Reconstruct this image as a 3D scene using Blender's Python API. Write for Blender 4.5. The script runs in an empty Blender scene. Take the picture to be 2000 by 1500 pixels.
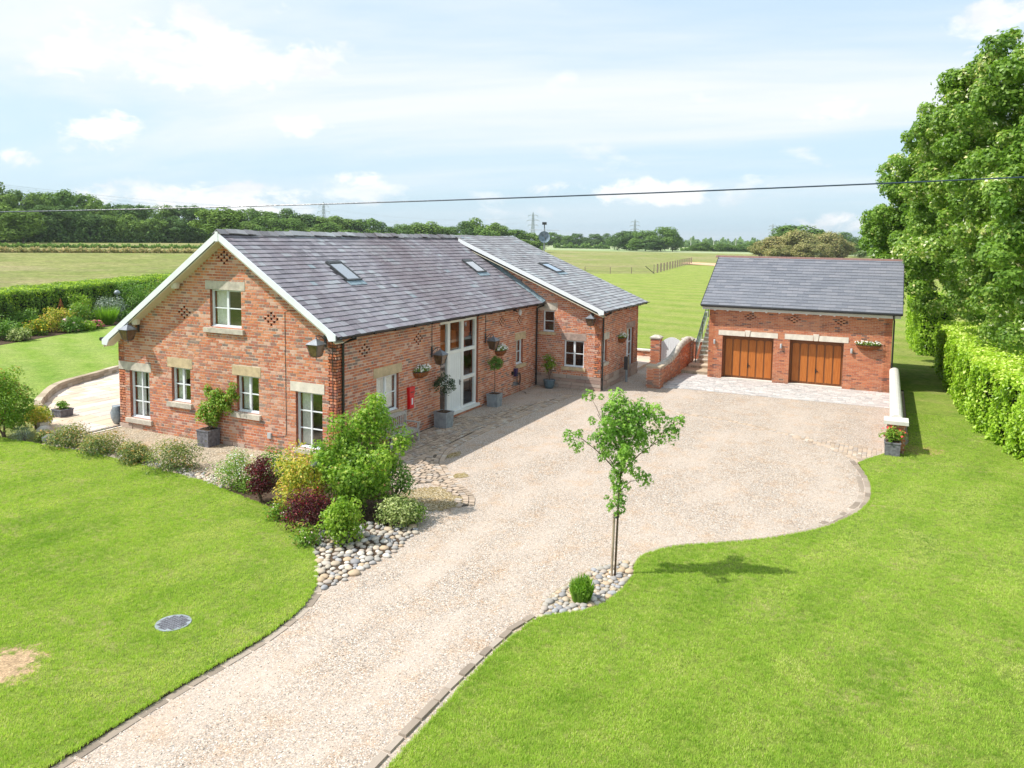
import bpy, math, random
import numpy as np
from mathutils import Vector, Matrix

random.seed(7)
rng = np.random.default_rng(11)
scn = bpy.context.scene
col = scn.collection

# ------------------------------------------------------------------ camera
CAM = Vector((-17.892, -14.274, 6.659))
yaw, pitch, roll = 0.44928, 0.08828, 0.01434
fw = Vector((math.cos(yaw)*math.cos(pitch), math.sin(yaw)*math.cos(pitch), -math.sin(pitch)))
rt = Vector((math.sin(yaw), -math.cos(yaw), 0.0))
up = rt.cross(fw)
rt2 = rt*math.cos(roll) + up*math.sin(roll)
up2 = -rt*math.sin(roll) + up*math.cos(roll)
cd = bpy.data.cameras.new('camera')
cd.sensor_width = 36.0
cd.lens = 1513.9/2000*36.0
cd.shift_y = -149.0/2000
cd.clip_start = 0.1
cd.clip_end = 20000
cam = bpy.data.objects.new('camera', cd)
M = Matrix((rt2, up2, -fw)).transposed().to_4x4()
M.translation = CAM
cam.matrix_world = M
col.objects.link(cam)
scn.camera = cam

# ------------------------------------------------------------------ sun, sky
SUN_DIR = Vector((-0.44, 0.635, 1.0)).normalized()      # towards the sun
elev = math.asin(SUN_DIR.z)
sd = bpy.data.lights.new('sun', 'SUN')
sd.energy = 3.9
sd.angle = math.radians(0.55)
sd.color = (1.0, 0.955, 0.88)
sun = bpy.data.objects.new('sun', sd)
sun.rotation_euler = (-SUN_DIR).to_track_quat('-Z', 'Y').to_euler()
sun.location = (-20, 30, 40)
col.objects.link(sun)

world = bpy.data.worlds.new('World')
scn.world = world
world.use_nodes = True
wt = world.node_tree
for n in list(wt.nodes):
    wt.nodes.remove(n)
def wn(t, **k):
    n = wt.nodes.new(t)
    for a, b in k.items():
        setattr(n, a, b)
    return n
wl = wt.links.new
bg = wn('ShaderNodeBackground'); wo = wn('ShaderNodeOutputWorld'); wl(bg.outputs[0], wo.inputs[0])
bg.inputs[1].default_value = 0.125
sky = wn('ShaderNodeTexSky', sky_type='NISHITA', sun_disc=False)
sky.sun_elevation = elev
sky.sun_rotation = math.atan2(SUN_DIR.x, SUN_DIR.y)
sky.altitude = 50; sky.air_density = 1.0; sky.dust_density = 1.6; sky.ozone_density = 1.5
tc = wn('ShaderNodeTexCoord')
sep = wn('ShaderNodeSeparateXYZ'); wl(tc.outputs['Generated'], sep.inputs[0])
def wmath(op, a, b=None, c=None, clamp=False):
    n = wn('ShaderNodeMath', operation=op, use_clamp=clamp)
    for i, v in enumerate((a, b, c)):
        if v is None: continue
        if isinstance(v, (int, float)): n.inputs[i].default_value = v
        else: wl(v, n.inputs[i])
    return n.outputs[0]
zc = wmath('MAXIMUM', sep.outputs[2], 0.0)
zd = wmath('ADD', zc, 0.09)
cx = wmath('DIVIDE', sep.outputs[0], zd); cy = wmath('DIVIDE', sep.outputs[1], zd)
comb = wn('ShaderNodeCombineXYZ'); wl(cx, comb.inputs[0]); wl(cy, comb.inputs[1])
def wnoise(vec, scale, detail=6, rough=0.55, off=(0, 0, 0), sc=(1, 1, 1), rot=(0, 0, 0), dist=0.0):
    m = wn('ShaderNodeMapping'); m.inputs[1].default_value = off; m.inputs[3].default_value = sc; m.inputs[2].default_value = rot
    wl(vec, m.inputs[0])
    n = wn('ShaderNodeTexNoise'); n.inputs['Scale'].default_value = scale; n.inputs['Detail'].default_value = detail
    n.inputs['Roughness'].default_value = rough; n.inputs['Distortion'].default_value = dist
    wl(m.outputs[0], n.inputs['Vector'])
    return n.outputs[0]
def wramp(v, a, b):
    n = wn('ShaderNodeMapRange', clamp=True, interpolation_type='SMOOTHSTEP')
    n.inputs[1].default_value = a; n.inputs[2].default_value = b
    wl(v, n.inputs[0])
    return n.outputs[0]
# high thin veil, stretched streaks
veil = wramp(wnoise(comb.outputs[0], 0.55, 7, 0.6, off=(3.1, 1.7, 0), sc=(1.0, 0.42, 1), rot=(0, 0, 0.6), dist=0.4), 0.36, 0.66)
# puffs of cumulus: noise in direction space squeezed in height
puff_n = wnoise(tc.outputs['Generated'], 7.5, 9, 0.60, off=(0.35, 0.2, 0.63), sc=(1, 1, 2.2), dist=0.2)
lowband = wramp(sep.outputs[2], 0.17, 0.045)
thr = wmath('MULTIPLY_ADD', lowband, -0.08, 0.64)
puff = wmath('MULTIPLY', wmath('SUBTRACT', puff_n, thr), 9.0, clamp=True)
# separate cloud banks, each at its bearing and height in the sky
bear = wmath('ARCTAN2', sep.outputs[1], sep.outputs[0])
field = None
for a0, z0, ra, rz in [(0.85, 0.204, 0.125, 0.040), (0.964, 0.190, 0.045, 0.022), (0.73, 0.208, 0.08, 0.026), (0.932, 0.112, 0.046, 0.024), (0.719, 0.131, 0.038, 0.016), (0.808, 0.045, 0.13, 0.020),
                       (0.264, 0.062, 0.12, 0.018), (0.068, 0.152, 0.040, 0.018), (-0.085, 0.228, 0.055, 0.030), (1.015, 0.078, 0.018, 0.011), (0.651, 0.073, 0.034, 0.012), (0.053, 0.024, 0.05, 0.012),
                       (1.6, 0.12, 0.1, 0.03), (2.3, 0.2, 0.14, 0.04), (-0.6, 0.13, 0.12, 0.035), (-1.5, 0.2, 0.15, 0.04), (-2.4, 0.1, 0.1, 0.03)]:
    da = wmath('DIVIDE', wmath('SUBTRACT', bear, a0), ra); dz = wmath('DIVIDE', wmath('SUBTRACT', sep.outputs[2], z0), rz)
    m = wmath('SUBTRACT', 1.0, wmath('MULTIPLY_ADD', dz, dz, wmath('MULTIPLY', da, da)))
    field = m if field is None else wmath('MAXIMUM', field, m)
field = wmath('MAXIMUM', field, -1.5)
edge_n = wnoise(tc.outputs['Generated'], 16, 8, 0.62, off=(1.3, 0.2, 0.1), sc=(1, 1, 1.7), dist=0.3)
bank = wramp(wmath('MULTIPLY_ADD', wmath('SUBTRACT', edge_n, 0.5), 5.2, wmath('MULTIPLY', field, 0.75)), -0.12, 0.85)
puff = wmath('MAXIMUM', wmath('MULTIPLY', puff, 0.7), bank)
puff = wmath('MULTIPLY', puff, wramp(sep.outputs[2], -0.005, 0.03))
mix0 = wn('ShaderNodeMix', data_type='RGBA'); mix0.inputs[0].default_value = 0.72
wl(sky.outputs[0], mix0.inputs[6]); mix0.inputs[7].default_value = (2.95, 4.25, 5.25, 1)
mix1 = wn('ShaderNodeMix', data_type='RGBA')
vh = wramp(sep.outputs[2], 0.02, 0.16)
wl(wmath('MULTIPLY', wmath('MULTIPLY_ADD', veil, 0.74, 0.24), wmath('MULTIPLY_ADD', vh, 0.72, 0.28)), mix1.inputs[0]); wl(mix0.outputs[2], mix1.inputs[6]); mix1.inputs[7].default_value = (4.95, 5.15, 5.35, 1)
# cloud bases a touch greyer than their tops
tone = wnoise(tc.outputs['Generated'], 11, 6, 0.6, sc=(1, 1, 3))
ccol = wn('ShaderNodeMix', data_type='RGBA'); wl(wramp(tone, 0.35, 0.62), ccol.inputs[0]); ccol.inputs[6].default_value = (4.75, 4.9, 5.1, 1); ccol.inputs[7].default_value = (5.8, 5.8, 5.8, 1)
mix2 = wn('ShaderNodeMix', data_type='RGBA')
wl(wmath('MULTIPLY', puff, 0.95), mix2.inputs[0]); wl(mix1.outputs[2], mix2.inputs[6]); wl(ccol.outputs[2], mix2.inputs[7])
wl(mix2.outputs[2], bg.inputs[0])

scn.view_settings.view_transform = 'Standard'
scn.view_settings.look = 'None'
scn.view_settings.exposure = 0.68
scn.view_settings.gamma = 1.0
scn.view_settings.use_curve_mapping = False
scn.cycles.max_bounces = 8
scn.cycles.transparent_max_bounces = 12
scn.cycles.use_denoising = True
scn.cycles.volume_bounces = 0

# ------------------------------------------------------------------ materials
MATS = {}
class NT:
    def __init__(s, name):
        s.m = bpy.data.materials.new(name); s.m.use_nodes = True
        s.t = s.m.node_tree
        for n in list(s.t.nodes): s.t.nodes.remove(n)
        s.out = s.n('ShaderNodeOutputMaterial')
        MATS[name] = s.m
    def n(s, t, **k):
        n = s.t.nodes.new(t)
        for a, b in k.items(): setattr(n, a, b)
        return n
    def l(s, a, b): s.t.links.new(a, b)
    def pos(s):
        g = s.n('ShaderNodeNewGeometry'); return g.outputs['Position']
    def attr(s, name='rnd'):
        a = s.n('ShaderNodeAttribute', attribute_name=name); return a.outputs['Fac']
    def noise(s, scale, detail=4, rough=0.55, vec=None, sc=None, dist=0.0):
        v = vec or s.pos()
        if sc:
            m = s.n('ShaderNodeMapping'); m.inputs[3].default_value = sc; s.l(v, m.inputs[0]); v = m.outputs[0]
        n = s.n('ShaderNodeTexNoise'); n.inputs['Scale'].default_value = scale; n.inputs['Detail'].default_value = detail
        n.inputs['Roughness'].default_value = rough; n.inputs['Distortion'].default_value = dist
        s.l(v, n.inputs['Vector']); return n.outputs[0]
    def voro(s, scale, feature='F1', vec=None, out='Distance'):
        n = s.n('ShaderNodeTexVoronoi', feature=feature); n.inputs['Scale'].default_value = scale
        s.l(vec or s.pos(), n.inputs['Vector']); return n.outputs[out]
    def ramp(s, fac, stops, mode='LINEAR'):
        r = s.n('ShaderNodeValToRGB'); r.color_ramp.interpolation = mode
        e = r.color_ramp.elements
        while len(e) < len(stops): e.new(0.5)
        for i, (p, c) in enumerate(stops):
            e[i].position = p; e[i].color = (*c, 1) if len(c) == 3 else c
        s.l(fac, r.inputs[0]); return r.outputs[0]
    def rng(s, v, a, b, c=0.0, d=1.0):
        n = s.n('ShaderNodeMapRange'); 
        for i, x in enumerate((a, b, c, d)): n.inputs[i+1].default_value = x
        s.l(v, n.inputs[0]); return n.outputs[0]
    def math(s, op, a, b=None, clamp=False):
        n = s.n('ShaderNodeMath', operation=op, use_clamp=clamp)
        for i, v in enumerate((a, b)):
            if v is None: continue
            if isinstance(v, (int, float)): n.inputs[i].default_value = v
            else: s.l(v, n.inputs[i])
        return n.outputs[0]
    def mix(s, f, a, b, mode='MIX'):
        n = s.n('ShaderNodeMix', data_type='RGBA', blend_type=mode)
        for i, v in ((0, f), (6, a), (7, b)):
            if isinstance(v, (int, float)): n.inputs[i].default_value = v
            elif isinstance(v, tuple): n.inputs[i].default_value = (*v, 1)
            else: s.l(v, n.inputs[i])
        return n.outputs[2]
    def bump(s, h, strength=0.5, dist=0.01):
        b = s.n('ShaderNodeBump'); b.inputs['Strength'].default_value = strength; b.inputs['Distance'].default_value = dist
        s.l(h, b.inputs['Height']); return b.outputs[0]
    def bsdf(s, colr, rough=0.8, bump=None, metal=0.0, spec=0.3):
        p = s.n('ShaderNodeBsdfPrincipled')
        if isinstance(colr, tuple): p.inputs['Base Color'].default_value = (*colr, 1)
        else: s.l(colr, p.inputs['Base Color'])
        if isinstance(rough, (int, float)): p.inputs['Roughness'].default_value = rough
        else: s.l(rough, p.inputs['Roughness'])
        p.inputs['Metallic'].default_value = metal
        p.inputs['Specular IOR Level'].default_value = spec
        if bump is not None: s.l(bump, p.inputs['Normal'])
        return p.outputs[0]
    def end(s, sh):
        s.l(sh, s.out.inputs[0]); return s.m

def plain(name, c, rough=0.6, var=0.12, metal=0.0, spec=0.3, scale=9.0, bump=0.15):
    t = NT(name)
    n = t.noise(scale, 5)
    c2 = tuple(max(0, x*(1-var*1.6)) for x in c); c3 = tuple(min(1, x*(1+var)) for x in c)
    colr = t.ramp(n, [(0.3, c2), (0.7, c3)])
    return t.end(t.bsdf(colr, rough, t.bump(t.noise(scale*8, 3), bump, 0.01), metal, spec))

def brick_mat(name, stops, dirt=(0.18, 0.13, 0.1), dirt_amt=0.35, pale=None):
    t = NT(name)
    c = t.ramp(t.attr(), stops, 'CONSTANT')
    c = t.mix(t.rng(t.noise(30, 4), 0.35, 0.7, 0, 0.45), c, t.mix(0.5, c, (0.5, 0.33, 0.22)))
    c = t.mix(t.math('MULTIPLY', t.rng(t.noise(0.7, 5, 0.6), 0.42, 0.68), dirt_amt), c, dirt)
    sz = t.n('ShaderNodeSeparateXYZ'); t.l(t.pos(), sz.inputs[0])
    foot = t.math('MULTIPLY', t.rng(sz.outputs[2], 0.75, 0.0, 0, 1), t.rng(t.noise(2.2, 5, 0.7), 0.38, 0.6))
    c = t.mix(t.math('MULTIPLY', foot, 0.5), c, (0.19, 0.14, 0.10))
    run = t.rng(t.noise(1.0, 6, 0.7, sc=(2.6, 2.6, 0.35)), 0.56, 0.74)
    c = t.mix(t.math('MULTIPLY', run, 0.38), c, (0.16, 0.10, 0.08))
    bleach = t.rng(t.noise(0.55, 6, 0.7), 0.55, 0.7)
    c = t.mix(t.math('MULTIPLY', bleach, 0.30), c, (0.60, 0.42, 0.31))
    if pale: c = t.mix(t.math('MULTIPLY', t.rng(t.noise(0.9, 5, 0.65, sc=(1, 1.3, 1)), 0.47, 0.72), pale), c, (0.56, 0.42, 0.31))
    return t.end(t.bsdf(c, 0.9, t.bump(t.noise(90, 4), 0.5, 0.006), 0, 0.2))
brick_mat('brick_old', [(0.0, (0.540, 0.164, 0.078)), (0.24, (0.626, 0.226, 0.108)), (0.42, (0.464, 0.130, 0.072)), (0.56, (0.626, 0.266, 0.168)),
                        (0.67, (0.42, 0.155, 0.115)), (0.80, (0.64, 0.38, 0.29)), (0.90, (0.30, 0.15, 0.125)), (0.965, (0.19, 0.14, 0.135))], dirt_amt=0.15, pale=0.16)
brick_mat('brick_new', [(0.0, (0.556, 0.193, 0.094)), (0.3, (0.484, 0.161, 0.083)), (0.55, (0.597, 0.235, 0.121)), (0.75, (0.433, 0.139, 0.077)),
                        (0.90, (0.28, 0.10, 0.07)), (0.965, (0.16, 0.09, 0.08))], dirt_amt=0.12)
def mortar(name, c):
    t = NT(name)
    cc = t.mix(t.rng(t.noise(1.2, 5, 0.65), 0.35, 0.7), c, tuple(x*0.72 for x in c))
    cc = t.mix(t.rng(t.noise(22, 4), 0.5, 0.75, 0, 0.5), cc, (0.4, 0.24, 0.16))
    return t.end(t.bsdf(cc, 0.95, t.bump(t.noise(60, 4), 0.6, 0.01), 0, 0.1))
mortar('mortar_old', (0.72, 0.60, 0.50)); mortar('mortar_new', (0.62, 0.47, 0.37))
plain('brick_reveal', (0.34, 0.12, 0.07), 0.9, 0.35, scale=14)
plain('stone_buff', (0.55, 0.43, 0.27), 0.85, 0.16, scale=5, bump=0.4)
plain('stone_grey', (0.52, 0.47, 0.40), 0.85, 0.16, scale=5, bump=0.4)
plain('stone_pale', (0.70, 0.64, 0.55), 0.85, 0.1, scale=4, bump=0.3)
plain('stone_pink', (0.36, 0.27, 0.23), 0.9, 0.2, scale=6, bump=0.5)
plain('stone_cap', (0.52, 0.485, 0.42), 0.85, 0.16, scale=4, bump=0.4)
plain('stone_white', (0.60, 0.58, 0.53), 0.8, 0.07, scale=2.5, bump=0.15)
plain('white_paint', (0.74, 0.77, 0.80), 0.4, 0.03, scale=2, bump=0.03)
plain('cream_paint', (0.78, 0.79, 0.76), 0.5, 0.05, scale=2, bump=0.05)
plain('soffit_cream', (0.62, 0.58, 0.45), 0.6, 0.06)
plain('door_white', (0.74, 0.78, 0.78), 0.35, 0.03, scale=2, bump=0.03)
plain('black_iron', (0.018, 0.02, 0.022), 0.35, 0.2, spec=0.5)
plain('dark_metal', (0.05, 0.055, 0.06), 0.4, 0.2, spec=0.5)
plain('lamp_metal', (0.20, 0.22, 0.25), 0.38, 0.2, metal=0.3, spec=0.5)
plain('lead', (0.23, 0.31, 0.36), 0.55, 0.25, scale=7)
plain('slate_dark', (0.06, 0.055, 0.065), 0.7, 0.2)
plain('joint_dark', (0.11, 0.09, 0.07), 1.0, 0.3, scale=10, bump=0.5)
plain('soil', (0.085, 0.055, 0.035), 1.0, 0.4, scale=14, bump=1.0)
plain('bark', (0.17, 0.12, 0.085), 0.9, 0.3, scale=20, bump=0.8)
plain('bark_grey', (0.22, 0.19, 0.15), 0.9, 0.3, scale=14, bump=0.8)
plain('stake_wood', (0.36, 0.28, 0.2), 0.8, 0.2)
plain('teak_grey', (0.446, 0.419, 0.392), 0.75, 0.2, scale=20)
plain('red_paint', (0.62, 0.008, 0.012), 0.3, 0.05, spec=0.5)
plain('coir', (0.28, 0.095, 0.03), 0.95, 0.3, scale=30, bump=1)
plain('zinc', (0.30, 0.34, 0.37), 0.45, 0.2, scale=6, metal=0.2)
plain('slate_planter', (0.16, 0.16, 0.18), 0.8, 0.3, scale=10)
plain('terracotta_blue', (0.13, 0.19, 0.23), 0.5, 0.2)
plain('plastic_grey', (0.45, 0.47, 0.48), 0.5, 0.05)
plain('plastic_purple', (0.05, 0.035, 0.12), 0.3, 0.1, spec=0.5)
plain('interior_wood', (0.24, 0.105, 0.04), 0.5, 0.3, scale=5)
plain('interior_wall', (0.26, 0.25, 0.22), 0.9, 0.1)
plain('curtain_fabric', (0.80, 0.81, 0.76), 0.9, 0.1, scale=12, bump=0.3)
plain('cable_blue', (0.03, 0.05, 0.09), 0.3, 0.1, spec=0.6)
plain('steel_far', (0.30, 0.34, 0.36), 0.6, 0.05)
plain('post_wood', (0.25, 0.2, 0.15), 0.9, 0.25)
plain('petal_white', (0.88, 0.88, 0.84), 0.6, 0.05)
plain('petal_red', (0.75, 0.03, 0.06), 0.6, 0.1)
plain('petal_pink', (0.80, 0.08, 0.28), 0.6, 0.15)
plain('petal_blush', (0.85, 0.62, 0.64), 0.6, 0.1)
plain('sandbank', (0.62, 0.40, 0.24), 0.95, 0.15, scale=0.5)
plain('rust_metal', (0.28, 0.09, 0.03), 0.8, 0.2)
plain('render_white', (0.75, 0.74, 0.7), 0.8, 0.05)
plain('tile_red', (0.20, 0.115, 0.10), 0.8, 0.1)
plain('copper_lamp_glass', (0.14, 0.085, 0.05), 0.12, 0.3, spec=0.8)

def door_wood():
    t = NT('door_wood')
    n = t.noise(6, 6, 0.6, sc=(1, 6, 0.35))
    c = t.ramp(n, [(0.3, (0.360, 0.104, 0.020)), (0.55, (0.460, 0.149, 0.029)), (0.75, (0.520, 0.189, 0.045))])
    t.end(t.bsdf(c, 0.42, t.bump(n, 0.15, 0.004), 0, 0.35))
    t = NT('door_wood_dark')
    n = t.noise(6, 6, 0.6, sc=(1, 6, 0.35))
    c = t.ramp(n, [(0.3, (0.19, 0.07, 0.024)), (0.75, (0.28, 0.11, 0.04))])
    t.end(t.bsdf(c, 0.45, t.bump(n, 0.15, 0.004), 0, 0.35))
door_wood()

def slate_mat(name, stops, weather):
    t = NT(name)
    c = t.ramp(t.attr(), stops, 'LINEAR')
    w = t.noise(0.28, 6, 0.62, sc=(1, 0.45, 0.45))
    c = t.mix(t.math('MULTIPLY', t.rng(w, 0.44, 0.68), weather), c, (0.12, 0.075, 0.085))
    l = t.noise(0.55, 6, 0.7)
    c = t.mix(t.math('MULTIPLY', t.rng(l, 0.52, 0.72), weather*0.6), c, (0.34, 0.345, 0.36))
    sk = t.noise(1.0, 6, 0.7, sc=(5.5, 0.55, 0.55))
    c = t.mix(t.math('MULTIPLY', t.rng(sk, 0.54, 0.74), weather*0.7), c, (0.36, 0.36, 0.385))
    c = t.mix(t.math('MULTIPLY', t.rng(sk, 0.48, 0.33), weather*0.7), c, (0.13, 0.10, 0.12))
    f = t.rng(t.noise(26, 5, 0.7), 0.5, 0.78, 0, 0.5)
    c = t.mix(f, c, (0.42, 0.42, 0.42))
    lich = t.math('LESS_THAN', t.voro(5.5), t.rng(t.noise(0.8, 4, 0.6), 0.42, 0.7, 0.0, 0.22 if weather > .2 else 0.06))
    c = t.mix(t.math('MULTIPLY', lich, 0.55), c, (0.46, 0.46, 0.42))
    return t.end(t.bsdf(c, 0.55, t.bump(t.noise(40, 4, sc=(1, 1, 3)), 0.35, 0.005), 0, 0.45))
slate_mat('slate_old', [(0, (0.15, 0.14, 0.165)), (0.25, (0.225, 0.21, 0.245)), (0.5, (0.28, 0.26, 0.29)), (0.7, (0.20, 0.18, 0.215)), (0.88, (0.29, 0.285, 0.32)), (0.97, (0.33, 0.35, 0.38)), (1, (0.24, 0.31, 0.35))], 0.6)
slate_mat('slate_wing', [(0, (0.18, 0.18, 0.195)), (0.3, (0.28, 0.28, 0.30)), (0.6, (0.36, 0.37, 0.385)), (0.8, (0.25, 0.25, 0.275)), (0.93, (0.40, 0.42, 0.44)), (1, (0.30, 0.37, 0.40))], 0.45)
slate_mat('slate_new', [(0, (0.125, 0.135, 0.165)), (0.5, (0.15, 0.16, 0.19)), (1, (0.185, 0.19, 0.22))], 0.06)

def stones_mat(name, stops, rough=0.9, b=0.5, sc=25):
    t = NT(name)
    c = t.ramp(t.attr(), stops, 'LINEAR')
    c = t.mix(t.rng(t.noise(sc, 5, 0.65), 0.45, 0.75, 0, 0.5), c, t.mix(0.5, c, (0.25, 0.2, 0.15)))
    return t.end(t.bsdf(c, rough, t.bump(t.noise(sc*2.5, 4), b, 0.008), 0, 0.2))
stones_mat('sett', [(0, (0.313, 0.248, 0.193)), (0.3, (0.432, 0.340, 0.258)), (0.6, (0.506, 0.396, 0.304)), (0.85, (0.350, 0.304, 0.267)), (1, (0.570, 0.506, 0.423))])
stones_mat('kerbstone', [(0, (0.22, 0.18, 0.145)), (0.5, (0.31, 0.255, 0.205)), (1, (0.40, 0.34, 0.285))])
stones_mat('cobble', [(0, (0.246, 0.246, 0.258)), (0.25, (0.403, 0.370, 0.314)), (0.45, (0.493, 0.358, 0.224)), (0.6, (0.314, 0.325, 0.347)), (0.8, (0.515, 0.426, 0.325)), (1, (0.605, 0.571, 0.515))], 0.7, 0.2, 12)
stones_mat('flag', [(0, (0.50, 0.40, 0.32)), (0.3, (0.60, 0.47, 0.34)), (0.6, (0.53, 0.46, 0.41)), (0.8, (0.62, 0.56, 0.49)), (1, (0.50, 0.44, 0.40))], 0.85, 0.2, 5)
stones_mat('block_paver', [(0, (0.36, 0.345, 0.34)), (0.4, (0.54, 0.52, 0.50)), (0.7, (0.46, 0.41, 0.39)), (1, (0.62, 0.60, 0.58))], 0.9, 0.3, 12)
stones_mat('wall_stone', [(0, (0.32, 0.26, 0.18)), (0.5, (0.43, 0.35, 0.25)), (1, (0.52, 0.45, 0.35))])
stones_mat('plinth_stone', [(0, (0.30, 0.21, 0.18)), (0.4, (0.40, 0.29, 0.24)), (0.75, (0.47, 0.37, 0.31)), (1, (0.34, 0.29, 0.26))], 0.9, 0.8, 9)

def gravel_mat(name, stops, scale, dust, dustc, wear=True):
    t = NT(name)
    p = t.pos()
    rc = t.voro(scale, vec=p, out='Color')
    sepc = t.n('ShaderNodeSeparateColor'); t.l(rc, sepc.inputs[0])
    c = t.ramp(sepc.outputs[0], stops)
    br = t.rng(sepc.outputs[1], 0, 1, 0.72, 1.16)
    mul = t.n('ShaderNodeVectorMath', operation='SCALE'); t.l(c, mul.inputs[0]); t.l(br, mul.inputs['Scale']); c = mul.outputs[0]
    d = t.voro(scale, vec=p)
    gap = t.rng(d, 0.35, 0.8, 1.04, 0.5)
    mul = t.n('ShaderNodeVectorMath', operation='SCALE'); t.l(c, mul.inputs[0]); t.l(gap, mul.inputs['Scale']); c = mul.outputs[0]
    big = t.noise(0.45, 7, 0.66, sc=(0.55, 1.25, 1))
    c = t.mix(t.math('MULTIPLY', t.rng(big, 0.42, 0.64), dust), c, dustc)
    mid = t.noise(1.5, 7, 0.7)
    c = t.mix(t.rng(mid, 0.50, 0.68, 0, 0.55), c, t.mix(1.0, c, (1.0, 0.80, 0.60), 'MULTIPLY'))
    c = t.mix(t.rng(t.noise(2.6, 6, 0.7, sc=(0.6, 1, 1)), 0.54, 0.72, 0, 0.45), c, t.mix(1.0, c, (0.80, 0.76, 0.72), 'MULTIPLY'))
    if name == 'gravel':     # wheel tracks pressed into the straight part of the drive
        sq = t.n('ShaderNodeSeparateXYZ'); t.l(p, sq.inputs[0]); wob = t.math('MULTIPLY', t.math('SUBTRACT', t.noise(0.25, 3), 0.5), 1.5); tr = None
        for yc in (-6.25, -7.85):
            dd = t.math('ABSOLUTE', t.math('SUBTRACT', t.math('ADD', sq.outputs[1], wob), yc)); b_ = t.rng(dd, 0.42, 0.12); tr = b_ if tr is None else t.math('MAXIMUM', tr, b_)
        tr = t.math('MULTIPLY', t.math('MULTIPLY', tr, t.rng(sq.outputs[0], 2.0, -3.0)), t.rng(t.noise(1.3, 5, 0.7), 0.36, 0.6))
        c = t.mix(t.math('MULTIPLY', tr, 0.6), c, (0.50, 0.425, 0.36))
    spk = t.rng(t.noise(17, 5, 0.75), 0.36, 0.64, 0.86, 1.10)
    mul = t.n('ShaderNodeVectorMath', operation='SCALE'); t.l(c, mul.inputs[0]); t.l(spk, mul.inputs['Scale']); c = mul.outputs[0]
    inv = t.math('SUBTRACT', 1.0, d)
    return t.end(t.bsdf(c, 0.93, t.bump(inv, 0.35, 0.008), 0, 0.15))
gravel_mat('gravel', [(0, (0.215, 0.190, 0.173)), (0.12, (0.398, 0.341, 0.290)), (0.35, (0.538, 0.453, 0.374)), (0.55, (0.506, 0.357, 0.241)), (0.68, (0.603, 0.531, 0.458)), (0.85, (0.495, 0.425, 0.374)), (1, (0.732, 0.704, 0.648))], 50, 0.62, (0.495, 0.414, 0.347))
gravel_mat('gravel_fine', [(0, (0.25, 0.21, 0.16)), (0.3, (0.42, 0.345, 0.25)), (0.6, (0.50, 0.42, 0.31)), (1, (0.60, 0.53, 0.43))], 32, 0.35, (0.50, 0.41, 0.30))
gravel_mat('gravel_mossy', [(0, (0.14, 0.11, 0.05)), (0.3, (0.34, 0.25, 0.11)), (0.6, (0.46, 0.37, 0.23)), (1, (0.56, 0.49, 0.38))], 32, 0.75, (0.23, 0.18, 0.06))

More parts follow.
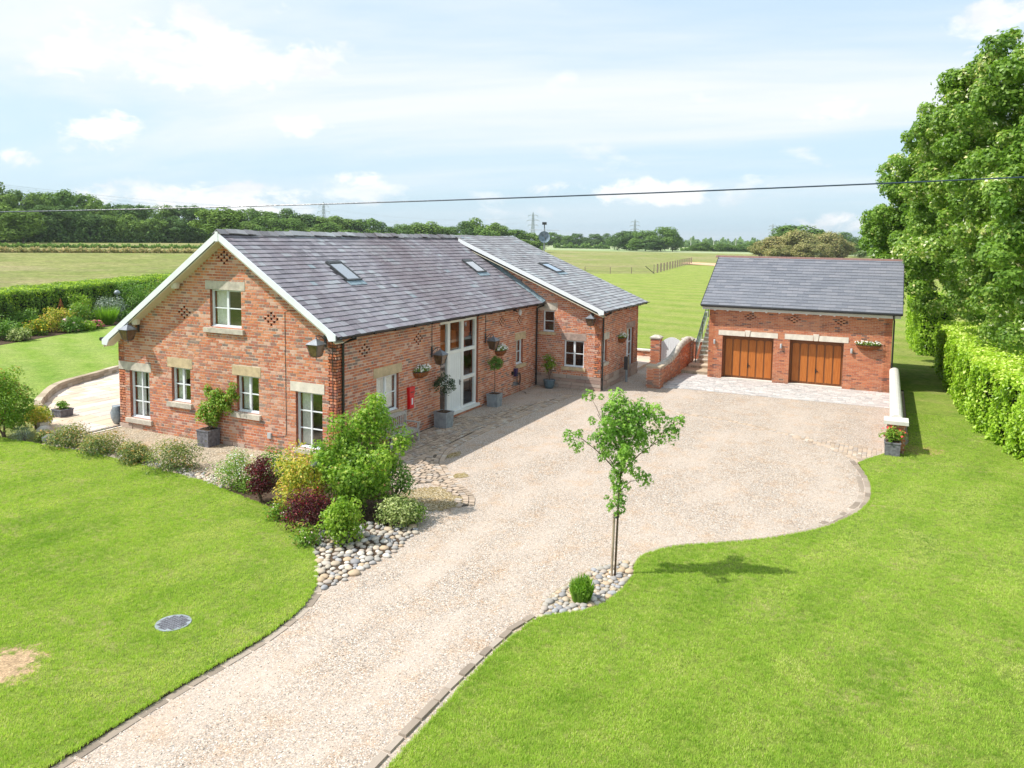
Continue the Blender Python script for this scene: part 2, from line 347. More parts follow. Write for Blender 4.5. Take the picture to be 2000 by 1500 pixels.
def grass_mat(name, a, b, c3, dry, dryamt, stripes=0.0, flecks=True, garden=False):
    t = NT(name)
    p = t.pos()
    n1 = t.noise(0.35, 6, 0.6, vec=p); n2 = t.noise(2.3, 6, 0.65, vec=p); n3 = t.noise(26, 5, 0.75, vec=p); n4 = t.noise(75, 3, 0.7, vec=p)
    c = t.mix(t.rng(n1, 0.36, 0.64), a, b)
    c = t.mix(t.rng(n2, 0.38, 0.66, 0, 0.75), c, c3)
    c = t.mix(t.math('MULTIPLY', t.rng(t.noise(0.9, 7, 0.7, vec=p, sc=(1.0, 0.5, 1)), 0.52, 0.74), dryamt), c, dry)
    if stripes:
        m = t.n('ShaderNodeTexWave'); m.inputs['Scale'].default_value = 0.16; m.inputs['Distortion'].default_value = 4.0; m.inputs['Detail'].default_value = 3
        m.inputs['Detail Scale'].default_value = 0.6
        mp = t.n('ShaderNodeMapping'); mp.inputs[2].default_value = (0, 0, 0.5); t.l(p, mp.inputs[0]); t.l(mp.outputs[0], m.inputs['Vector'])
        c = t.mix(t.math('MULTIPLY', m.outputs['Fac'], stripes), c, dry)
    if garden:
        sp = t.n('ShaderNodeSeparateXYZ'); t.l(p, sp.inputs[0])
        m = t.n('ShaderNodeTexWave'); m.inputs['Scale'].default_value = 0.06; m.inputs['Distortion'].default_value = 11.0; m.inputs['Detail'].default_value = 4; m.inputs['Detail Scale'].default_value = 0.5
        mp = t.n('ShaderNodeMapping'); mp.inputs[2].default_value = (0, 0, 0.25); t.l(p, mp.inputs[0]); t.l(mp.outputs[0], m.inputs['Vector'])
        far = t.rng(sp.outputs[0], 24, 34, 0, 1)
        c = t.mix(t.math('MULTIPLY', t.math('MULTIPLY', m.outputs['Fac'], far), 0.28), c, dry)
        # worn bare patch with a ragged edge
        vd = t.n('ShaderNodeVectorMath', operation='DISTANCE'); t.l(p, vd.inputs[0]); vd.inputs[1].default_value = (-11.1, -2.42, 0.045)
        bare = t.math('SUBTRACT', t.math('ADD', 0.62, t.math('MULTIPLY', t.math('SUBTRACT', t.noise(5, 5, 0.7, vec=p), 0.5), 1.6)), vd.outputs['Value'])
        c = t.mix(t.rng(bare, 0.0, 0.22, 0, 0.9), c, (0.62, 0.42, 0.27))
        vd = t.n('ShaderNodeVectorMath', operation='DISTANCE'); t.l(p, vd.inputs[0]); vd.inputs[1].default_value = (10.0, -15.6, 0.045)
        t2 = t.math('SUBTRACT', t.math('ADD', 0.75, t.math('MULTIPLY', t.math('SUBTRACT', t.noise(3, 5, 0.7, vec=p), 0.5), 1.6)), vd.outputs['Value'])
        c = t.mix(t.rng(t2, 0.0, 0.3, 0, 0.7), c, (0.50, 0.34, 0.17))
    n5 = t.noise(9, 6, 0.72, vec=p, sc=(1.0, 0.7, 1))
    k = t.math('MULTIPLY', t.rng(n3, 0.3, 0.72, 0.55, 1.42), t.rng(n4, 0.3, 0.7, 0.62, 1.36))
    k = t.math('MULTIPLY', k, t.rng(n5, 0.32, 0.68, 0.74, 1.24))
    mul = t.n('ShaderNodeVectorMath', operation='SCALE'); t.l(c, mul.inputs[0]); t.l(k, mul.inputs['Scale']); c = mul.outputs[0]
    if flecks:
        v = t.voro(2.4, vec=p)
        f = t.math('LESS_THAN', v, t.rng(t.noise(0.5, 3, vec=p), 0.5, 0.75, 0.0, 0.028))
        c = t.mix(f, c, (0.8, 0.8, 0.72))
    h = t.math('ADD', n3, t.math('MULTIPLY', n4, 0.6))
    return t.end(t.bsdf(c, 0.95, t.bump(h, 0.9, 0.04), 0, 0.08))
grass_mat('lawn', (0.145, 0.241, 0.030), (0.236, 0.322, 0.050), (0.271, 0.322, 0.070), (0.426, 0.369, 0.165), 0.66, 0.0, True, True)
grass_mat('lawn_far', (0.146, 0.270, 0.034), (0.224, 0.340, 0.050), (0.280, 0.373, 0.078), (0.414, 0.432, 0.168), 0.5, 0.25, flecks=False)

def field_mat():
    t = NT('field')
    p = t.pos()
    n1 = t.noise(0.012, 6, 0.6, vec=p, sc=(1, 1, 1)); n2 = t.noise(0.09, 8, 0.7, vec=p); n3 = t.noise(1.5, 5, 0.7, vec=p)
    c = t.ramp(n1, [(0.3, (0.19, 0.25, 0.06)), (0.45, (0.29, 0.31, 0.11)), (0.55, (0.23, 0.28, 0.08)), (0.7, (0.31, 0.28, 0.13))])
    c = t.mix(t.rng(n2, 0.42, 0.66, 0, 0.85), c, (0.34, 0.31, 0.14))
    c = t.mix(t.rng(t.noise(0.30, 7, 0.75, vec=p), 0.42, 0.62, 0, 0.75), c, (0.19, 0.21, 0.07))
    c = t.mix(t.rng(t.noise(0.03, 5, 0.7, vec=p), 0.5, 0.62, 0, 0.5), c, (0.38, 0.31, 0.19))
    c = t.mix(t.rng(t.noise(0.05, 6, 0.7, vec=p), 0.5, 0.7, 0, 0.6), c, (0.13, 0.21, 0.03))
    k = t.math('MULTIPLY', t.rng(n3, 0.3, 0.7, 0.62, 1.3), t.rng(t.noise(0.45, 7, 0.8, vec=p, sc=(1, 1, 1)), 0.32, 0.68, 0.78, 1.2))
    mul = t.n('ShaderNodeVectorMath', operation='SCALE'); t.l(c, mul.inputs[0]); t.l(k, mul.inputs['Scale']); c = mul.outputs[0]
    # distant pale crops
    sp = t.n('ShaderNodeSeparateXYZ'); t.l(p, sp.inputs[0])
    far = t.rng(sp.outputs[0], 430, 470, 0, 1)
    fc = t.ramp(t.noise(0.004, 3, vec=p), [(0.4, (0.27, 0.36, 0.17)), (0.5, (0.36, 0.40, 0.24)), (0.6, (0.25, 0.34, 0.12))])
    c = t.mix(far, c, fc)
    return t.end(t.bsdf(c, 1.0, t.bump(t.noise(0.8, 6, 0.8, vec=p), 0.8, 0.5), 0, 0.05))
field_mat()

def leaf_mat(name, stops, trans=0.35, rough=0.5, tint=(1.15, 1.25, 0.6), spec=0.35):
    t = NT(name)
    c = t.ramp(t.attr(), stops)
    p = t.bsdf(c, rough, None, 0, spec)
    tr = t.n('ShaderNodeBsdfTranslucent')
    t.l(t.mix(1.0, c, tint, 'MULTIPLY'), tr.inputs[0])
    m = t.n('ShaderNodeMixShader'); m.inputs[0].default_value = trans
    t.l(p, m.inputs[1]); t.l(tr.outputs[0], m.inputs[2])
    return t.end(m.outputs[0])
LIME = (1.2, 1.25, 0.5)
leaf_mat('leaf_lime', [(0, (0.149, 0.276, 0.023)), (0.5, (0.253, 0.414, 0.034)), (1, (0.437, 0.552, 0.081))], 0.4)
leaf_mat('leaf_green', [(0, (0.083, 0.196, 0.030)), (0.6, (0.150, 0.300, 0.044)), (1, (0.300, 0.450, 0.090))])
leaf_mat('leaf_mid', [(0, (0.106, 0.224, 0.024)), (0.5, (0.201, 0.354, 0.038)), (0.85, (0.354, 0.496, 0.083)), (1, (0.496, 0.236, 0.083))], 0.4)
leaf_mat('leaf_shrub', [(0, (0.099, 0.209, 0.022)), (0.4, (0.209, 0.374, 0.033)), (0.75, (0.396, 0.550, 0.077)), (0.9, (0.572, 0.616, 0.154)), (1, (0.638, 0.286, 0.154))], 0.42)
leaf_mat('leaf_dark', [(0, (0.02, 0.05, 0.02)), (0.6, (0.04, 0.085, 0.035)), (1, (0.09, 0.14, 0.06))], 0.2)
leaf_mat('leaf_red', [(0, (0.039, 0.006, 0.010)), (0.6, (0.094, 0.011, 0.017)), (1, (0.250, 0.023, 0.031))], 0.25, tint=(0.780, 0.300, 0.300))
leaf_mat('leaf_yellow', [(0, (0.195, 0.293, 0.037)), (0.4, (0.415, 0.464, 0.061)), (0.7, (0.732, 0.610, 0.098)), (1, (0.830, 0.464, 0.195))], 0.38)
leaf_mat('leaf_varieg', [(0, (0.12, 0.20, 0.04)), (0.45, (0.32, 0.40, 0.12)), (1, (0.68, 0.70, 0.36))], 0.3)
leaf_mat('leaf_maple', [(0, (0.097, 0.227, 0.032)), (0.5, (0.179, 0.356, 0.049)), (1, (0.373, 0.583, 0.097))], 0.42)
leaf_mat('leaf_sycamore', [(0, (0.102, 0.210, 0.026)), (0.45, (0.205, 0.351, 0.047)), (0.75, (0.278, 0.421, 0.074)), (0.86, (0.527, 0.589, 0.175)), (0.93, (0.820, 0.758, 0.349)), (1, (0.900, 0.900, 0.697))], 0.38, 0.40)
leaf_mat('leaf_laurel', [(0, (0.147, 0.269, 0.025)), (0.45, (0.319, 0.514, 0.038)), (0.8, (0.514, 0.711, 0.086)), (1, (0.759, 0.833, 0.269))], 0.40, 0.32, LIME)
leaf_mat('leaf_hedge', [(0, (0.077, 0.155, 0.026)), (0.5, (0.167, 0.297, 0.038)), (0.8, (0.386, 0.541, 0.052)), (1, (0.541, 0.696, 0.077))], 0.38)
leaf_mat('leaf_rust', [(0, (0.10, 0.13, 0.035)), (0.5, (0.20, 0.21, 0.06)), (0.8, (0.34, 0.25, 0.10)), (1, (0.38, 0.20, 0.10))], 0.25)
leaf_mat('leaf_juniper', [(0, (0.086, 0.157, 0.043)), (0.5, (0.215, 0.286, 0.072)), (0.8, (0.429, 0.400, 0.114)), (1, (0.686, 0.386, 0.129))], 0.25)
leaf_mat('leaf_silver', [(0, (0.10, 0.15, 0.10)), (0.5, (0.20, 0.27, 0.2)), (1, (0.42, 0.48, 0.42))], 0.2)
leaf_mat('leaf_far_a', [(0, (0.099, 0.186, 0.045)), (0.5, (0.153, 0.256, 0.057)), (1, (0.240, 0.359, 0.077))], 0.2, 0.8, spec=0.1)
leaf_mat('leaf_far_b', [(0, (0.079, 0.153, 0.051)), (0.5, (0.126, 0.211, 0.064)), (1, (0.187, 0.289, 0.084))], 0.2, 0.8, spec=0.1)
leaf_mat('leaf_far_c', [(0, (0.118, 0.202, 0.045)), (0.5, (0.183, 0.283, 0.063)), (1, (0.261, 0.378, 0.088))], 0.2, 0.8, spec=0.1)
leaf_mat('leaf_far_d', [(0, (0.223, 0.251, 0.089)), (0.5, (0.353, 0.340, 0.144)), (1, (0.596, 0.414, 0.215))], 0.2, 0.8, spec=0.1)
leaf_mat('leaf_grassy', [(0, (0.108, 0.240, 0.018)), (0.5, (0.180, 0.348, 0.030)), (1, (0.312, 0.480, 0.060))], 0.4)

def glass_mat(name, tint, refl=0.16):
    t = NT(name)
    g = t.n('ShaderNodeBsdfGlossy'); g.inputs['Roughness'].default_value = 0.015; g.inputs[0].default_value = (0.95, 0.97, 1, 1)
    tr = t.n('ShaderNodeBsdfTransparent'); tr.inputs[0].default_value = (*tint, 1)
    f = t.n('ShaderNodeLayerWeight'); f.inputs[0].default_value = 0.5
    k = t.math('ADD', t.math('POWER', f.outputs['Facing'], 4.0), refl, clamp=True)
    m = t.n('ShaderNodeMixShader'); t.l(k, m.inputs[0]); t.l(tr.outputs[0], m.inputs[1]); t.l(g.outputs[0], m.inputs[2])
    return t.end(m.outputs[0])
glass_mat('window_glass', (0.93, 0.95, 0.94), 0.14); glass_mat('skylight_glass', (0.35, 0.45, 0.5), 0.5)
glass_mat('balustrade_glass', (0.55, 0.72, 0.75), 0.12)

# ------------------------------------------------------------------ object helpers
WORLD = {}
def wloc(o):
    return WORLD.get(o.name, Vector((0, 0, 0))) if o else Vector((0, 0, 0))
def reg(o, parent=None, loc=(0, 0, 0)):
    loc = Vector(loc)
    col.objects.link(o)
    if parent is not None:
        o.parent = parent; o.location = loc - wloc(parent)
    else:
        o.location = loc
    WORLD[o.name] = loc
    return o
def tag(o, label=None, cat=None, group=None, kind=None):
    if label: o['label'] = label
    if cat: o['category'] = cat
    if group: o['group'] = group
    if kind: o['kind'] = kind
    return o
def thing(name, label, cat, loc=(0, 0, 0), group=None):
    o = bpy.data.objects.new(name, None); o.empty_display_size = 0.2
    reg(o, None, loc)
    return tag(o, label, cat, group)
def mesh_np(name, v, f, rnd=None, mat=None, smooth=False):
    """v (n,3); f list of faces or (m,k) array; rnd per-vertex."""
    me = bpy.data.meshes.new(name)
    if isinstance(f, np.ndarray):
        nf, k = f.shape
        me.vertices.add(len(v)); me.vertices.foreach_set('co', np.ascontiguousarray(v, dtype=np.float32).ravel())
        me.loops.add(nf*k); me.loops.foreach_set('vertex_index', np.ascontiguousarray(f, dtype=np.int32).ravel())
        me.polygons.add(nf); me.polygons.foreach_set('loop_start', np.arange(0, nf*k, k, dtype=np.int32))
        me.polygons.foreach_set('loop_total', np.full(nf, k, dtype=np.int32))
        me.update(calc_edges=True)
    else:
        me.from_pydata([tuple(p) for p in v], [], f); me.update()
    if rnd is not None:
        a = me.attributes.new('rnd', 'FLOAT', 'POINT'); a.data.foreach_set('value', np.ascontiguousarray(rnd, dtype=np.float32))
    if mat: me.materials.append(MATS[mat])
    if smooth: me.polygons.foreach_set('use_smooth', np.ones(len(me.polygons), dtype=bool))
    return me
def link(name, me, parent=None, loc=(0, 0, 0)):
    return reg(bpy.data.objects.new(name, me), parent, loc)

class MB:
    """collects shapes in world coordinates and links them as one mesh"""
    def __init__(s): s.v = []; s.f = []; s.r = []
    def add(s, vs, fs, r=None):
        n = len(s.v); s.v += [tuple(x) for x in vs]; s.f += [tuple(n+i for i in q) for q in fs]
        r = random.random() if r is None else r
        s.r += [r]*len(vs); return s
    def hexa(s, c, r=None):
        return s.add(c, [(0, 3, 2, 1), (4, 5, 6, 7), (0, 1, 5, 4), (1, 2, 6, 5), (2, 3, 7, 6), (3, 0, 4, 7)], r)
    def box(s, x0, x1, y0, y1, z0, z1, r=None):
        return s.hexa([(x0, y0, z0), (x1, y0, z0), (x1, y1, z0), (x0, y1, z0), (x0, y0, z1), (x1, y0, z1), (x1, y1, z1), (x0, y1, z1)], r)
    def fbox(s, to3, u0, u1, v0, v1, d0, d1, r=None):
        return s.hexa([to3(u0, v0, d0), to3(u1, v0, d0), to3(u1, v1, d0), to3(u0, v1, d0), to3(u0, v0, d1), to3(u1, v0, d1), to3(u1, v1, d1), to3(u0, v1, d1)], r)
    def prism(s, pts, offs, r=None):
        """closed outline pts (3d) extruded by vector offs"""
        n = len(pts); o = Vector(offs)
        vs = [Vector(p) for p in pts] + [Vector(p)+o for p in pts]
        fs = [tuple(range(n-1, -1, -1)), tuple(range(n, 2*n))] + [(i, (i+1) % n, n+(i+1) % n, n+i) for i in range(n)]
        return s.add(vs, fs, r)
    def poly(s, pts, z, r=None):
        return s.add([(x, y, z) for x, y in pts], [tuple(range(len(pts)))], r)
    def tube(s, pts, rad, n=8, r=None, caps=True):
        pts = [Vector(p) for p in pts]; rad = rad if isinstance(rad, (list, tuple)) else [rad]*len(pts)
        vs = []; prev = None
        for i, p in enumerate(pts):
            d = (pts[min(i+1, len(pts)-1)] - pts[max(i-1, 0)]).normalized()
            a = d.cross(Vector((0, 0, 1)) if abs(d.z) < 0.9 else Vector((1, 0, 0))).normalized()
            if prev is not None and a.dot(prev) < 0: a = -a
            prev = a; b = d.cross(a)
            for k in range(n):
                t = 2*math.pi*k/n; vs.append(p + (a*math.cos(t)+b*math.sin(t))*rad[i])
        fs = [(i*n+k, i*n+(k+1) % n, (i+1)*n+(k+1) % n, (i+1)*n+k) for i in range(len(pts)-1) for k in range(n)]
        if caps: fs += [tuple(range(n-1, -1, -1)), tuple(range((len(pts)-1)*n, len(pts)*n))]
        return s.add(vs, fs, r)
    def lathe(s, prof, c, n=16, r=None):
        c = Vector(c); vs = []; m = len(prof)
        for q, z in prof:
            for k in range(n):
                t = 2*math.pi*(k+0.5)/n; vs.append(c + Vector((q*math.cos(t), q*math.sin(t), z)))
        fs = [(i*n+k, i*n+(k+1) % n, (i+1)*n+(k+1) % n, (i+1)*n+k) for i in range(m-1) for k in range(n)]
        fs += [tuple(range(n-1, -1, -1)), tuple(range((m-1)*n, m*n))]
        return s.add(vs, fs, r)
    def build(s, name, mat, parent=None, smooth=False, loc=None):
        base = Vector(loc) if loc is not None else wloc(parent)
        v = np.array(s.v, dtype=np.float64) - np.array(base)
        me = mesh_np(name, v, s.f, s.r, mat, smooth)
        return link(name, me, parent, base)

# ------------------------------------------------------------------ foliage helpers
def unit(n):
    v = rng.normal(size=(n, 3)); return v/np.linalg.norm(v, axis=1, keepdims=True)
def leaf_mesh(name, P, N, size, mat, shape='diamond', rnd=None, droop=0.0, aspect=0.55):
    n = len(P); size = np.broadcast_to(size, (n,)) * rng.uniform(0.7, 1.25, n)
    N = N/np.linalg.norm(N, axis=1, keepdims=True)
    ref = unit(n)
    if droop: ref = ref*(1-droop) + np.array([0, 0, -1.0])*droop
    T = ref - N*np.sum(ref*N, axis=1, keepdims=True); T /= np.linalg.norm(T, axis=1, keepdims=True)+1e-9
    B = np.cross(N, T)
    s = size[:, None]
    rnd = rng.random(n) if rnd is None else np.clip(rnd, 0, 1)
    if shape == 'diamond':
        L = [(-0.5, 0, 0), (0.05, 0.5*aspect, 0.1), (0.55, 0, -0.06), (0.05, -0.5*aspect, 0.1)]
        F = [(0, 1, 2), (0, 2, 3)]
    elif shape == 'palm':      # three pointed lobes
        L = [(-0.4, 0, 0), (-0.05, 0.14, 0.05), (0.22, 0.48, 0.0), (0.18, 0.12, 0.04), (0.6, 0, -0.08), (0.18, -0.12, 0.04), (0.22, -0.48, 0), (-0.05, -0.14, 0.05)]
        F = [(0, 1, 7), (1, 2, 3), (3, 4, 5), (5, 6, 7), (1, 3, 5), (1, 5, 7)]
    else:                      # blade
        L = [(-0.5, -0.04, 0), (-0.5, 0.04, 0), (0.1, 0.035, 0.06), (0.5, 0, -0.03), (0.1, -0.035, 0.06)]
        F = [(0, 1, 2), (0, 2, 4), (4, 2, 3)]
    k = len(L)
    V = np.empty((n, k, 3))
    for i, (a, b, c) in enumerate(L):
        V[:, i] = P + s*(a*T + b*B + c*N)
    f = (np.arange(n)[:, None, None]*k + np.array(F)[None]).reshape(-1, 3)
    return mesh_np(name, V.reshape(-1, 3), f, np.repeat(rnd, k), mat)
def clump_pts(clumps, per, upb=0.35, inner=0.45, flat=1.0):
    """clumps: array (k,4) x,y,z,r. returns points and normals on puffed shells"""
    c = np.array(clumps, dtype=float); k = len(c)
    w = c[:, 3]**2; cnt = np.maximum(3, (per*w/w.sum())).astype(int)
    idx = np.repeat(np.arange(k), cnt); n = len(idx)
    D = unit(n); D[:, 2] += upb*np.abs(rng.normal(size=n)); D /= np.linalg.norm(D, axis=1, keepdims=True)
    R = c[idx, 3]*(inner + (1-inner)*rng.random(n)**0.5)*(1+0.16*np.abs(rng.normal(size=n)))
    P = c[idx, :3] + D*R[:, None]*np.array([1, 1, flat])
    N = D + unit(n)*0.75 + np.array([0, 0, 0.35])
    return P, N, idx
def ell_clumps(c, rad, n, r0, r1, bottom=-0.6, shell=0.72):
    D = unit(n*3); D = D[D[:, 2] > bottom][:n]
    q = shell + (1-shell)*rng.random(len(D))
    P = np.array(c) + D*np.array(rad)*q[:, None]
    return np.column_stack([P, rng.uniform(r0, r1, len(D))])
def shrub(name, label, cat, loc, rx, ry, h, mat, n=1500, leaf=0.06, k=26, shape='diamond', cr=0.34, stems=5, group=None, flowers=None, droop=0.0, aspect=0.55, zlow=0.1, stemmat='bark'):
    t = thing(name, label, cat, loc, group)
    x, y, z = loc
    cl = ell_clumps((x, y, z+h*0.46), (rx*0.78, ry*0.78, h*0.45), k+8, cr*min(rx, ry)*0.75, cr*min(rx, ry)*1.25, -0.85, 0.45)
    cl[:, 2] = np.maximum(cl[:, 2], z+.07*h)
    P, N, idx = clump_pts(cl, n)
    P[:, 2] = np.maximum(P[:, 2], z+0.02)
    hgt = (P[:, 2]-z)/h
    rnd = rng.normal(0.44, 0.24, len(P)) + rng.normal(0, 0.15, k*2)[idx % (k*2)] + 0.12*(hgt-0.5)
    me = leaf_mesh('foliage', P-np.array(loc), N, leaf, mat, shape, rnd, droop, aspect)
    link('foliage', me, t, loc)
    mb = MB()
    for i in range(stems):
        c = cl[rng.integers(len(cl))]
        mb.tube([(x+random.uniform(-.06, .06), y+random.uniform(-.06, .06), z), ((x+c[0])/2, (y+c[1])/2, z+(c[2]-z)*0.55), tuple(c[:3])], [0.022, 0.015, 0.006], 5)
    mb.build('stem', stemmat, t)
    if flowers:
        fm, fn, fs = flowers
        i = rng.choice(len(P), fn)
        Q = P[i] + N[i]/np.linalg.norm(N[i], axis=1, keepdims=True)*0.02
        Q = Q[(Q[:, 2]-z)/h > 0.35]
        me = leaf_mesh('blossom', Q-np.array(loc), unit(len(Q))+np.array([-0.3, -0.2, 1]), fs, fm, 'palm')
        link('blossom', me, t, loc)
    return t

# ------------------------------------------------------------------ ground
from mathutils.geometry import tessellate_polygon
def smooth_line(pts, n=4):
    out = []
    m = len(pts)
    for i in range(m-1):
        p0 = pts[max(i-1, 0)]; p1 = pts[i]; p2 = pts[i+1]; p3 = pts[min(i+2, m-1)]
        for k in range(n):
            t = k/n
            out.append(tuple(0.5*((2*p1[j]) + (-p0[j]+p2[j])*t + (2*p0[j]-5*p1[j]+4*p2[j]-p3[j])*t*t + (-p0[j]+3*p1[j]-3*p2[j]+p3[j])*t**3) for j in (0, 1)))
    out.append(tuple(pts[-1])); return out
def sheet(name, pts, z, mat, thick=0.0, parent=None, kind='structure', side=None):
    tris = tessellate_polygon([[Vector((x, y, 0)) for x, y in pts]])
    v = [(x, y, z) for x, y in pts]
    n = len(v); f = [tuple(t) for t in tris]
    if thick:
        v += [(x, y, z-thick) for x, y in pts]
        f += [(i, (i+1) % n, n+(i+1) % n, n+i) for i in range(n)]
    me = mesh_np(name, np.array(v), f, np.full(len(v), 0.5), mat)
    if side:
        me.materials.append(MATS[side])
        for i in range(len(tris), len(me.polygons)): me.polygons[i].material_index = 1
    # normals up
    for p in me.polygons[:1]:
        if p.normal.z < 0: me.flip_normals()
    o = link(name, me, parent)
    if parent is None: tag(o, kind=kind)
    return o
def smooths(t):
    t = np.clip(t, 0, 1); return t*t*(3-2*t)
def terrain_h(x, y):
    dx = x-CAM.x; dy = y-CAM.y
    R = np.hypot(dx, dy); az = np.arctan2(dy, dx)
    side = smooths((az-0.50)/0.30)*smooths((2.6-az)/0.4)
    return 3.7*smooths((R-60)/200)*side - 0.06
# terrain, a fan of rings round the yard reaching the horizon
na = 240; rs = np.concatenate([[0], np.geomspace(8, 9000, 70)])
ang = np.linspace(0, 2*math.pi, na, endpoint=False)
X = CAM.x + rs[:, None]*np.cos(ang)[None]; Y = CAM.y + rs[:, None]*np.sin(ang)[None]
Z = terrain_h(X, Y)
v = np.column_stack([X.ravel(), Y.ravel(), Z.ravel()])
i, j = np.meshgrid(np.arange(len(rs)-1), np.arange(na), indexing='ij')
f = np.stack([i*na+j, (i+1)*na+j, (i+1)*na+(j+1) % na, i*na+(j+1) % na], -1).reshape(-1, 4)
tag(link('ground', mesh_np('ground', v, f, None, 'field', True)), kind='structure')

left_edge = smooth_line([(-3.0, 11.6), (-2.88, 9.15), (-2.82, 8.1), (-2.80, 6.51), (-2.95, 4.13), (-3.16, 1.9), (-3.37, 1.13), (-3.73, -0.46), (-4.18, -1.85), (-4.93, -3.11), (-5.81, -4.06), (-6.6, -4.72), (-7.42, -5.12), (-8.3, -5.26), (-8.96, -5.27), (-10.28, -5.20), (-11.8, -5.2), (-14, -5.2), (-34, -5.4)], 3)
lawn_left = left_edge + [(-34, 40), (-12, 26), (-3.0, 13.0)]
sheet('lawn_left', lawn_left, 0.045, 'lawn', 0.09, side='soil')
right_edge = smooth_line([(-34, -8.9), (-14, -8.93), (-10.23, -8.97), (-9.32, -8.95), (-8.25, -8.93), (-7.21, -8.93), (-6.14, -9.03), (-5.79, -9.16), (-5.18, -9.77), (-4.49, -10.02), (-3.48, -10.08), (-2.87, -9.95), (-2.26, -10.0), (-1.49, -10.54), (-0.65, -11.65), (0.3, -12.62), (1.43, -13.42), (2.94, -14.03), (4.35, -14.24), (6.03, -14.12), (7.5, -13.78)], 3)
right_edge += [(7.9, -13.95), (9.27, -14.6), (10.3, -15.1), (11.0, -15.25), (21.4, -15.25), (21.4, -5.2), (24.4, -5.2), (27.5, -4.6), (28.5, -2.0), (28.5, 20), (60, 60), (131, 48), (127.2, 38.9), (130.4, 35.5), (133.6, 32.1), (137.0, 28.4), (148.6, 30.1), (158.3, 31.6), (177.6, 34), (201, 37), (205, 30), (190, 10), (166, -19), (140, -24), (30, -60), (-34, -60)]
sheet('lawn_right', right_edge, 0.045, 'lawn', 0.09, side='soil')
sheet('lawn_back', [(12, 19.4), (40, 19.4), (28.5, 20.2), (60, 62), (131, 50), (100, 100), (30, 70), (20, 40)], 0.02, 'lawn_far')
lawn_up = [(-34, 14), (-3.0, 13.2), (-0.4, 13.6), (0.0, 14.0), (0.8, 15.1), (2.9, 17.2), (5.4, 18.2), (7.0, 18.9), (9.0, 19.1), (30, 19.1), (40, 40), (26, 37), (18.0, 33.6), (8.5, 30.4), (3, 28.4), (-34, 20)]
sheet('lawn_terrace', lawn_up, 0.30, 'lawn_far', 0.34, side='soil')
sheet('driveway', [(-34, -9.2), (-6.2, -9.3), (-3.6, -10.4), (-2.0, -10.6), (1.5, -13.9), (4.4, -14.7), (7.4, -14.3), (10.4, -15.4), (21.5, -15.4), (21.5, -5.0), (30, -5.0), (30, 9), (0, 9), (0, 0), (-3, 1.5), (-6.3, -4.4), (-9, -4.9), (-34, -4.9)], 0.0, 'gravel')
sheet('gravel_strip', [(-3.2, 1.3), (-0.0, -0.1), (0.02, 9.35), (-1.6, 9.4), (-2.95, 9.5), (-2.9, 5), (-3.2, 2)], 0.004, 'gravel_fine')
# mossy gold patches in the gravel beside the setts
for q, (cx_, cy_, ra, rb) in enumerate([(-1.4, -4.0, 0.98, 0.92), (2.45, -2.55, 0.42, 0.16), (0.72, -3.78, 0.26, 0.2)]):
    pts = [(cx_+math.cos(a)*ra*(1+.12*math.sin(3*a)+.08*math.sin(7*a)), cy_+math.sin(a)*rb*(1+.1*math.cos(4*a))) for a in np.linspace(0, 6.28, 70, endpoint=False)]
    pts = [(cx_+(px-cx_)*(1+random.uniform(-.13, .13)), cy_+(py-cy_)*(1+random.uniform(-.13, .13))) for px, py in pts]
    sheet('mossy_gravel', pts, 0.008, 'gravel_mossy', kind='structure')
sheet('flower_bed', [(3, 28.4), (8.5, 30.4), (18.0, 33.6), (26, 37), (30, 45), (20, 41), (5, 35), (-4, 31), (-4, 26)], 0.315, 'soil')
sheet('shrub_bed', [(-3.35, 1.35), (-2.2, 1.3), (-0.9, 0.2), (-0.35, -0.6), (-0.6, -2.2), (-1.6, -3.2), (-2.6, -4.2), (-3.45, -4.95), (-4.7, -5.1), (-5.7, -5.05), (-6.7, -5.0), (-6.5, -4.6), (-5.75, -3.95), (-4.9, -3.0), (-4.1, -1.8), (-3.65, -0.4)], 0.012, 'soil')

def inside(p, poly):
    x, y = p; c = False; n = len(poly); j = n-1
    for i in range(n):
        xi, yi = poly[i]; xj, yj = poly[j]
        if (yi > y) != (yj > y) and x < (xj-xi)*(y-yi)/(yj-yi)+xi: c = not c
        j = i
    return c
def structure_empty(name, loc=(0, 0, 0)):
    o = bpy.data.objects.new(name, None); reg(o, None, loc); o['kind'] = 'structure'; return o

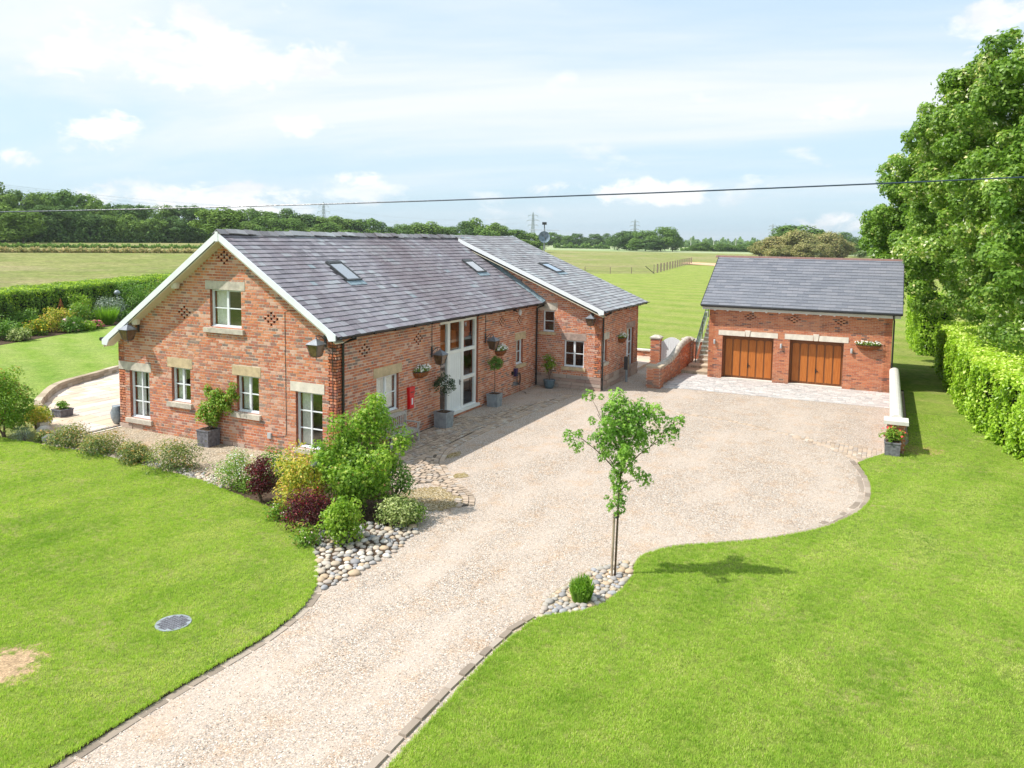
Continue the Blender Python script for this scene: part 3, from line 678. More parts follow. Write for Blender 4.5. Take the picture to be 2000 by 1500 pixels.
# ---- stone pieces laid on the ground
def stone_variants(name, mat, n, kind='slab'):
    out = []
    for k in range(n):
        if kind == 'slab':
            j = lambda: random.uniform(-.035, .035)
            b = [(-.5+j(), -.5+j(), 0), (.5+j(), -.5+j(), 0), (.5+j(), .5+j(), 0), (-.5+j(), .5+j(), 0)]
            t = [(x*.93, y*.90, 1+random.uniform(-.1, .1)) for x, y, z in b]
            mb = MB(); mb.hexa([*b, *t], (k+0.5)/n)
            out.append(mesh_np(name, np.array(mb.v), mb.f, mb.r, mat))
        else:
            v = []; f = []
            nu, nv = 8, 5
            a, b2 = random.uniform(.8, 1.2), random.uniform(.65, 1.0)
            ph = random.uniform(0, 6)
            v.append((0, 0, -0.5)); 
            for i in range(1, nv):
                th = math.pi*i/nv
                for u in range(nu):
                    p = 2*math.pi*u/nu
                    q = 1+.1*math.sin(2*p+ph)+.06*math.cos(3*p+th*2+ph)
                    v.append((math.sin(th)*math.cos(p)*a*.5*q, math.sin(th)*math.sin(p)*b2*.5*q, -math.cos(th)*.5*q))
            v.append((0, 0, .5))
            for u in range(nu): f.append((0, 1+(u+1) % nu, 1+u))
            for i in range(nv-2):
                for u in range(nu): f.append((1+i*nu+u, 1+i*nu+(u+1) % nu, 1+(i+1)*nu+(u+1) % nu, 1+(i+1)*nu+u))
            l = len(v)-1
            for u in range(nu): f.append((l, 1+(nv-2)*nu+u, 1+(nv-2)*nu+(u+1) % nu))
            out.append(mesh_np(name, np.array(v), f, np.full(len(v), (k+.5)/n), mat, True))
    return out
def put(me, name, parent, x, y, z, sx, sy, sz, rot):
    o = bpy.data.objects.new(name, me); col.objects.link(o); o.parent = parent
    b = wloc(parent)
    o.location = (x-b.x, y-b.y, z-b.z); o.scale = (sx, sy, sz); o.rotation_euler = (0, 0, rot)
    return o
def bake(items, name, parent, mat):
    """items: (mesh,x,y,z,sx,sy,sz,rot) joined to one stuff part"""
    V = []; F = []; Rn = []; off = 0
    for me, x, y, z, sx, sy, sz, rot in items:
        n = len(me.vertices); co = np.empty(n*3); me.vertices.foreach_get('co', co); co = co.reshape(-1, 3)*(sx, sy, sz)
        c, s = math.cos(rot), math.sin(rot)
        co = np.column_stack([co[:, 0]*c-co[:, 1]*s+x, co[:, 0]*s+co[:, 1]*c+y, co[:, 2]+z])
        V.append(co); F += [tuple(i+off for i in p.vertices) for p in me.polygons]; off += n
        Rn += [me.attributes['rnd'].data[0].value]*n
    if V:
        o = link(name, mesh_np(name, np.vstack(V), F, Rn, mat), parent); o['kind'] = 'stuff'; return o
def lay(items, name, parent, mat, lim=300):
    items.sort(key=lambda q: (q[1]-CAM.x)**2+(q[2]-CAM.y)**2 if q[4]*q[5] > 0 else 1e9)
    for me, x, y, z, sx, sy, sz, rot in items[:lim]: put(me, name, parent, x, y, z, sx, sy, sz, rot)
    bake(items[lim:], name, parent, mat)

kerb_me = stone_variants('kerb_stone', 'kerbstone', 14)
kerb = structure_empty('kerb')
def kerb_line(pts, w=0.13, lmin=0.28, lmax=0.55, gap=0.012, h=0.05, rows=1, skip=0.0, off=0.0):
    items = []
    P = [Vector(p) for p in pts]
    d = [0]
    for a, b in zip(P, P[1:]): d.append(d[-1]+(b-a).length)
    for r in range(rows):
        s = random.uniform(0, .2)
        while s < d[-1]-.1:
            L = random.uniform(lmin, lmax); m = s+L/2
            i = max(0, min(len(P)-2, next((k for k in range(len(d)-1) if d[k+1] >= m), len(P)-2)))
            t = (m-d[i])/max(1e-6, d[i+1]-d[i]); p = P[i].lerp(P[i+1], t); dr = (P[i+1]-P[i]).normalized(); nn = Vector((-dr.y, dr.x))
            p = p+nn*(off+r*(w+.015))
            if random.random() >= skip:
                items.append((random.choice(kerb_me), p.x, p.y, -0.01, L-gap, w*random.uniform(.9, 1.1), h*random.uniform(.75, 1.15), math.atan2(dr.y, dr.x)+random.uniform(-.03, .03)))
            s += L
    return items
ki = kerb_line([(-5.6, -9.0), (-6.3, -8.82), (-7.2, -8.76), (-8.3, -8.74), (-10.2, -8.76), (-15, -8.76)], 0.12, .25, .5, 0.02, 0.045)
ki += kerb_line([p for p in left_edge if -15 < p[0] < -6.4], 0.13, .3, .6, 0.02, 0.02, off=0.10)
arcL = [p for p in right_edge if -2.4 < p[0] < 7.6 and p[1] < -9.9 and p[1] > -14.5][::1]
ki += kerb_line(arcL, 0.15, .3, .55, 0.015, 0.028, off=0.10)
ki += kerb_line([(p[0], p[1]) for p in arcL if p[0] > 1.0], 0.14, .25, .45, 0.02, 0.014, off=0.27, skip=0.25)
lay(ki, 'kerb_stone', kerb, 'kerbstone', 290)

# ---- setts by the barn
sett_me = stone_variants('sett', 'sett', 14)
setts = structure_empty('path')
sett_poly = [(0.25, -0.06), (7.0, -0.06), (7.4, -0.9), (9.5, -1.3), (11.8, -2.0), (13.0, -2.42), (9.5, -2.25), (6.1, -2.1), (4.1, -2.1), (2.8, -2.2), (2.1, -2.45), (1.5, -2.72), (1.1, -3.08), (0.58, -3.55), (-0.08, -4.24), (-0.72, -4.95), (-1.25, -5.25), (-1.55, -5.0), (-0.95, -4.6), (-0.5, -4.0), (-0.2, -3.4), (-0.6, -2.95), (-0.75, -2.2), (-0.5, -0.9)]
outer = [(13.0, -2.36), (9.5, -2.2), (6.1, -2.05), (4.1, -2.04), (2.9, -2.14), (2.1, -2.4), (1.5, -2.68), (1.1, -3.03), (0.55, -3.5), (-0.1, -4.2), (-0.72, -4.9), (-1.25, -5.2)]
sheet('path_bed', sett_poly, 0.006, 'joint_dark')
si = []
border_pts = np.array(smooth_line(outer, 12))
def clear_of_border(a, b, m): return np.min((border_pts[:, 0]-a)**2+(border_pts[:, 1]-b)**2) > m*m
# courses along the wall
y = -1.95
row = 0
while y < -0.1:
    x = -0.8+(row % 2)*.1
    w = random.uniform(.13, .17)
    while x < 13:
        L = random.uniform(.15, .26)
        cxp, cyp = x+L/2, y+0.03*math.sin(x*1.3+row*0.35)
        if inside((cxp, cyp), sett_poly) and clear_of_border(cxp, cyp, .235):
            si.append((random.choice(sett_me), cxp, cyp, -0.004, L-.03, w-.026, .034*random.uniform(.7, 1.3), random.uniform(-.10, .10)))
        x += L
    y += w; row += 1
# courses turned across the path where it swings towards the drive
x = -1.8; row = 0
while x < 3.2:
    w = random.uniform(.13, .165); y = -5.3+(row % 2)*.09
    while y < -1.97:
        L = random.uniform(.15, .25)
        cyp = y+L/2; cxp = x+.05*math.sin(cyp*1.7)
        if inside((cxp, cyp), sett_poly) and clear_of_border(cxp, cyp, .235):
            si.append((random.choice(sett_me), cxp, cyp, -0.004, w-.026, L-.03, .034*random.uniform(.7, 1.3), random.uniform(-.10, .10)))
        y += L
    x += w; row += 1
def stone_row(line, off, lw, ll, h):
    out = []
    P = [Vector(p) for p in smooth_line(line, 12)]
    d = [0]
    for a, b in zip(P, P[1:]): d.append(d[-1]+(b-a).length)
    s = 0
    while s < d[-1]-.05:
        L = random.uniform(*ll); m = min(s+L/2, d[-1]-1e-3)
        i = next(k for k in range(len(d)-1) if d[k+1] >= m)
        p = P[i].lerp(P[i+1], (m-d[i])/max(1e-6, d[i+1]-d[i])); dr = (P[i+1]-P[i]).normalized(); nn = Vector((-dr.y, dr.x)); p = p+nn*off
        out.append((random.choice(sett_me), p.x, p.y, -0.004, L-.018, lw, h*random.uniform(.85, 1.15), math.atan2(dr.y, dr.x)+random.uniform(-.04, .04)))
        s += L
    return out
si += stone_row(outer, -0.0, .15, (.13, .19), .034)
si += stone_row(outer, -0.162, .15, (.13, .2), .032)
lay(si, 'sett', setts, 'sett', 300)
# ring of setts across the yard, half sunk in the gravel
ring = structure_empty('path_ring')
arc = [(13.1, -2.5), (12.9, -4.2), (12.1, -6.3), (11.6, -7.6), (11.45, -8.8), (11.1, -9.8), (10.35, -11.2), (9.6, -12.4), (8.6, -13.3), (7.7, -13.9)]
ri = stone_row(arc, 0, .13, (.16, .24), .016) + stone_row(arc, .15, .13, (.16, .24), .012)
wedge = [(11.2, -9.9), (10.4, -11.3), (9.98, -12.5), (9.6, -14.5), (7.9, -13.85), (8.9, -13.0), (9.6, -12.0), (10.4, -10.9)]
yy = -14.5
while yy < -9.9:
    xx = 7.8+random.uniform(0, .1)
    while xx < 11.3:
        L = random.uniform(.18, .32)
        if inside((xx+L/2, yy), wedge): ri.append((random.choice(sett_me), xx+L/2, yy, -0.004, L-.02, .12, .018*random.uniform(.8, 1.2), random.uniform(-.1, .1)))
        xx += L
    yy += .14
lay(ri, 'sett', ring, 'sett', 280)

# ---- patio flags
patio = structure_empty('patio')
patio_poly = [(-1.62, 9.36), (20, 9.36), (20, 18.9), (9, 18.9), (7.02, 18.7), (5.5, 18.05), (3.0, 17.05), (0.9, 15.0), (0.05, 13.85), (-0.35, 12.9), (-1.2, 11.9), (-1.7, 11.2), (-2.3, 9.6)]
sheet('patio_bed', patio_poly, 0.02, 'mortar_old', 0.05)
flag_me = stone_variants('paving_slab', 'flag', 16)
fi = []
y = 9.5; row = 0
while y < 18.9:
    h = random.choice([.45, .6, .6]); x = -2.3-(row % 3)*.2
    while x < 12:
        L = random.choice([.45, .6, .9, .75])
        if inside((x+L/2, y+h/2), patio_poly) and inside((x+.06, y+h/2), patio_poly) and inside((x+L-.06, y+h/2), patio_poly):
            fi.append((random.choice(flag_me), x+L/2, y+h/2, 0.021, (L-.015)*1.03, (h-.015)*1.03, .02, 0))
        x += L
    y += h; row += 1
lay(fi, 'paving_slab', patio, 'flag', 300)
mb = MB(); mb.box(-2.1, -0.02, 9.30, 9.37, 0.0, 0.05); mb.build('drain_channel', 'dark_metal', patio)
mb = MB(); mb.box(-2.1, -0.02, 9.20, 9.298, 0.0, 0.03); mb.build('edging', 'stone_pale', patio)

# ---- garage apron
apron = structure_empty('apron')
ap = [(16.2, -4.75), (16.75, -5.35), (23.6, -5.2), (23.6, -6.5), (20.5, -6.6), (20.5, -14.68), (16.88, -14.68), (16.85, -9.9), (16.75, -6)]
sheet('apron_bed', ap, 0.006, 'block_paver')
pav_me = stone_variants('block_paver', 'block_paver', 12)
pi_ = []
x = 16.3; row = 0
while x < 20.45:
    w = .16; y = -14.66-(row % 2)*.12
    while y < -4.8:
        L = random.choice([.2, .26, .32, .4])
        if inside((x+w/2, y+L/2), ap) and y+L < -4.7: pi_.append((random.choice(pav_me), x+w/2, y+L/2, 0.004, w*1.0-.006, L-.008, .016*random.uniform(.9, 1.1), 0))
        y += L
    x += w; row += 1
lay(pi_, 'block_paver', apron, 'block_paver', 300)

# ---- cobbles
cob_me = stone_variants('cobble', 'cobble', 16, 'cobble')
def cobbles(name, poly, target, r0, r1, dens_tries=6000):
    root = structure_empty(name)
    xs = [p[0] for p in poly]; ys = [p[1] for p in poly]
    pl = []
    for _ in range(dens_tries):
        if len(pl) >= target: break
        r = random.uniform(r0, r1)
        p = (random.uniform(min(xs), max(xs)), random.uniform(min(ys), max(ys)))
        if not inside(p, poly): continue
        if all((p[0]-a)**2+(p[1]-b)**2 > ((r+c)*0.80)**2 for a, b, c in pl): pl.append((*p, r))
    it = [(random.choice(cob_me), a, b, 0.008+c*0.16, 2.15*c, 2.0*c, 1.05*c, random.uniform(0, 6.28)) for a, b, c in pl]
    lay(it, 'cobble', root, 'cobble', 300)
    return pl
cobbles('cobble_bed', [(-6.62, -4.75), (-6.75, -5.0), (-6.1, -5.12), (-5.3, -5.12), (-4.6, -5.2), (-3.9, -5.05), (-3.3, -4.95), (-2.9, -4.3), (-3.6, -3.7), (-4.6, -3.0), (-4.85, -3.1), (-5.7, -4.0)], 300, 0.058, 0.118, 9000)
cobbles('cobble_border', [(-2.86, 9.0), (-2.4, 8.9), (-2.3, 7.2), (-2.4, 5.6), (-2.45, 3.6), (-2.5, 2.0), (-2.9, 0.9), (-3.3, 1.2), (-3.1, 2.0), (-2.9, 4.1), (-2.78, 6.5), (-2.76, 8.1)], 280, 0.045, 0.10, 7000)
sheet('cobble_soil', [(-5.85, -9.1), (-5.36, -8.88), (-4.73, -8.9), (-4.19, -9.0), (-3.4, -9.15), (-2.65, -9.7), (-2.9, -9.95), (-3.5, -10.05), (-4.5, -10.0), (-5.2, -9.75)], 0.008, 'gravel_fine')
cobbles('tree_cobbles', [(-5.80, -9.08), (-5.36, -8.95), (-4.73, -9.0), (-4.19, -9.1), (-3.45, -9.25), (-2.72, -9.75), (-2.95, -9.9), (-3.5, -10.0), (-4.45, -9.96), (-5.12, -9.72)], 260, 0.05, 0.10, 9000)

# ------------------------------------------------------------------ walls, roofs
def clip_poly(poly, outline):
    """clip convex poly by convex outline (ccw)"""
    out = poly
    n = len(outline)
    for i in range(n):
        a = outline[i]; b = outline[(i+1) % n]
        def side(p): return (b[0]-a[0])*(p[1]-a[1])-(b[1]-a[1])*(p[0]-a[0])
        res = []
        for k in range(len(out)):
            p, q = out[k], out[(k+1) % len(out)]
            sp, sq = side(p), side(q)
            if sp >= -1e-9: res.append(p)
            if (sp > 1e-9 and sq < -1e-9) or (sp < -1e-9 and sq > 1e-9):
                t = sp/(sp-sq); res.append((p[0]+(q[0]-p[0])*t, p[1]+(q[1]-p[1])*t))
        out = res
        if len(out) < 3: return []
    return out
def wall(parent, to3, outline, holes, mat, thick=0.3, revmat='brick_reveal', name='wall', shallow=()):
    """slab with real openings; shallow: small pockets only 0.1 deep"""
    mb = MB()
    allh = list(holes)+list(shallow)
    us = sorted({round(p[0], 4) for p in outline} | {round(h[0], 4) for h in allh} | {round(h[1], 4) for h in allh})
    vs = sorted({round(p[1], 4) for p in outline} | {round(h[2], 4) for h in allh} | {round(h[3], 4) for h in allh})
    for u0, u1 in zip(us, us[1:]):
        for v0, v1 in zip(vs, vs[1:]):
            um, vm = (u0+u1)/2, (v0+v1)/2
            if any(h[0] < um < h[1] and h[2] < vm < h[3] for h in allh): continue
            c = clip_poly([(u0, v0), (u1, v0), (u1, v1), (u0, v1)], outline)
            if len(c) < 3: continue
            mb.add([to3(a, b, 0) for a, b in c], [tuple(range(len(c)))], .5)
    mb.add([to3(a, b, -thick) for a, b in outline], [tuple(range(len(outline)))], .5) if not holes else None
    if holes:
        for u0, u1 in zip(us, us[1:]):
            for v0, v1 in zip(vs, vs[1:]):
                um, vm = (u0+u1)/2, (v0+v1)/2
                if any(h[0] < um < h[1] and h[2] < vm < h[3] for h in holes): continue
                c = clip_poly([(u0, v0), (u1, v0), (u1, v1), (u0, v1)], outline)
                if len(c) >= 3: mb.add([to3(a, b, -thick) for a, b in c], [tuple(range(len(c)))], .5)
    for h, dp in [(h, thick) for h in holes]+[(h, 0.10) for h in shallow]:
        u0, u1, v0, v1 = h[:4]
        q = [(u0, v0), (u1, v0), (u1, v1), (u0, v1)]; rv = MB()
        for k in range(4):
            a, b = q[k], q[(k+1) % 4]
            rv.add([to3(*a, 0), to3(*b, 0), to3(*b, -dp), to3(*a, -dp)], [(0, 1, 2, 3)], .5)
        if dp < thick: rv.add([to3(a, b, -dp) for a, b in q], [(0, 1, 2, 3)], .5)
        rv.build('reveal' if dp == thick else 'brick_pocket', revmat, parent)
    n = len(outline)
    for k in range(n):
        a, b = outline[k], outline[(k+1) % n]
        mb.add([to3(*a, 0), to3(*b, 0), to3(*b, -thick), to3(*a, -thick)], [(0, 1, 2, 3)], .5)
    o = mb.build(name, mat, parent)
    return o
def course_pieces(outline, excl, ch, pitch, v_from=0.0, joint=0.021, header_every=4, umax=None):
    out = []
    vtop = max(p[1] for p in outline); r = 0; v = v_from
    while v < vtop:
        v0, v1 = v, v+ch-joint
        def span(vv):
            xs = []
            m = len(outline)
            for i in range(m):
                a, b = outline[i], outline[(i+1) % m]
                if (a[1]-vv)*(b[1]-vv) <= 0 and abs(a[1]-b[1]) > 1e-9:
                    xs.append(a[0]+(b[0]-a[0])*(vv-a[1])/(b[1]-a[1]))
            return (min(xs), max(xs)) if len(xs) >= 2 else None
        s0, s1 = span(v0+.001), span(min(v1, vtop-.001))
        if s0 and s1:
            L, R = max(s0[0], s1[0]), min(s0[1], s1[1])
            iv = [(L, R, v0, v1)] if R-L > .03 else []
            for e in excl:
                nv = []
                for a, b, c, d in iv:
                    if e[1] <= a or e[0] >= b or e[3] <= c+.004 or e[2] >= d-.004: nv.append((a, b, c, d)); continue
                    if e[0]-a > .02: nv.append((a, e[0], c, d))
                    if b-e[1] > .02: nv.append((e[1], b, c, d))
                    m0, m1 = max(a, e[0]), min(b, e[1])
                    if e[2]-c > .02: nv.append((m0, m1, c, e[2]-.004))
                    if d-e[3] > .02: nv.append((m0, m1, e[3]+.004, d))
                iv = nv
            head = header_every and r % header_every == header_every-1
            pt = pitch/2 if head else pitch
            ph = (pitch/4 if head else (pitch/2 if r % 2 else 0)) + random.uniform(-.012, .012)
            for a, b, c, d in iv:
                k = math.floor((a-ph)/pt); edges = [a]
                while True:
                    k += 1; e = ph+k*pt+random.uniform(-.008, .008)
                    if e >= b-.035: break
                    if e > edges[-1]+.035: edges.append(e)
                edges.append(b)
                for x0, x1 in zip(edges, edges[1:]):
                    out.append((x0+joint/2 if x0 > a else x0+.003, x1-joint/2 if x1 < b else x1-.003, c, d))
        v += ch; r += 1
    return out
CUBES = {}
def cube_variants(name, mat, n=16):
    key = (name, mat)
    if key not in CUBES:
        L = []
        for k in range(n):
            mb = MB(); mb.box(-.5, .5, -.5, .5, -.5, .5, (k+.5)/n); L.append(mesh_np(name, np.array(mb.v), mb.f, mb.r, mat))
        CUBES[key] = L
    return CUBES[key]
def bricks(parent, groups, mat, lim=300, proud=0.007, name='brick'):
    """groups: (to3, pieces, axis) where axis tells which world axis is the wall normal ('x' or 'y')"""
    allb = []
    for to3, pcs, ax in groups:
        for p in pcs:
            c = to3((p[0]+p[1])/2, (p[2]+p[3])/2, 0); d = (Vector(c)-CAM).length
            allb.append(((p[1]-p[0])*(p[3]-p[2])/d/d, to3, p, ax))
    allb.sort(key=lambda q: -q[0])
    V = cube_variants(name, mat); base = wloc(parent)
    for _, to3, p, ax in allb[:lim]:
        o = bpy.data.objects.new(name, random.choice(V)); col.objects.link(o); o.parent = parent
        pr = proud+random.uniform(-.003, .004); c = Vector(to3((p[0]+p[1])/2, (p[2]+p[3])/2, pr/2-.002))
        o.location = c-base; w, h = p[1]-p[0], p[3]-p[2]
        o.scale = (pr+.004, w, h) if ax == 'x' else (w, pr+.004, h)
    mb = MB()
    for _, to3, p, ax in allb[lim:]:
        mb.fbox(to3, p[0], p[1], p[2], p[3], -.002, proud+random.uniform(-.003, .004))
    if mb.v:
        o = mb.build(name, mat, parent); o['kind'] = 'stuff'
class Plane:
    """roof plane: origin at an eave corner, s along eave, t up the slope"""
    def __init__(s, o, sdir, tdir):
        s.o = Vector(o); s.s = Vector(sdir).normalized(); s.t = Vector(tdir).normalized(); s.n = s.s.cross(s.t).normalized()
        if s.n.z < 0: s.n = -s.n
    def p(s, a, b, c=0): return s.o+s.s*a+s.t*b+s.n*c
def slates(parent, jobs, lim=300):
    """jobs: (plane, S, T, expo, wmin, wmax, excl, mat, name, keep_visible)"""
    allp = []
    for pl, S, T, ex, w0, w1, excl, mat, name, vis in jobs:
        t = 0; r = 0
        while t < T-.03:
            s = random.uniform(-w1, 0) if w0 != w1 else (-w0/2 if r % 2 else 0.0)
            while s < S:
                w = random.uniform(w0, w1); a, b = max(0, s), min(S, s+w); s += w
                if b-a < .03: continue
                t1 = min(T, t+ex*1.12)
                if any(e[0] < (a+b)/2 < e[1] and e[2] < t+ex/2 < e[3] for e in excl): continue
                lift = random.uniform(.0, .004)
                c = pl.p((a+b)/2, (t+t1)/2, .012); d = (c-CAM).length
                allp.append(((b-a)*ex/d/d if vis else -1, pl, a+.002, b-.002, t+random.uniform(-.011, .011), t1, .020+lift*1.8, .003, mat, name))
            t += ex; r += 1
    allp.sort(key=lambda q: -q[0]); base = wloc(parent)
    for k, (_, pl, a, b, t0, t1, h0, h1, mat, name) in enumerate(allp[:lim]):
        me = random.choice(cube_variants(name, mat))
        e1 = pl.s*(b-a); tv = pl.p(0, t1, h1)-pl.p(0, t0, h0); n = pl.s.cross(tv).normalized(); n = n if n.z > 0 else -n
        c = (pl.p((a+b)/2, t0, h0)+pl.p((a+b)/2, t1, h1))/2 - n*.005
        o = bpy.data.objects.new(name, me); col.objects.link(o); o.parent = parent
        m = Matrix((e1, tv, n*.01)).transposed().to_4x4(); m.translation = c-base
        o.matrix_basis = m
    bm = {}
    for (_, pl, a, b, t0, t1, h0, h1, mat, name) in allp[lim:]:
        mb = bm.setdefault((mat, name), MB())
        mb.hexa([pl.p(a, t0, h0-.01), pl.p(b, t0, h0-.01), pl.p(b, t1, h1-.01), pl.p(a, t1, h1-.01), pl.p(a, t0, h0), pl.p(b, t0, h0), pl.p(b, t1, h1), pl.p(a, t1, h1)])
    for (mat, name), mb in bm.items():
        o = mb.build(name, mat, parent); o['kind'] = 'stuff'

def window(parent, to3, u0, u1, v0, v1, cols, rows, depth=0.09, fw=.055, mull=.07, bar=.032, mat='white_paint', curtain=None, panes=True, sillboard=True, split=None):
    """a framed window set in an opening: frame, glazing bars, panes"""
    mb = MB(); d0, d1 = -depth-.06, -depth
    mb.fbox(to3, u0, u0+fw, v0, v1, d0, d1); mb.fbox(to3, u1-fw, u1, v0, v1, d0, d1)
    mb.fbox(to3, u0+fw, u1-fw, v1-fw, v1, d0, d1-.001); mb.fbox(to3, u0+fw, u1-fw, v0, v0+fw*1.2, d0, d1-.001)
    if sillboard: mb.fbox(to3, u0-.01, u1+.01, v0-.03, v0+.03, d0, d1+.05)
    iu0, iu1, iv0, iv1 = u0+fw, u1-fw, v0+fw*1.2, v1-fw
    cw = [iu0+(iu1-iu0)*k/cols for k in range(cols+1)]; rh = [iv0+(iv1-iv0)*k/rows for k in range(rows+1)]
    for c in cw[1:-1]: mb.fbox(to3, c-mull/2, c+mull/2, iv0, iv1, d0+.004, d1-.004)
    for r in rh[1:-1]: mb.fbox(to3, iu0, iu1, r-bar/2, r+bar/2, d0+.012, d1-.010)
    f = mb.build('window', mat, parent)
    if panes:
        for a, b in zip(cw, cw[1:]):
            for c, d in zip(rh, rh[1:]):
                g = MB(); g.add([to3(a+.001, c+.001, d0+.03), to3(b-.001, c+.001, d0+.03), to3(b-.001, d-.001, d0+.03), to3(a+.001, d-.001, d0+.03)], [(0, 1, 2, 3)]); g.build('pane', 'window_glass', f)
    if curtain:
        for a, b in curtain:
            g = MB(); n = 14; uu = [iu0+(iu1-iu0)*(a+(b-a)*k/n) for k in range(n+1)]
            vs = []
            for k, q in enumerate(uu):
                dd = d0-.09-(.025 if k % 2 else 0)
                vs += [to3(q, iv0, dd), to3(q, iv1, dd)]
            g.add(vs, [(2*k, 2*k+1, 2*k+3, 2*k+2) for k in range(n)]); g.build('curtain', 'curtain_fabric', f)
    return f
def slab(parent, to3, u0, u1, v0, v1, name, mat, proud=.02, depth=.12, r=None):
    mb = MB(); mb.fbox(to3, u0, u1, v0, v1, -depth, proud); return mb.build(name, mat, parent)

# diamond of nine header pockets: offsets in half pitches / courses
def diamond(u, v, hp, ch, w=None, h=None):
    w = w or hp*.72; h = h or ch*.86; out = []
    for du, dv in [(0, 2), (-1, 1), (1, 1), (-2, 0), (0, 0), (2, 0), (-1, -1), (1, -1), (0, -2)]:
        out.append((u+du*hp-w/2, u+du*hp+w/2, v+dv*ch-h/2, v+dv*ch+h/2))
    return out

# ---- real grass and loose stones scattered with instances (stuff)
def scatter(name, P, src, smin, smax, seed=0):
    """one object: points carrying instances of the src mesh"""
    so = bpy.data.objects.new(name+'_source', src)
    me = bpy.data.meshes.new(name); me.vertices.add(len(P)); me.vertices.foreach_set('co', np.ascontiguousarray(P, dtype=np.float32).ravel()); me.update()
    o = link(name, me); o['kind'] = 'stuff'
    ng = bpy.data.node_groups.new(name, 'GeometryNodeTree')
    ng.interface.new_socket('Geometry', in_out='INPUT', socket_type='NodeSocketGeometry'); ng.interface.new_socket('Geometry', in_out='OUTPUT', socket_type='NodeSocketGeometry')
    N = ng.nodes; gi = N.new('NodeGroupInput'); go = N.new('NodeGroupOutput')
    ip = N.new('GeometryNodeInstanceOnPoints'); oi = N.new('GeometryNodeObjectInfo'); oi.inputs['Object'].default_value = so; oi.inputs['As Instance'].default_value = True
    rr = N.new('FunctionNodeRandomValue'); rr.data_type = 'FLOAT_VECTOR'; rr.inputs['Min'].default_value = (-.15, -.15, 0); rr.inputs['Max'].default_value = (.15, .15, 6.283); rr.inputs['Seed'].default_value = seed
    rs = N.new('FunctionNodeRandomValue'); rs.data_type = 'FLOAT'; rs.inputs[2].default_value = smin; rs.inputs[3].default_value = smax; rs.inputs['Seed'].default_value = seed+1
    L = ng.links.new
    L(gi.outputs[0], ip.inputs['Points']); L(oi.outputs['Geometry'], ip.inputs['Instance']); L(rr.outputs[0], ip.inputs['Rotation']); L(rs.outputs[1], ip.inputs['Scale']); L(ip.outputs[0], go.inputs[0])
    m = o.modifiers.new('scatter', 'NODES'); m.node_group = ng
    return o
def in_poly_np(x, y, poly):
    c = np.zeros(len(x), bool); n = len(poly); j = n-1
    for i in range(n):
        xi, yi = poly[i]; xj, yj = poly[j]
        if yi != yj:
            t = ((yi > y) != (yj > y)) & (x < (xj-xi)*(y-yi)/(yj-yi)+xi); c ^= t
        j = i
    return c
def polar_points(n, r0, r1, a0, a1, power=1.0):
    r = r0+(r1-r0)*rng.random(n)**power; a = rng.uniform(a0, a1, n)
    return CAM.x+r*np.cos(a), CAM.y+r*np.sin(a)
def tuft_mesh(k, nb, h, spread, seed):
    g = np.random.default_rng(seed); a = g.uniform(0, 6.283, nb); q = g.random(nb)**.5*spread; H = h*g.uniform(.55, 1.15, nb); ln = g.uniform(.2, .9, nb)
    d = g.uniform(0, 6.283, nb); V = np.empty((nb, 3, 3)); w = .0035
    bx, by = q*np.cos(a), q*np.sin(a)
    V[:, 0] = np.column_stack([bx-np.sin(d)*w, by+np.cos(d)*w, np.full(nb, -.004)]); V[:, 1] = np.column_stack([bx+np.sin(d)*w, by-np.cos(d)*w, np.full(nb, -.004)])
    V[:, 2] = np.column_stack([bx+np.cos(d)*ln*H, by+np.sin(d)*ln*H, H])
    return mesh_np('tuft', V.reshape(-1, 3), np.arange(nb*3).reshape(-1, 3), np.repeat(np.clip(g.normal(k, .22, nb), 0, 1), 3), 'leaf_turf')
leaf_mat('leaf_turf', [(0, (0.243, 0.395, 0.051)), (0.5, (0.422, 0.582, 0.087)), (0.85, (0.600, 0.675, 0.188)), (1, (0.792, 0.723, 0.378))], 0.45, 0.6, spec=0.2)
ex, ey = polar_points(330000, 6, 34, -0.55, 1.25, 1.0)
ok = in_poly_np(ex, ey, lawn_left) | in_poly_np(ex, ey, right_edge)
ok &= np.hypot(ex+8.93, ey+3.62) > .31
ok &= np.hypot(ex+11.1, ey+2.42) > .45+.25*rng.random(len(ex))
GP = np.column_stack([ex, ey, np.full(len(ex), .045)])[ok]
# patchiness: thinner in places
dens = .5+.5*np.sin(GP[:, 0]*.9+np.sin(GP[:, 1]*1.3)*1.5)*np.sin(GP[:, 1]*.8+np.sin(GP[:, 0]*.7)*2)
GP = GP[rng.random(len(GP)) < .68+.32*dens]
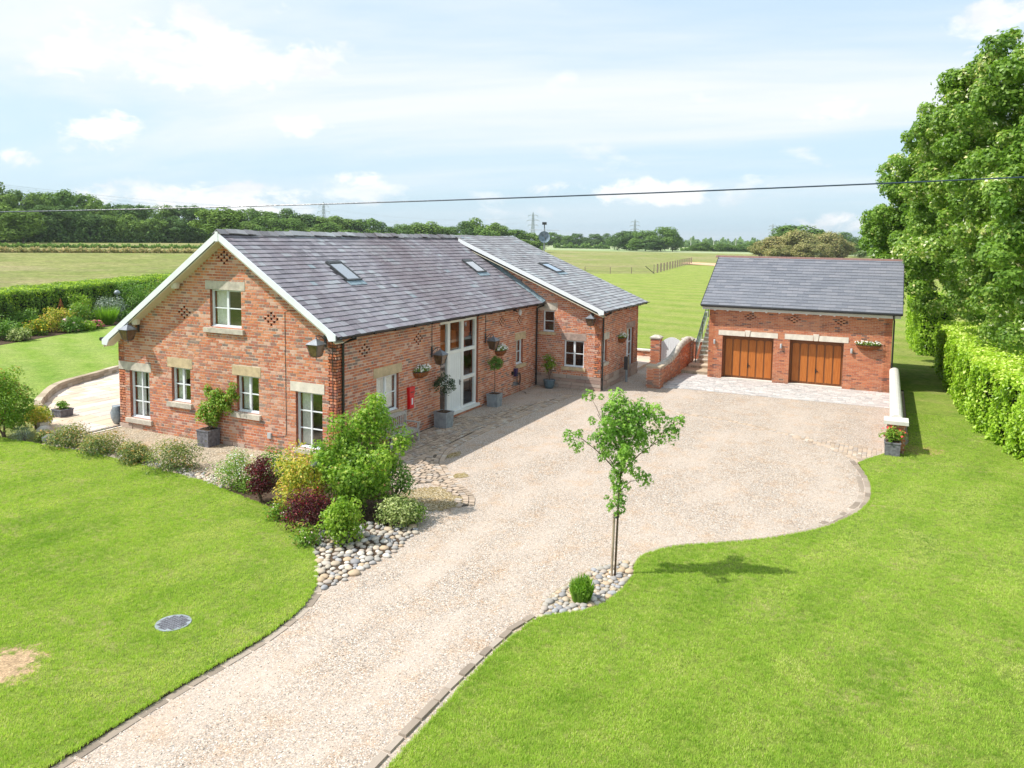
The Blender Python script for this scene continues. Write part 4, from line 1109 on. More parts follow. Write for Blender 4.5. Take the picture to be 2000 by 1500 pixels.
# which tuft grows where: soft mowing bands along the garden, mottled patches, dry spots
def waves(x, y, n, lo, hi, seed):
    g = np.random.default_rng(seed); f = 0
    for _ in range(n):
        a = g.uniform(0, 6.283); w = g.uniform(lo, hi); f = f+np.sin((x*np.cos(a)+y*np.sin(a))*w+g.uniform(0, 6.283))
    return f/math.sqrt(n)
gx_, gy_ = GP[:, 0], GP[:, 1]
fv = .44+.10*np.tanh(3*np.sin(6.283*(gy_*.96+gx_*.28)/1.5+.5*waves(gx_, gy_, 4, .2, .6, 3)))+.13*waves(gx_, gy_, 9, .4, 1.6, 5)+.10*waves(gx_, gy_, 12, 2, 6, 6)+rng.normal(0, .16, len(GP))
fv = np.where(waves(gx_, gy_, 10, .5, 2.2, 9) > 1.65, fv+.35, fv)
k = np.clip((fv*5).astype(int), 0, 4)
for q, (mean, nb, hh) in enumerate([(.22, 15, .036), (.38, 16, .034), (.50, 15, .034), (.66, 15, .032), (.90, 13, .028)]):
    scatter('grass', GP[k == q], tuft_mesh(mean, nb, hh, .045, q+5), .7, 1.35, q*10)
# ragged fringe of longer grass leaning over the lawn edges
fr = []
for line in (left_edge, right_edge[:60]):
    for (x0, y0), (x1, y1) in zip(line, line[1:]):
        L = math.hypot(x1-x0, y1-y0)
        if min(x0, x1) < -20 or L > 8 or max(x0, x1) > 12: continue
        m = int(L*55); tq = rng.random(m); fr.append(np.column_stack([x0+(x1-x0)*tq+rng.normal(0, .015, m), y0+(y1-y0)*tq+rng.normal(0, .015, m), np.full(m, .035)]))
scatter('grass', np.vstack(fr), tuft_mesh(.4, 14, .05, .03, 77), .7, 1.3, 91)
drive_poly = [(-16, -8.75), (-6.2, -8.8), (-5.0, -8.9), (-3.6, -9.1), (-2.2, -9.9), (-0.6, -11.5), (1.5, -13.3), (4.3, -14.1), (7.3, -13.7), (9.5, -9), (8, -3.2), (3, -3), (1.2, -3.6), (-1.8, -5.4), (-3.2, -5.2), (-6.6, -5.2), (-16, -5.3)]
ex, ey = polar_points(60000, 5, 24, -0.4, 1.3, 1.0)
ok = in_poly_np(ex, ey, drive_poly)
SP = np.column_stack([ex, ey, np.full(len(ex), .003)])[ok]
k = rng.integers(0, 6, len(SP))
stones_mat('loose_stone', [(0, (0.253, 0.228, 0.207)), (0.2, (0.506, 0.435, 0.370)), (0.4, (0.632, 0.543, 0.456)), (0.6, (0.547, 0.370, 0.239)), (0.8, (0.695, 0.630, 0.554)), (1, (0.822, 0.804, 0.750))], 0.9, 0.3, 60)
def chip(r, seed):
    g = np.random.default_rng(seed); v = g.normal(size=(7, 3)); v /= np.linalg.norm(v, axis=1, keepdims=True); v = v*np.array([.011, .008, .006])*g.uniform(.8, 1.2, (7, 1))
    import bmesh
    bm = bmesh.new(); [bm.verts.new(p) for p in v]; bmesh.ops.convex_hull(bm, input=bm.verts)
    me = bpy.data.meshes.new('chip'); bm.to_mesh(me); bm.free()
    a = me.attributes.new('rnd', 'FLOAT', 'POINT'); a.data.foreach_set('value', [r]*len(me.vertices)); me.materials.append(MATS['loose_stone']); return me
for q in range(6): scatter('gravel', SP[k == q], chip((q+.5)/6, q+30), .7, 1.7, 200+q)

# ================================================================== THE BARN HOUSE
W, L1, L2, D = 9.33, 14.34, 19.88, 3.12
CH, PT = 0.088, 0.25
house = thing('brick_house', 'long red brick barn house with slate roof, white bargeboards and tall glazed entrance', 'house', (0, 0, 0))
zr = lambda y: 6.69-.638*(4.22-y)      # wall top line under main right slope
zl = lambda y: 6.69-.682*(y-4.22)
zw_ = lambda y: 6.72-.42*(4.18-y)
gab = lambda u, v, d: (-d, u, v)
sid = lambda u, v, d: (u, -d, v)
win = lambda u, v, d: (L1-d, u, v)
wsd = lambda u, v, d: (u, -D-d, v)
# -- gable wall
g_out = [(0, 0), (W, 0), (W, zl(W)-.22), (4.22, 6.50), (0, zr(0)-.22)]
g_holes = [(3.66, 4.98, 3.76, 4.95), (7.84, 8.80, 0.40, 2.03), (5.92, 6.78, 1.17, 2.31), (2.99, 3.90, 1.13, 2.30), (0.52, 1.53, 0.30, 2.02)]
g_lint = [(3.50, 5.17, 4.95, 5.22, 'stone_grey'), (7.74, 9.33, 2.03, 2.31, 'stone_grey'), (5.83, 6.96, 2.31, 2.62, 'stone_buff'), (2.90, 4.08, 2.30, 2.60, 'stone_buff'), (0.44, 1.73, 2.02, 2.31, 'stone_pale')]
g_sill = [(3.54, 5.22, 3.58, 3.73), (7.72, 8.97, 0.23, 0.38), (5.83, 6.95, 1.00, 1.15), (2.90, 4.08, 0.96, 1.11), (0.44, 1.62, 0.16, 0.29)]
g_dia = [diamond(*q, PT/2*.86*1.1, CH) for q in [(4.34, 5.96), (6.13, 4.15), (2.45, 4.14)]]
g_dia = [q for d in g_dia for q in d]
wall(house, gab, g_out, g_holes, 'mortar_old', shallow=g_dia)
g_ex = [h for h in g_holes]+[l[:4] for l in g_lint]+g_sill+g_dia
g_br = course_pieces(g_out, g_ex, CH, PT, 0.0)
for a, b, c, d, m in g_lint: slab(house, gab, a, b, c, d, 'lintel', m, .015)
for a, b, c, d in g_sill: slab(house, gab, a, b, c, d, 'sill', 'stone_grey', .09, .2)
cur = {0: [(0, .42)], 1: [(0, .5), (.62, .98)], 2: [(0, .45)], 3: [(0, .45)], 4: [(0, .36)]}
for k, (a, b, c, d) in enumerate(g_holes):
    window(house, gab, a, b, c, d, 2, 3 if k in (1, 4) else 2, .10, mull=.085 if k not in (1, 4) else .05, curtain=[(1-y1, 1-x1) for x1, y1 in cur[k]])
# -- courtyard side wall
s_top = zr(0)-.22
s_out = [(0, 0), (L1, 0), (L1, s_top), (0, s_top)]
s_holes = [(1.96, 3.20, 1.02, 2.23), (5.83, 8.72, 0.16, 3.66), (12.17, 12.87, 1.22, 2.30)]
s_lint = [(1.80, 3.37, 2.24, 2.55, 'stone_buff'), (12.05, 13.15, 2.30, 2.60, 'stone_buff')]
s_sill = [(1.90, 3.28, .87, 1.0), (12.08, 13.10, 1.06, 1.20)]
s_dia = [q for d in [diamond(*q, PT/2*.86*1.1, CH) for q in [(1.35, 3.2), (4.38, 3.22), (10.75, 3.25), (10.76, 1.53), (12.5, 3.15)]] for q in d]
wall(house, sid, s_out, s_holes, 'mortar_old', shallow=s_dia)
s_br = course_pieces(s_out, [*s_holes, *[l[:4] for l in s_lint], *s_sill, *s_dia], CH, PT)
for a, b, c, d, m in s_lint: slab(house, sid, a, b, c, d, 'lintel', m, .015)
for a, b, c, d in s_sill: slab(house, sid, a, b, c, d, 'sill', 'stone_buff', .08, .2)
window(house, sid, *s_holes[0], 2, 2, .09, mull=.085, curtain=[(0, 1)])
window(house, sid, *s_holes[2], 1, 2, .09, curtain=[(0, 1)])
# -- wing walls
w_out = [(-D, 0), (4.2, 0), (4.2, zw_(4.2)-.22), (-D, zw_(-D)-.22)]
w_holes = [(-.87, -.32, 2.50, 3.46), (-2.32, -1.37, 0.98, 2.17)]
w_sill = [(-.97, -.14, 2.36, 2.49), (-2.42, -1.27, .83, .97)]
wall(house, win, w_out, w_holes, 'mortar_old')
keyst = MB(); keyst.prism([win(-.92, 3.50, .015), win(-.40, 3.50, .015), win(-.22, 3.80, .015), win(-1.02, 3.80, .015)], (.13, 0, 0)); keyst.build('lintel', 'stone_grey', house)
slab(house, win, -.19, -.0, 3.5, 3.78, 'lintel', 'stone_grey', .013)
slab(house, win, -2.42, -1.24, 2.19, 2.48, 'lintel', 'stone_pink', .015)
for a, b, c, d in w_sill: slab(house, win, a, b, c, d, 'sill', 'stone_buff', .08, .2)
w_br = course_pieces(w_out, [*w_holes, *w_sill, (-1.02, -.0, 3.48, 3.82), (-2.42, -1.24, 2.17, 2.5), (-D, 0, 0, .60), (0, 4.2, 0, 3.6)], CH, PT)
window(house, win, *w_holes[0], 1, 2, .07); window(house, win, *w_holes[1], 2, 2, .07, mull=.085)
ws_out = [(L1, 0), (L2, 0), (L2, zw_(-D)-.22), (L1, zw_(-D)-.22)]
ws_holes = [(14.42, 15.10, 1.24, 2.24), (18.02, 19.15, .36, 2.42)]
wall(house, wsd, ws_out, ws_holes, 'mortar_old')
slab(house, wsd, 14.6, 15.42, 2.25, 2.55, 'lintel', 'stone_grey', .015); slab(house, wsd, 17.95, 19.4, 2.43, 2.72, 'lintel', 'stone_pink', .015)
slab(house, wsd, 14.40, 15.25, 1.1, 1.22, 'sill', 'stone_grey', .08, .2)
ws_br = course_pieces(ws_out, [*ws_holes, (14.6, 15.42, 2.24, 2.56), (17.95, 19.4, 2.42, 2.73), (14.4, 15.25, 1.08, 1.24), (L1, L2, 0, .60)], CH, PT)
window(house, wsd, *ws_holes[0], 1, 2, .09); window(house, wsd, *ws_holes[1], 2, 3, .09, curtain=[(0, .45)])
bricks(house, [(gab, g_br, 'x'), (sid, s_br, 'y'), (win, w_br, 'x'), (wsd, ws_br, 'y')], 'brick_old', 300, .006)
# plinth of rough stones round the wing, a few along the gable foot
pm = cube_variants('plinth_stone', 'plinth_stone', 12)
def plinth(to3, u0, u1, v0, v1, ax, proud, rows):
    h = (v1-v0)/rows
    for r in range(rows):
        u = u0
        while u < u1-.05:
            L = min(random.uniform(.35, .8), u1-u)
            if u1-u-L < .15: L = u1-u
            o = bpy.data.objects.new('plinth_stone', random.choice(pm)); col.objects.link(o); o.parent = house
            p = proud+random.uniform(-.015, .02)
            o.location = to3(u+L/2, v0+(r+.5)*h, p/2-.01)
            o.scale = (p+.02, L-.015, h-.014) if ax == 'x' else (L-.015, p+.02, h-.014)
            u += L
plinth(win, -D-.03, -.02, 0, .60, 'x', .04, 4)
plinth(wsd, L1-.03, L2+.02, 0, .60, 'y', .04, 3)
plinth(gab, 8.2, 9.35, 0.0, .16, 'x', .02, 1); plinth(gab, 3.6, 4.5, 0.0, .14, 'x', .02, 1)
# hidden sides: plain walls that close the volume
mb = MB()
mb.box(-0.0, L2, W-.3, W, 0, zl(W)-.22)
mb.prism([(L2, -D, 0), (L2, W, 0), (L2, W, zl(W)-.2), (L2, 4.2, 6.5), (L2, -D, zw_(-D)-.2)], (-.28, 0, 0))
mb.build('wall', 'brick_reveal', house)
mb = MB(); mb.box(.3, L2-.3, .3, W-.3, -.02, .03); mb.box(L1+.3, L2-.3, -D+.3, .3, -.02, .03); mb.build('floor', 'interior_wood', house)
mb = MB(); mb.box(.3, L1, .3, W-.3, 2.75, 2.85); mb.build('upper_floor', 'interior_wall', house)
mb = MB(); mb.box(4.3, 10.2, 2.3, 2.4, 0.03, 4.6); mb.box(4.4, 4.5, .32, 2.3, .03, 3.75); mb.box(9.9, 10, .32, 2.3, .03, 3.75); mb.build('inner_wall', 'interior_wood', house)
mb = MB(); mb.box(1.2, 1.3, 4.0, 9.0, .03, 2.7); mb.box(2.6, 2.7, 1.9, 6.2, 2.9, 4.9); mb.box(2.2, 2.3, .3, 4.0, .03, 2.7); mb.build('inner_wall', 'interior_wall', house)

# -- entrance screen: tall frame, three by three lights with the door in the middle
mb = MB(); e0, e1, f0, f1 = 5.83, 8.72, .16, 3.66; dd0, dd1 = -.20, -.09
fb = lambda a, b, c, d, x=0.0: mb.fbox(sid, a, b, c, d, dd0+x, dd1-x)
fb(e0, e0+.10, f0, f1); fb(e1-.12, e1, f0, f1); fb(e0+.1, e1-.12, f1-.12, f1, .001)
fb(e0+.1, e1-.12, f0, f0+.10, .001)
m1, m2 = 6.60, 7.62
fb(m1-.09, m1+.09, f0+.1, f1-.12, .002); fb(m2-.09, m2+.09, f0+.1, f1-.12, .002)
zt = 2.37
fb(e0+.1, m1-.09, zt, zt+.13, .004); fb(m2+.09, e1-.12, zt, zt+.13, .004); fb(m1+.09, m2-.09, zt, zt+.13, .004)
fb(e0+.1, m1-.09, 1.28, 1.41, .004); fb(m2+.09, e1-.12, 1.28, 1.41, .004)
mb.fbox(sid, e0-.02, e1+.02, f1-.02, f1+.20, -.2, -.002)
mb.fbox(sid, e0-.05, e1+.08, f0-.05, f0+.05, -.2, .06)
scr = mb.build('entrance_frame', 'cream_paint', house)
for a, b in ((e0+.1, m1-.09), (m1+.09, m2-.09), (m2+.09, e1-.12)):
    for c, d in ((f0+.1, 1.28), (1.41, zt), (zt+.13, f1-.12)):
        if a == m1+.09 and c != zt+.13: continue
        g = MB(); g.add([sid(a, c, -.15), sid(b, c, -.15), sid(b, d, -.15), sid(a, d, -.15)], [(0, 1, 2, 3)]); g.build('pane', 'window_glass', scr)
mb = MB(); mb.fbox(sid, m1+.095, m2-.095, f0+.10, zt-.005, -.165, -.115)
for k in range(5): mb.fbox(sid, m1+.10+k*.165, m1+.10+k*.165+.155, f0+.12, zt-.02, -.115, -.108)
dr = mb.build('door', 'door_white', house)
h = MB(); h.box(m2-.19, m2-.15, .09, .103, 1.12, 1.32); h.tube([(m2-.17, .09, 1.26), (m2-.17, .05, 1.26), (m2-.28, .045, 1.26)], .010, 6); h.build('handle', 'black_iron', dr)

# -- roofs
mainR = Plane((-.38, -.36, 3.80), (1, 0, 0), (0, 1, .638)); tlen = math.hypot(4.58, 4.58*.638)
mainL = Plane((-.38, 9.62, 3.05), (1, 0, 0), (0, -1, .682)); tlenL = math.hypot(5.40, 5.40*.682)
wingR = Plane((L1-.42, -3.42, 3.585), (1, 0, 0), (0, 1, .42)); tlenW = math.hypot(7.60, 7.60*.42)
def st(pl, x, y, z):
    q = Vector((x, y, z))-pl.o; return q.dot(pl.s), q.dot(pl.t)
sky_l = []
def skylight(pl, s0, s1, t0, t1):
    fr = MB(); P = pl.p
    def bx(a, b, c, d, h0, h1): fr.hexa([P(a, c, h0), P(b, c, h0), P(b, d, h0), P(a, d, h0), P(a, c, h1), P(b, c, h1), P(b, d, h1), P(a, d, h1)])
    bx(s0, s0+.05, t0, t1, 0, .085); bx(s1-.05, s1, t0, t1, 0, .085); bx(s0+.05, s1-.05, t0, t0+.07, 0, .083); bx(s0+.05, s1-.05, t1-.12, t1, 0, .095)
    f = fr.build('skylight', 'dark_metal', house)
    g = MB(); g.hexa([P(s0+.05, t0+.07, .06), P(s1-.05, t0+.07, .06), P(s1-.05, t1-.12, .06), P(s0+.05, t1-.12, .06), P(s0+.05, t0+.07, .068), P(s1-.05, t0+.07, .068), P(s1-.05, t1-.12, .068), P(s0+.05, t1-.12, .068)]); g.build('pane', 'skylight_glass', f)
    a = MB(); a.hexa([P(s0-.06, t0-.22, .03), P(s1+.06, t0-.22, .03), P(s1+.06, t0, .03), P(s0-.06, t0, .03), P(s0-.06, t0-.22, .036), P(s1+.06, t0-.22, .036), P(s1+.06, t0, .04), P(s0-.06, t0, .04)]); a.build('flashing', 'lead', f)
    return (s0, s1, t0, t1)
def sky_at(pl, xa, xb, ya, yb, k, z0):
    s0, t0 = st(pl, xa, ya, z0+0); s1, t1 = st(pl, xb, yb, 0)
    # t from y only
    f = math.sqrt(1+k*k)
    return skylight(pl, xa-pl.o.x, xb-pl.o.x, (ya-pl.o.y)*f, (yb-pl.o.y)*f)
ex1 = sky_at(mainR, 2.82, 3.60, 1.78, 2.72, .638, 0)
ex2 = sky_at(mainR, 11.82, 12.66, 1.76, 2.56, .638, 0)
ex3 = sky_at(wingR, 16.75, 17.72, .06, 1.06, .42, 0)
S1 = L1+.38-.02; SW = L2+.62-(L1-.42)
slates(house, [(mainR, S1, tlen, .225, .22, .36, [ex1, ex2], 'slate_old', 'slate', True),
               (wingR, SW, tlenW, .225, .22, .36, [ex3], 'slate_wing', 'slate', True),
               (mainL, L2+1.0, tlenL, .24, .30, .44, [], 'slate_old', 'slate', False)], 300)
# decks under the slates
mb = MB()
for pl, S, T in ((mainR, S1, tlen), (mainL, L2+1.0, tlenL), (wingR, SW, tlenW)):
    mb.hexa([pl.p(0, 0, -.11), pl.p(S, 0, -.11), pl.p(S, T, -.11), pl.p(0, T, -.11), pl.p(0, 0, -.005), pl.p(S, 0, -.005), pl.p(S, T, -.005), pl.p(0, T, -.005)])
mb.build('roof', 'slate_dark', house)
# ridge stones: overlapping angled caps
rm = []
for k in range(8):
    b = MB(); w = .17
    b.prism([(0, -w, -.11), (0, 0, .03), (0, w, -.115), (0, w-.02, -.14), (0, 0, -.0), (0, -w+.02, -.135)], (1, 0, 0), (k+.5)/8)
    rm.append(mesh_np('ridge_tile', np.array(b.v), b.f, b.r, 'slate_wing'))
x = -.42
while x < L2+.6:
    L = random.uniform(.32, .42)
    o = bpy.data.objects.new('ridge_tile', random.choice(rm)); col.objects.link(o); o.parent = house
    o.location = (x, 4.2, 6.80+random.uniform(-.018, .025)-.0006*x); o.scale = (L+.03, 1, 1); o.rotation_euler = (random.uniform(-.10, .10), random.uniform(.02, .09), random.uniform(-.05, .05))
    x += L
# bargeboards
def barge(x, y0, z0, y1, z1, dep=.18, th=.035, endw=.34):
    """from apex (y0,z0) down to the eave (y1,z1), ending in a boxed foot"""
    s = 1 if y1 > y0 else -1
    mb = MB(); k = (z1-z0)/abs(y1-y0)
    yi = y1-s*endw; zi = z0+k*abs(yi-y0)
    dv = dep*math.sqrt(1+k*k)
    mb.prism([(x, y0, z0), (x, y1, z1), (x, y1, z1-.17), (x, yi+s*.10, z1-.17-.02), (x, yi, zi-dv), (x, y0, z0-dv)], (-th, 0, 0))
    return mb.build('bargeboard', 'white_paint', house)
barge(-.385, 4.21, 6.745, -.30, 6.745-.638*4.51); barge(-.385, 4.215, 6.745, 9.60, 6.745-.682*5.385)
mb = MB(); mb.box(-.43, -.421, 4.15, 4.27, 6.46, 6.76); mb.build('bargeboard', 'white_paint', house)
barge(L1-.43, 3.9, 6.785-.42*.3, -3.36, 6.785-.42*(4.2+3.36), .17, .03, .30)
# soffit boards under the verges
mb = MB()
for (ya, za, yb, zb) in ((4.21, 6.50, -.28, 6.5-.638*4.49), (4.215, 6.50, 9.58, 6.5-.682*5.365)):
    mb.hexa([(-.385, ya, za-.03), (0.0, ya, za-.03), (0.0, yb, zb-.03), (-.385, yb, zb-.03), (-.385, ya, za), (0.0, ya, za), (0.0, yb, zb), (-.385, yb, zb)])
mb.hexa([(L1-.42, 3.2, zw_(3.2)-.25), (L1, 3.2, zw_(3.2)-.25), (L1, -3.3, zw_(-3.3)-.25), (L1-.42, -3.3, zw_(-3.3)-.25), (L1-.42, 3.2, zw_(3.2)-.22), (L1, 3.2, zw_(3.2)-.22), (L1, -3.3, zw_(-3.3)-.22), (L1-.42, -3.3, zw_(-3.3)-.22)])
mb.build('soffit', 'soffit_cream', house)
# eaves board, gutter, brackets
def gutter(x0, x1, y, z, zs, wy):
    mb = MB(); mb.box(x0, x1, wy-.02, wy, zs-.10, zs); mb.build('eaves_board', 'soffit_cream', house)
    n = 7; vs = []; 
    for xx in (x0, x1):
        for k in range(n): 
            a = math.pi*k/(n-1); vs.append((xx, y+.062*math.cos(a), z-.062*math.sin(a)))
        for k in range(n):
            a = math.pi*k/(n-1); vs.append((xx, y+.054*math.cos(a), z-.054*math.sin(a)))
    m2 = 2*n
    fs = [(k, k+1, m2+k+1, m2+k) for k in range(n-1)]+[(n+k, m2+n+k, m2+n+k+1, n+k+1) for k in range(n-1)]+[(0, m2, m2+n, n), (n-1, 2*n-1, m2+2*n-1, m2+n-1)]
    g = MB(); g.add(vs, fs); gt = g.build('gutter', 'black_iron', house)
    b = MB(); xx = x0+.5
    while xx < x1-.2:
        b.box(xx-.05, xx+.05, y-.07, y+.07, z-.085, z-.005); xx += 1.1
    b.build('bracket', 'black_iron', gt)
gutter(-.33, L1-.02, -.42, 3.82, 3.75, -.02); gutter(L1-.40, L2+.60, -3.48, 3.60, 3.53, -D-.02)
mb = MB(); mb.tube([(-.4, 9.70, 3.07), (L2+.6, 9.70, 3.07)], .06, 8); mb.build('gutter', 'black_iron', house)
def downpipe(x, y, ztop, wy, lx=0.0):
    mb = MB(); mb.tube([(x+lx, y, ztop), (x+lx, y, ztop-.08), (x+lx*.6, (y+wy)/2, ztop-.14), (x, wy, ztop-.24), (x, wy, .04)], .036, 8)
    for z in (.5, 1.7, 2.9): mb.tube([(x, wy, z), (x, wy, z+.07)], .046, 8)
    mb.build('downpipe', 'black_iron', house)
downpipe(.24, -.42, 3.78, -.06, .14); downpipe(L1-.13, -.42, 3.78, -.07, -.05); downpipe(L1+.06, -3.46, 3.55, -3.19, .22)
# lead flashing where main slates meet the wing wall
mb = MB()
f = math.sqrt(1+.638**2)
for k in range(13):
    a, b = k*tlen/13*.96, (k+1)*tlen/13*.96
    w = random.uniform(.14, .2)
    mb.hexa([mainR.p(S1-w, a, .022), mainR.p(S1+.02, a, .022), mainR.p(S1+.02, b, .022), mainR.p(S1-w, b, .022), mainR.p(S1-w, a, .032), mainR.p(S1+.02, a, .15), mainR.p(S1+.02, b, .17), mainR.p(S1-w, b, .034)])
mb.build('flashing', 'lead', house)
# purlin ends under left verge
mb = MB()
for y, z in ((6.29, 5.02), (8.17, 3.74)):
    mb.lathe([(.03, -.13), (.13, -.11), (.145, 0.0), (.12, .11), (.03, .13)], (-.20, y, z+.02), 8)
mb.build('purlin_end', 'soffit_cream', house)
# wiring clipped to the brickwork
mb = MB(); mb.tube([(-.012, 1.32, 4.44), (-.012, 1.75, 4.45), (-.012, 1.91, 4.38), (-.012, 1.90, .62), (-.012, 2.05, .55), (-.012, 2.5, .50)], .008, 5)
mb.tube([(-.012, .13, 3.7), (-.012, .12, .1)], .010, 5); mb.build('wall_cable', 'dark_metal', house)
for pts in ([(5.22, -.03, 3.72), (5.23, -.03, 2.60)], [(9.26, -.03, 3.72), (9.28, -.03, 2.68)], [(13.95, .8, 4.85), (14.33, .8, 4.85), (14.33, .8, 4.4)]):
    mb = MB(); mb.tube(pts, .011, 5); mb.build('conduit', 'dark_metal', house)
mb = MB(); mb.box(-.06, -.002, 2.49, 2.63, .44, .62); mb.build('socket_box', 'plastic_grey', house)
mb = MB(); mb.lathe([(.10, 0), (.11, .02), (.11, .07), (.09, .09)], (0, 0, 0), 12); 
mb.v = [(12.43+a, -c-.002, 3.50+b*1.25) for a, b, c in mb.v]; mb.build('alarm_box', 'white_paint', house)
mb = MB(); mb.box(11.79, 11.86, -.10, -.01, 3.60, 3.67); mb.tube([(11.82, -.1, 3.63), (11.80, -.22, 3.58)], .03, 8); mb.build('camera', 'dark_metal', house)

# ================================================================== GARAGE
GX, GY0, GY1 = 20.56, -6.54, -14.65
gar = thing('garage', 'detached red brick double garage with grey slate roof and two timber up-and-over doors', 'garage', (GX, -10.6, 0))
gfr = lambda u, v, d: (GX-d, u, v)
g2_out = [(GY1, 0), (GY0, 0), (GY0, 3.44), (GY1, 3.44)]
gd = [(-9.60, -7.21, 0, 2.13), (-12.68, -10.33, 0, 2.13)]
gd_d = [q for u in (-8.49, -10.49, -12.52) for q in diamond(u, 3.1, .115, .075, .10, .062)]
wall(gar, gfr, g2_out, gd, 'mortar_new', shallow=gd_d)
gl = [(-9.78, -7.01, 2.13, 2.36), (-12.87, -10.09, 2.13, 2.38)]
for k, (a, b, c, d) in enumerate(gl):
    m = (a+b)/2; slab(gar, gfr, a, m-.13, c, d, 'lintel', 'stone_pale', .018); slab(gar, gfr, m+.13, b, c, d, 'lintel', 'stone_pale', .018)
    mb = MB(); mb.prism([gfr(m-.075, c+.0, .04), gfr(m+.075, c+.0, .04), gfr(m+.13, d+.07, .04), gfr(m-.13, d+.07, .04)], (.14, 0, 0)); mb.build('keystone', 'stone_pale', gar)
g_b = course_pieces(g2_out, [*gd, (gl[0][0], gl[0][1], 2.13, 2.37), (gl[1][0], gl[1][1], 2.13, 2.39), *gd_d], .075, .225, header_every=0, joint=.0135)
sL = lambda u, v, d: (u, GY0+d, v)
sR = lambda u, v, d: (u, GY1-d, v)
gs_out = [(GX, 0), (GX+7.6, 0), (GX+7.6, 3.44), (GX+3.8, 5.55), (GX, 3.44)]
wall(gar, sL, gs_out, [], 'mortar_new'); wall(gar, sR, gs_out, [], 'mortar_new')
gb_l = course_pieces(gs_out, [], .075, .225, header_every=0, joint=.010)
bricks(gar, [(gfr, g_b, 'x'), (sL, gb_l, 'y')], 'brick_new', 300, .006)
mb = MB(); mb.box(GX+7.3, GX+7.6, GY1, GY0, 0, 3.44); mb.build('wall', 'brick_reveal', gar)
for k, (a, b, c, d) in enumerate(gd):
    mb = MB(); dp = .34
    mb.fbox(gfr, a, a+.07, 0, d, -dp-.06, -dp+.03); mb.fbox(gfr, b-.07, b, 0, d, -dp-.06, -dp+.03); mb.fbox(gfr, a+.07, b-.07, d-.09, d, -dp-.06, -dp+.03)
    fr = mb.build('door_frame', 'door_wood_dark', gar)
    n = 6; x0, x1 = a+.08, b-.08; w = (x1-x0)/n
    mb = MB(); mb.fbox(gfr, x0, x1, .03, d-.10, -dp-.05, -dp-.012); dr = mb.build('garage_door', 'door_wood_dark', gar)
    for q in range(n):
        p = MB(); p.fbox(gfr, x0+q*w+.035, x0+(q+1)*w-.035, .13, d-.25, -dp-.012, -dp+.012)
        # small arched head
        pts = [gfr(x0+q*w+.035, d-.25, -dp+.012)]+[gfr(x0+q*w+w/2-math.cos(t)*(w/2-.035), d-.25+math.sin(t)*.06, -dp+.012) for t in np.linspace(.15, math.pi-.15, 7)]+[gfr(x0+(q+1)*w-.035, d-.25, -dp+.012)]
        p.prism(pts, (.02, 0, 0)); p.build('panel', 'door_wood', dr)
    h = MB(); m = (a+b)/2; h.fbox(gfr, m-.02, m+.02, .56, .78, -dp-.01, -dp+.025); h.fbox(gfr, m-.10, m+.03, .66, .69, -dp+.025, -dp+.05); h.build('handle', 'black_iron', dr)
    mb = MB(); mb.fbox(gfr, a-.0, b+.0, -.0, .035, -.3, .05); mb.build('threshold', 'stone_white', gar)
gR = Plane((GX-.42, GY1-.36, 3.60), (0, 1, 0), (1, 0, .553)); gT = math.hypot(4.2, 4.2*.553); gS = 8.83
gL = Plane((GX+8.02, GY1-.36, 3.60), (0, 1, 0), (-1, 0, .553))
slates(gar, [(gR, gS, gT, .265, .5, .5, [], 'slate_new', 'slate', True), (gL, gS, gT, .265, .5, .5, [], 'slate_new', 'slate', False)], 300)
mb = MB()
for pl in (gR, gL): mb.hexa([pl.p(.01, 0, -.10), pl.p(gS-.01, 0, -.10), pl.p(gS-.01, gT, -.10), pl.p(.01, gT, -.10), pl.p(.01, 0, -.006), pl.p(gS-.01, 0, -.006), pl.p(gS-.01, gT, -.006), pl.p(.01, gT, -.006)])
mb.build('roof', 'slate_dark', gar)
y = GY1-.36; rv = []
while y < GY0+.33:
    b = MB(); b.prism([(GX+3.63, y, 5.86), (GX+3.78, y, 5.955), (GX+3.93, y, 5.86), (GX+3.91, y, 5.84), (GX+3.78, y, 5.925), (GX+3.65, y, 5.84)], (0, .44, 0)); b.build('ridge_tile', 'tile_red', gar); y += .45
mb = MB(); mb.box(GX-.30, GX-.275, GY1-.3, GY0+.30, 3.38, 3.56); mb.box(GX-.275, GX, GY1-.3, GY0+.30, 3.42, 3.445); mb.build('fascia', 'stone_white', gar)
y = -6.83
while y > -14.6:
    mb = MB(); mb.box(GX-.27, GX, y-.035, y+.035, 3.34, 3.42); mb.build('rafter_end', 'white_paint', gar); y -= .60
mb = MB(); mb.tube([(GX-.40, GY1-.38, 3.585), (GX-.40, GY0+.34, 3.585)], .055, 8); mb.build('gutter', 'black_iron', gar)
mb = MB(); mb.tube([(GX-.38, GY1+.0, 3.55), (GX-.3, GY1-.02, 3.4), (GX-.05, GY1-.05, 3.25), (GX-.05, GY1-.05, .03)], .036, 8); mb.build('downpipe', 'black_iron', gar)
mb = MB(); mb.hexa([gR.p(-.02, 0, -.06), gR.p(.0, 0, -.06), gR.p(0, gT, -.06), gR.p(-.02, gT, -.06), gR.p(-.02, 0, .03), gR.p(0, 0, .03), gR.p(0, gT, .03), gR.p(-.02, gT, .03)])
mb.hexa([gR.p(gS, 0, -.06), gR.p(gS+.02, 0, -.06), gR.p(gS+.02, gT, -.06), gR.p(gS, gT, -.06), gR.p(gS, 0, .03), gR.p(gS+.02, 0, .03), gR.p(gS+.02, gT, .03), gR.p(gS, gT, .03)])
mb.build('verge_trim', 'black_iron', gar)

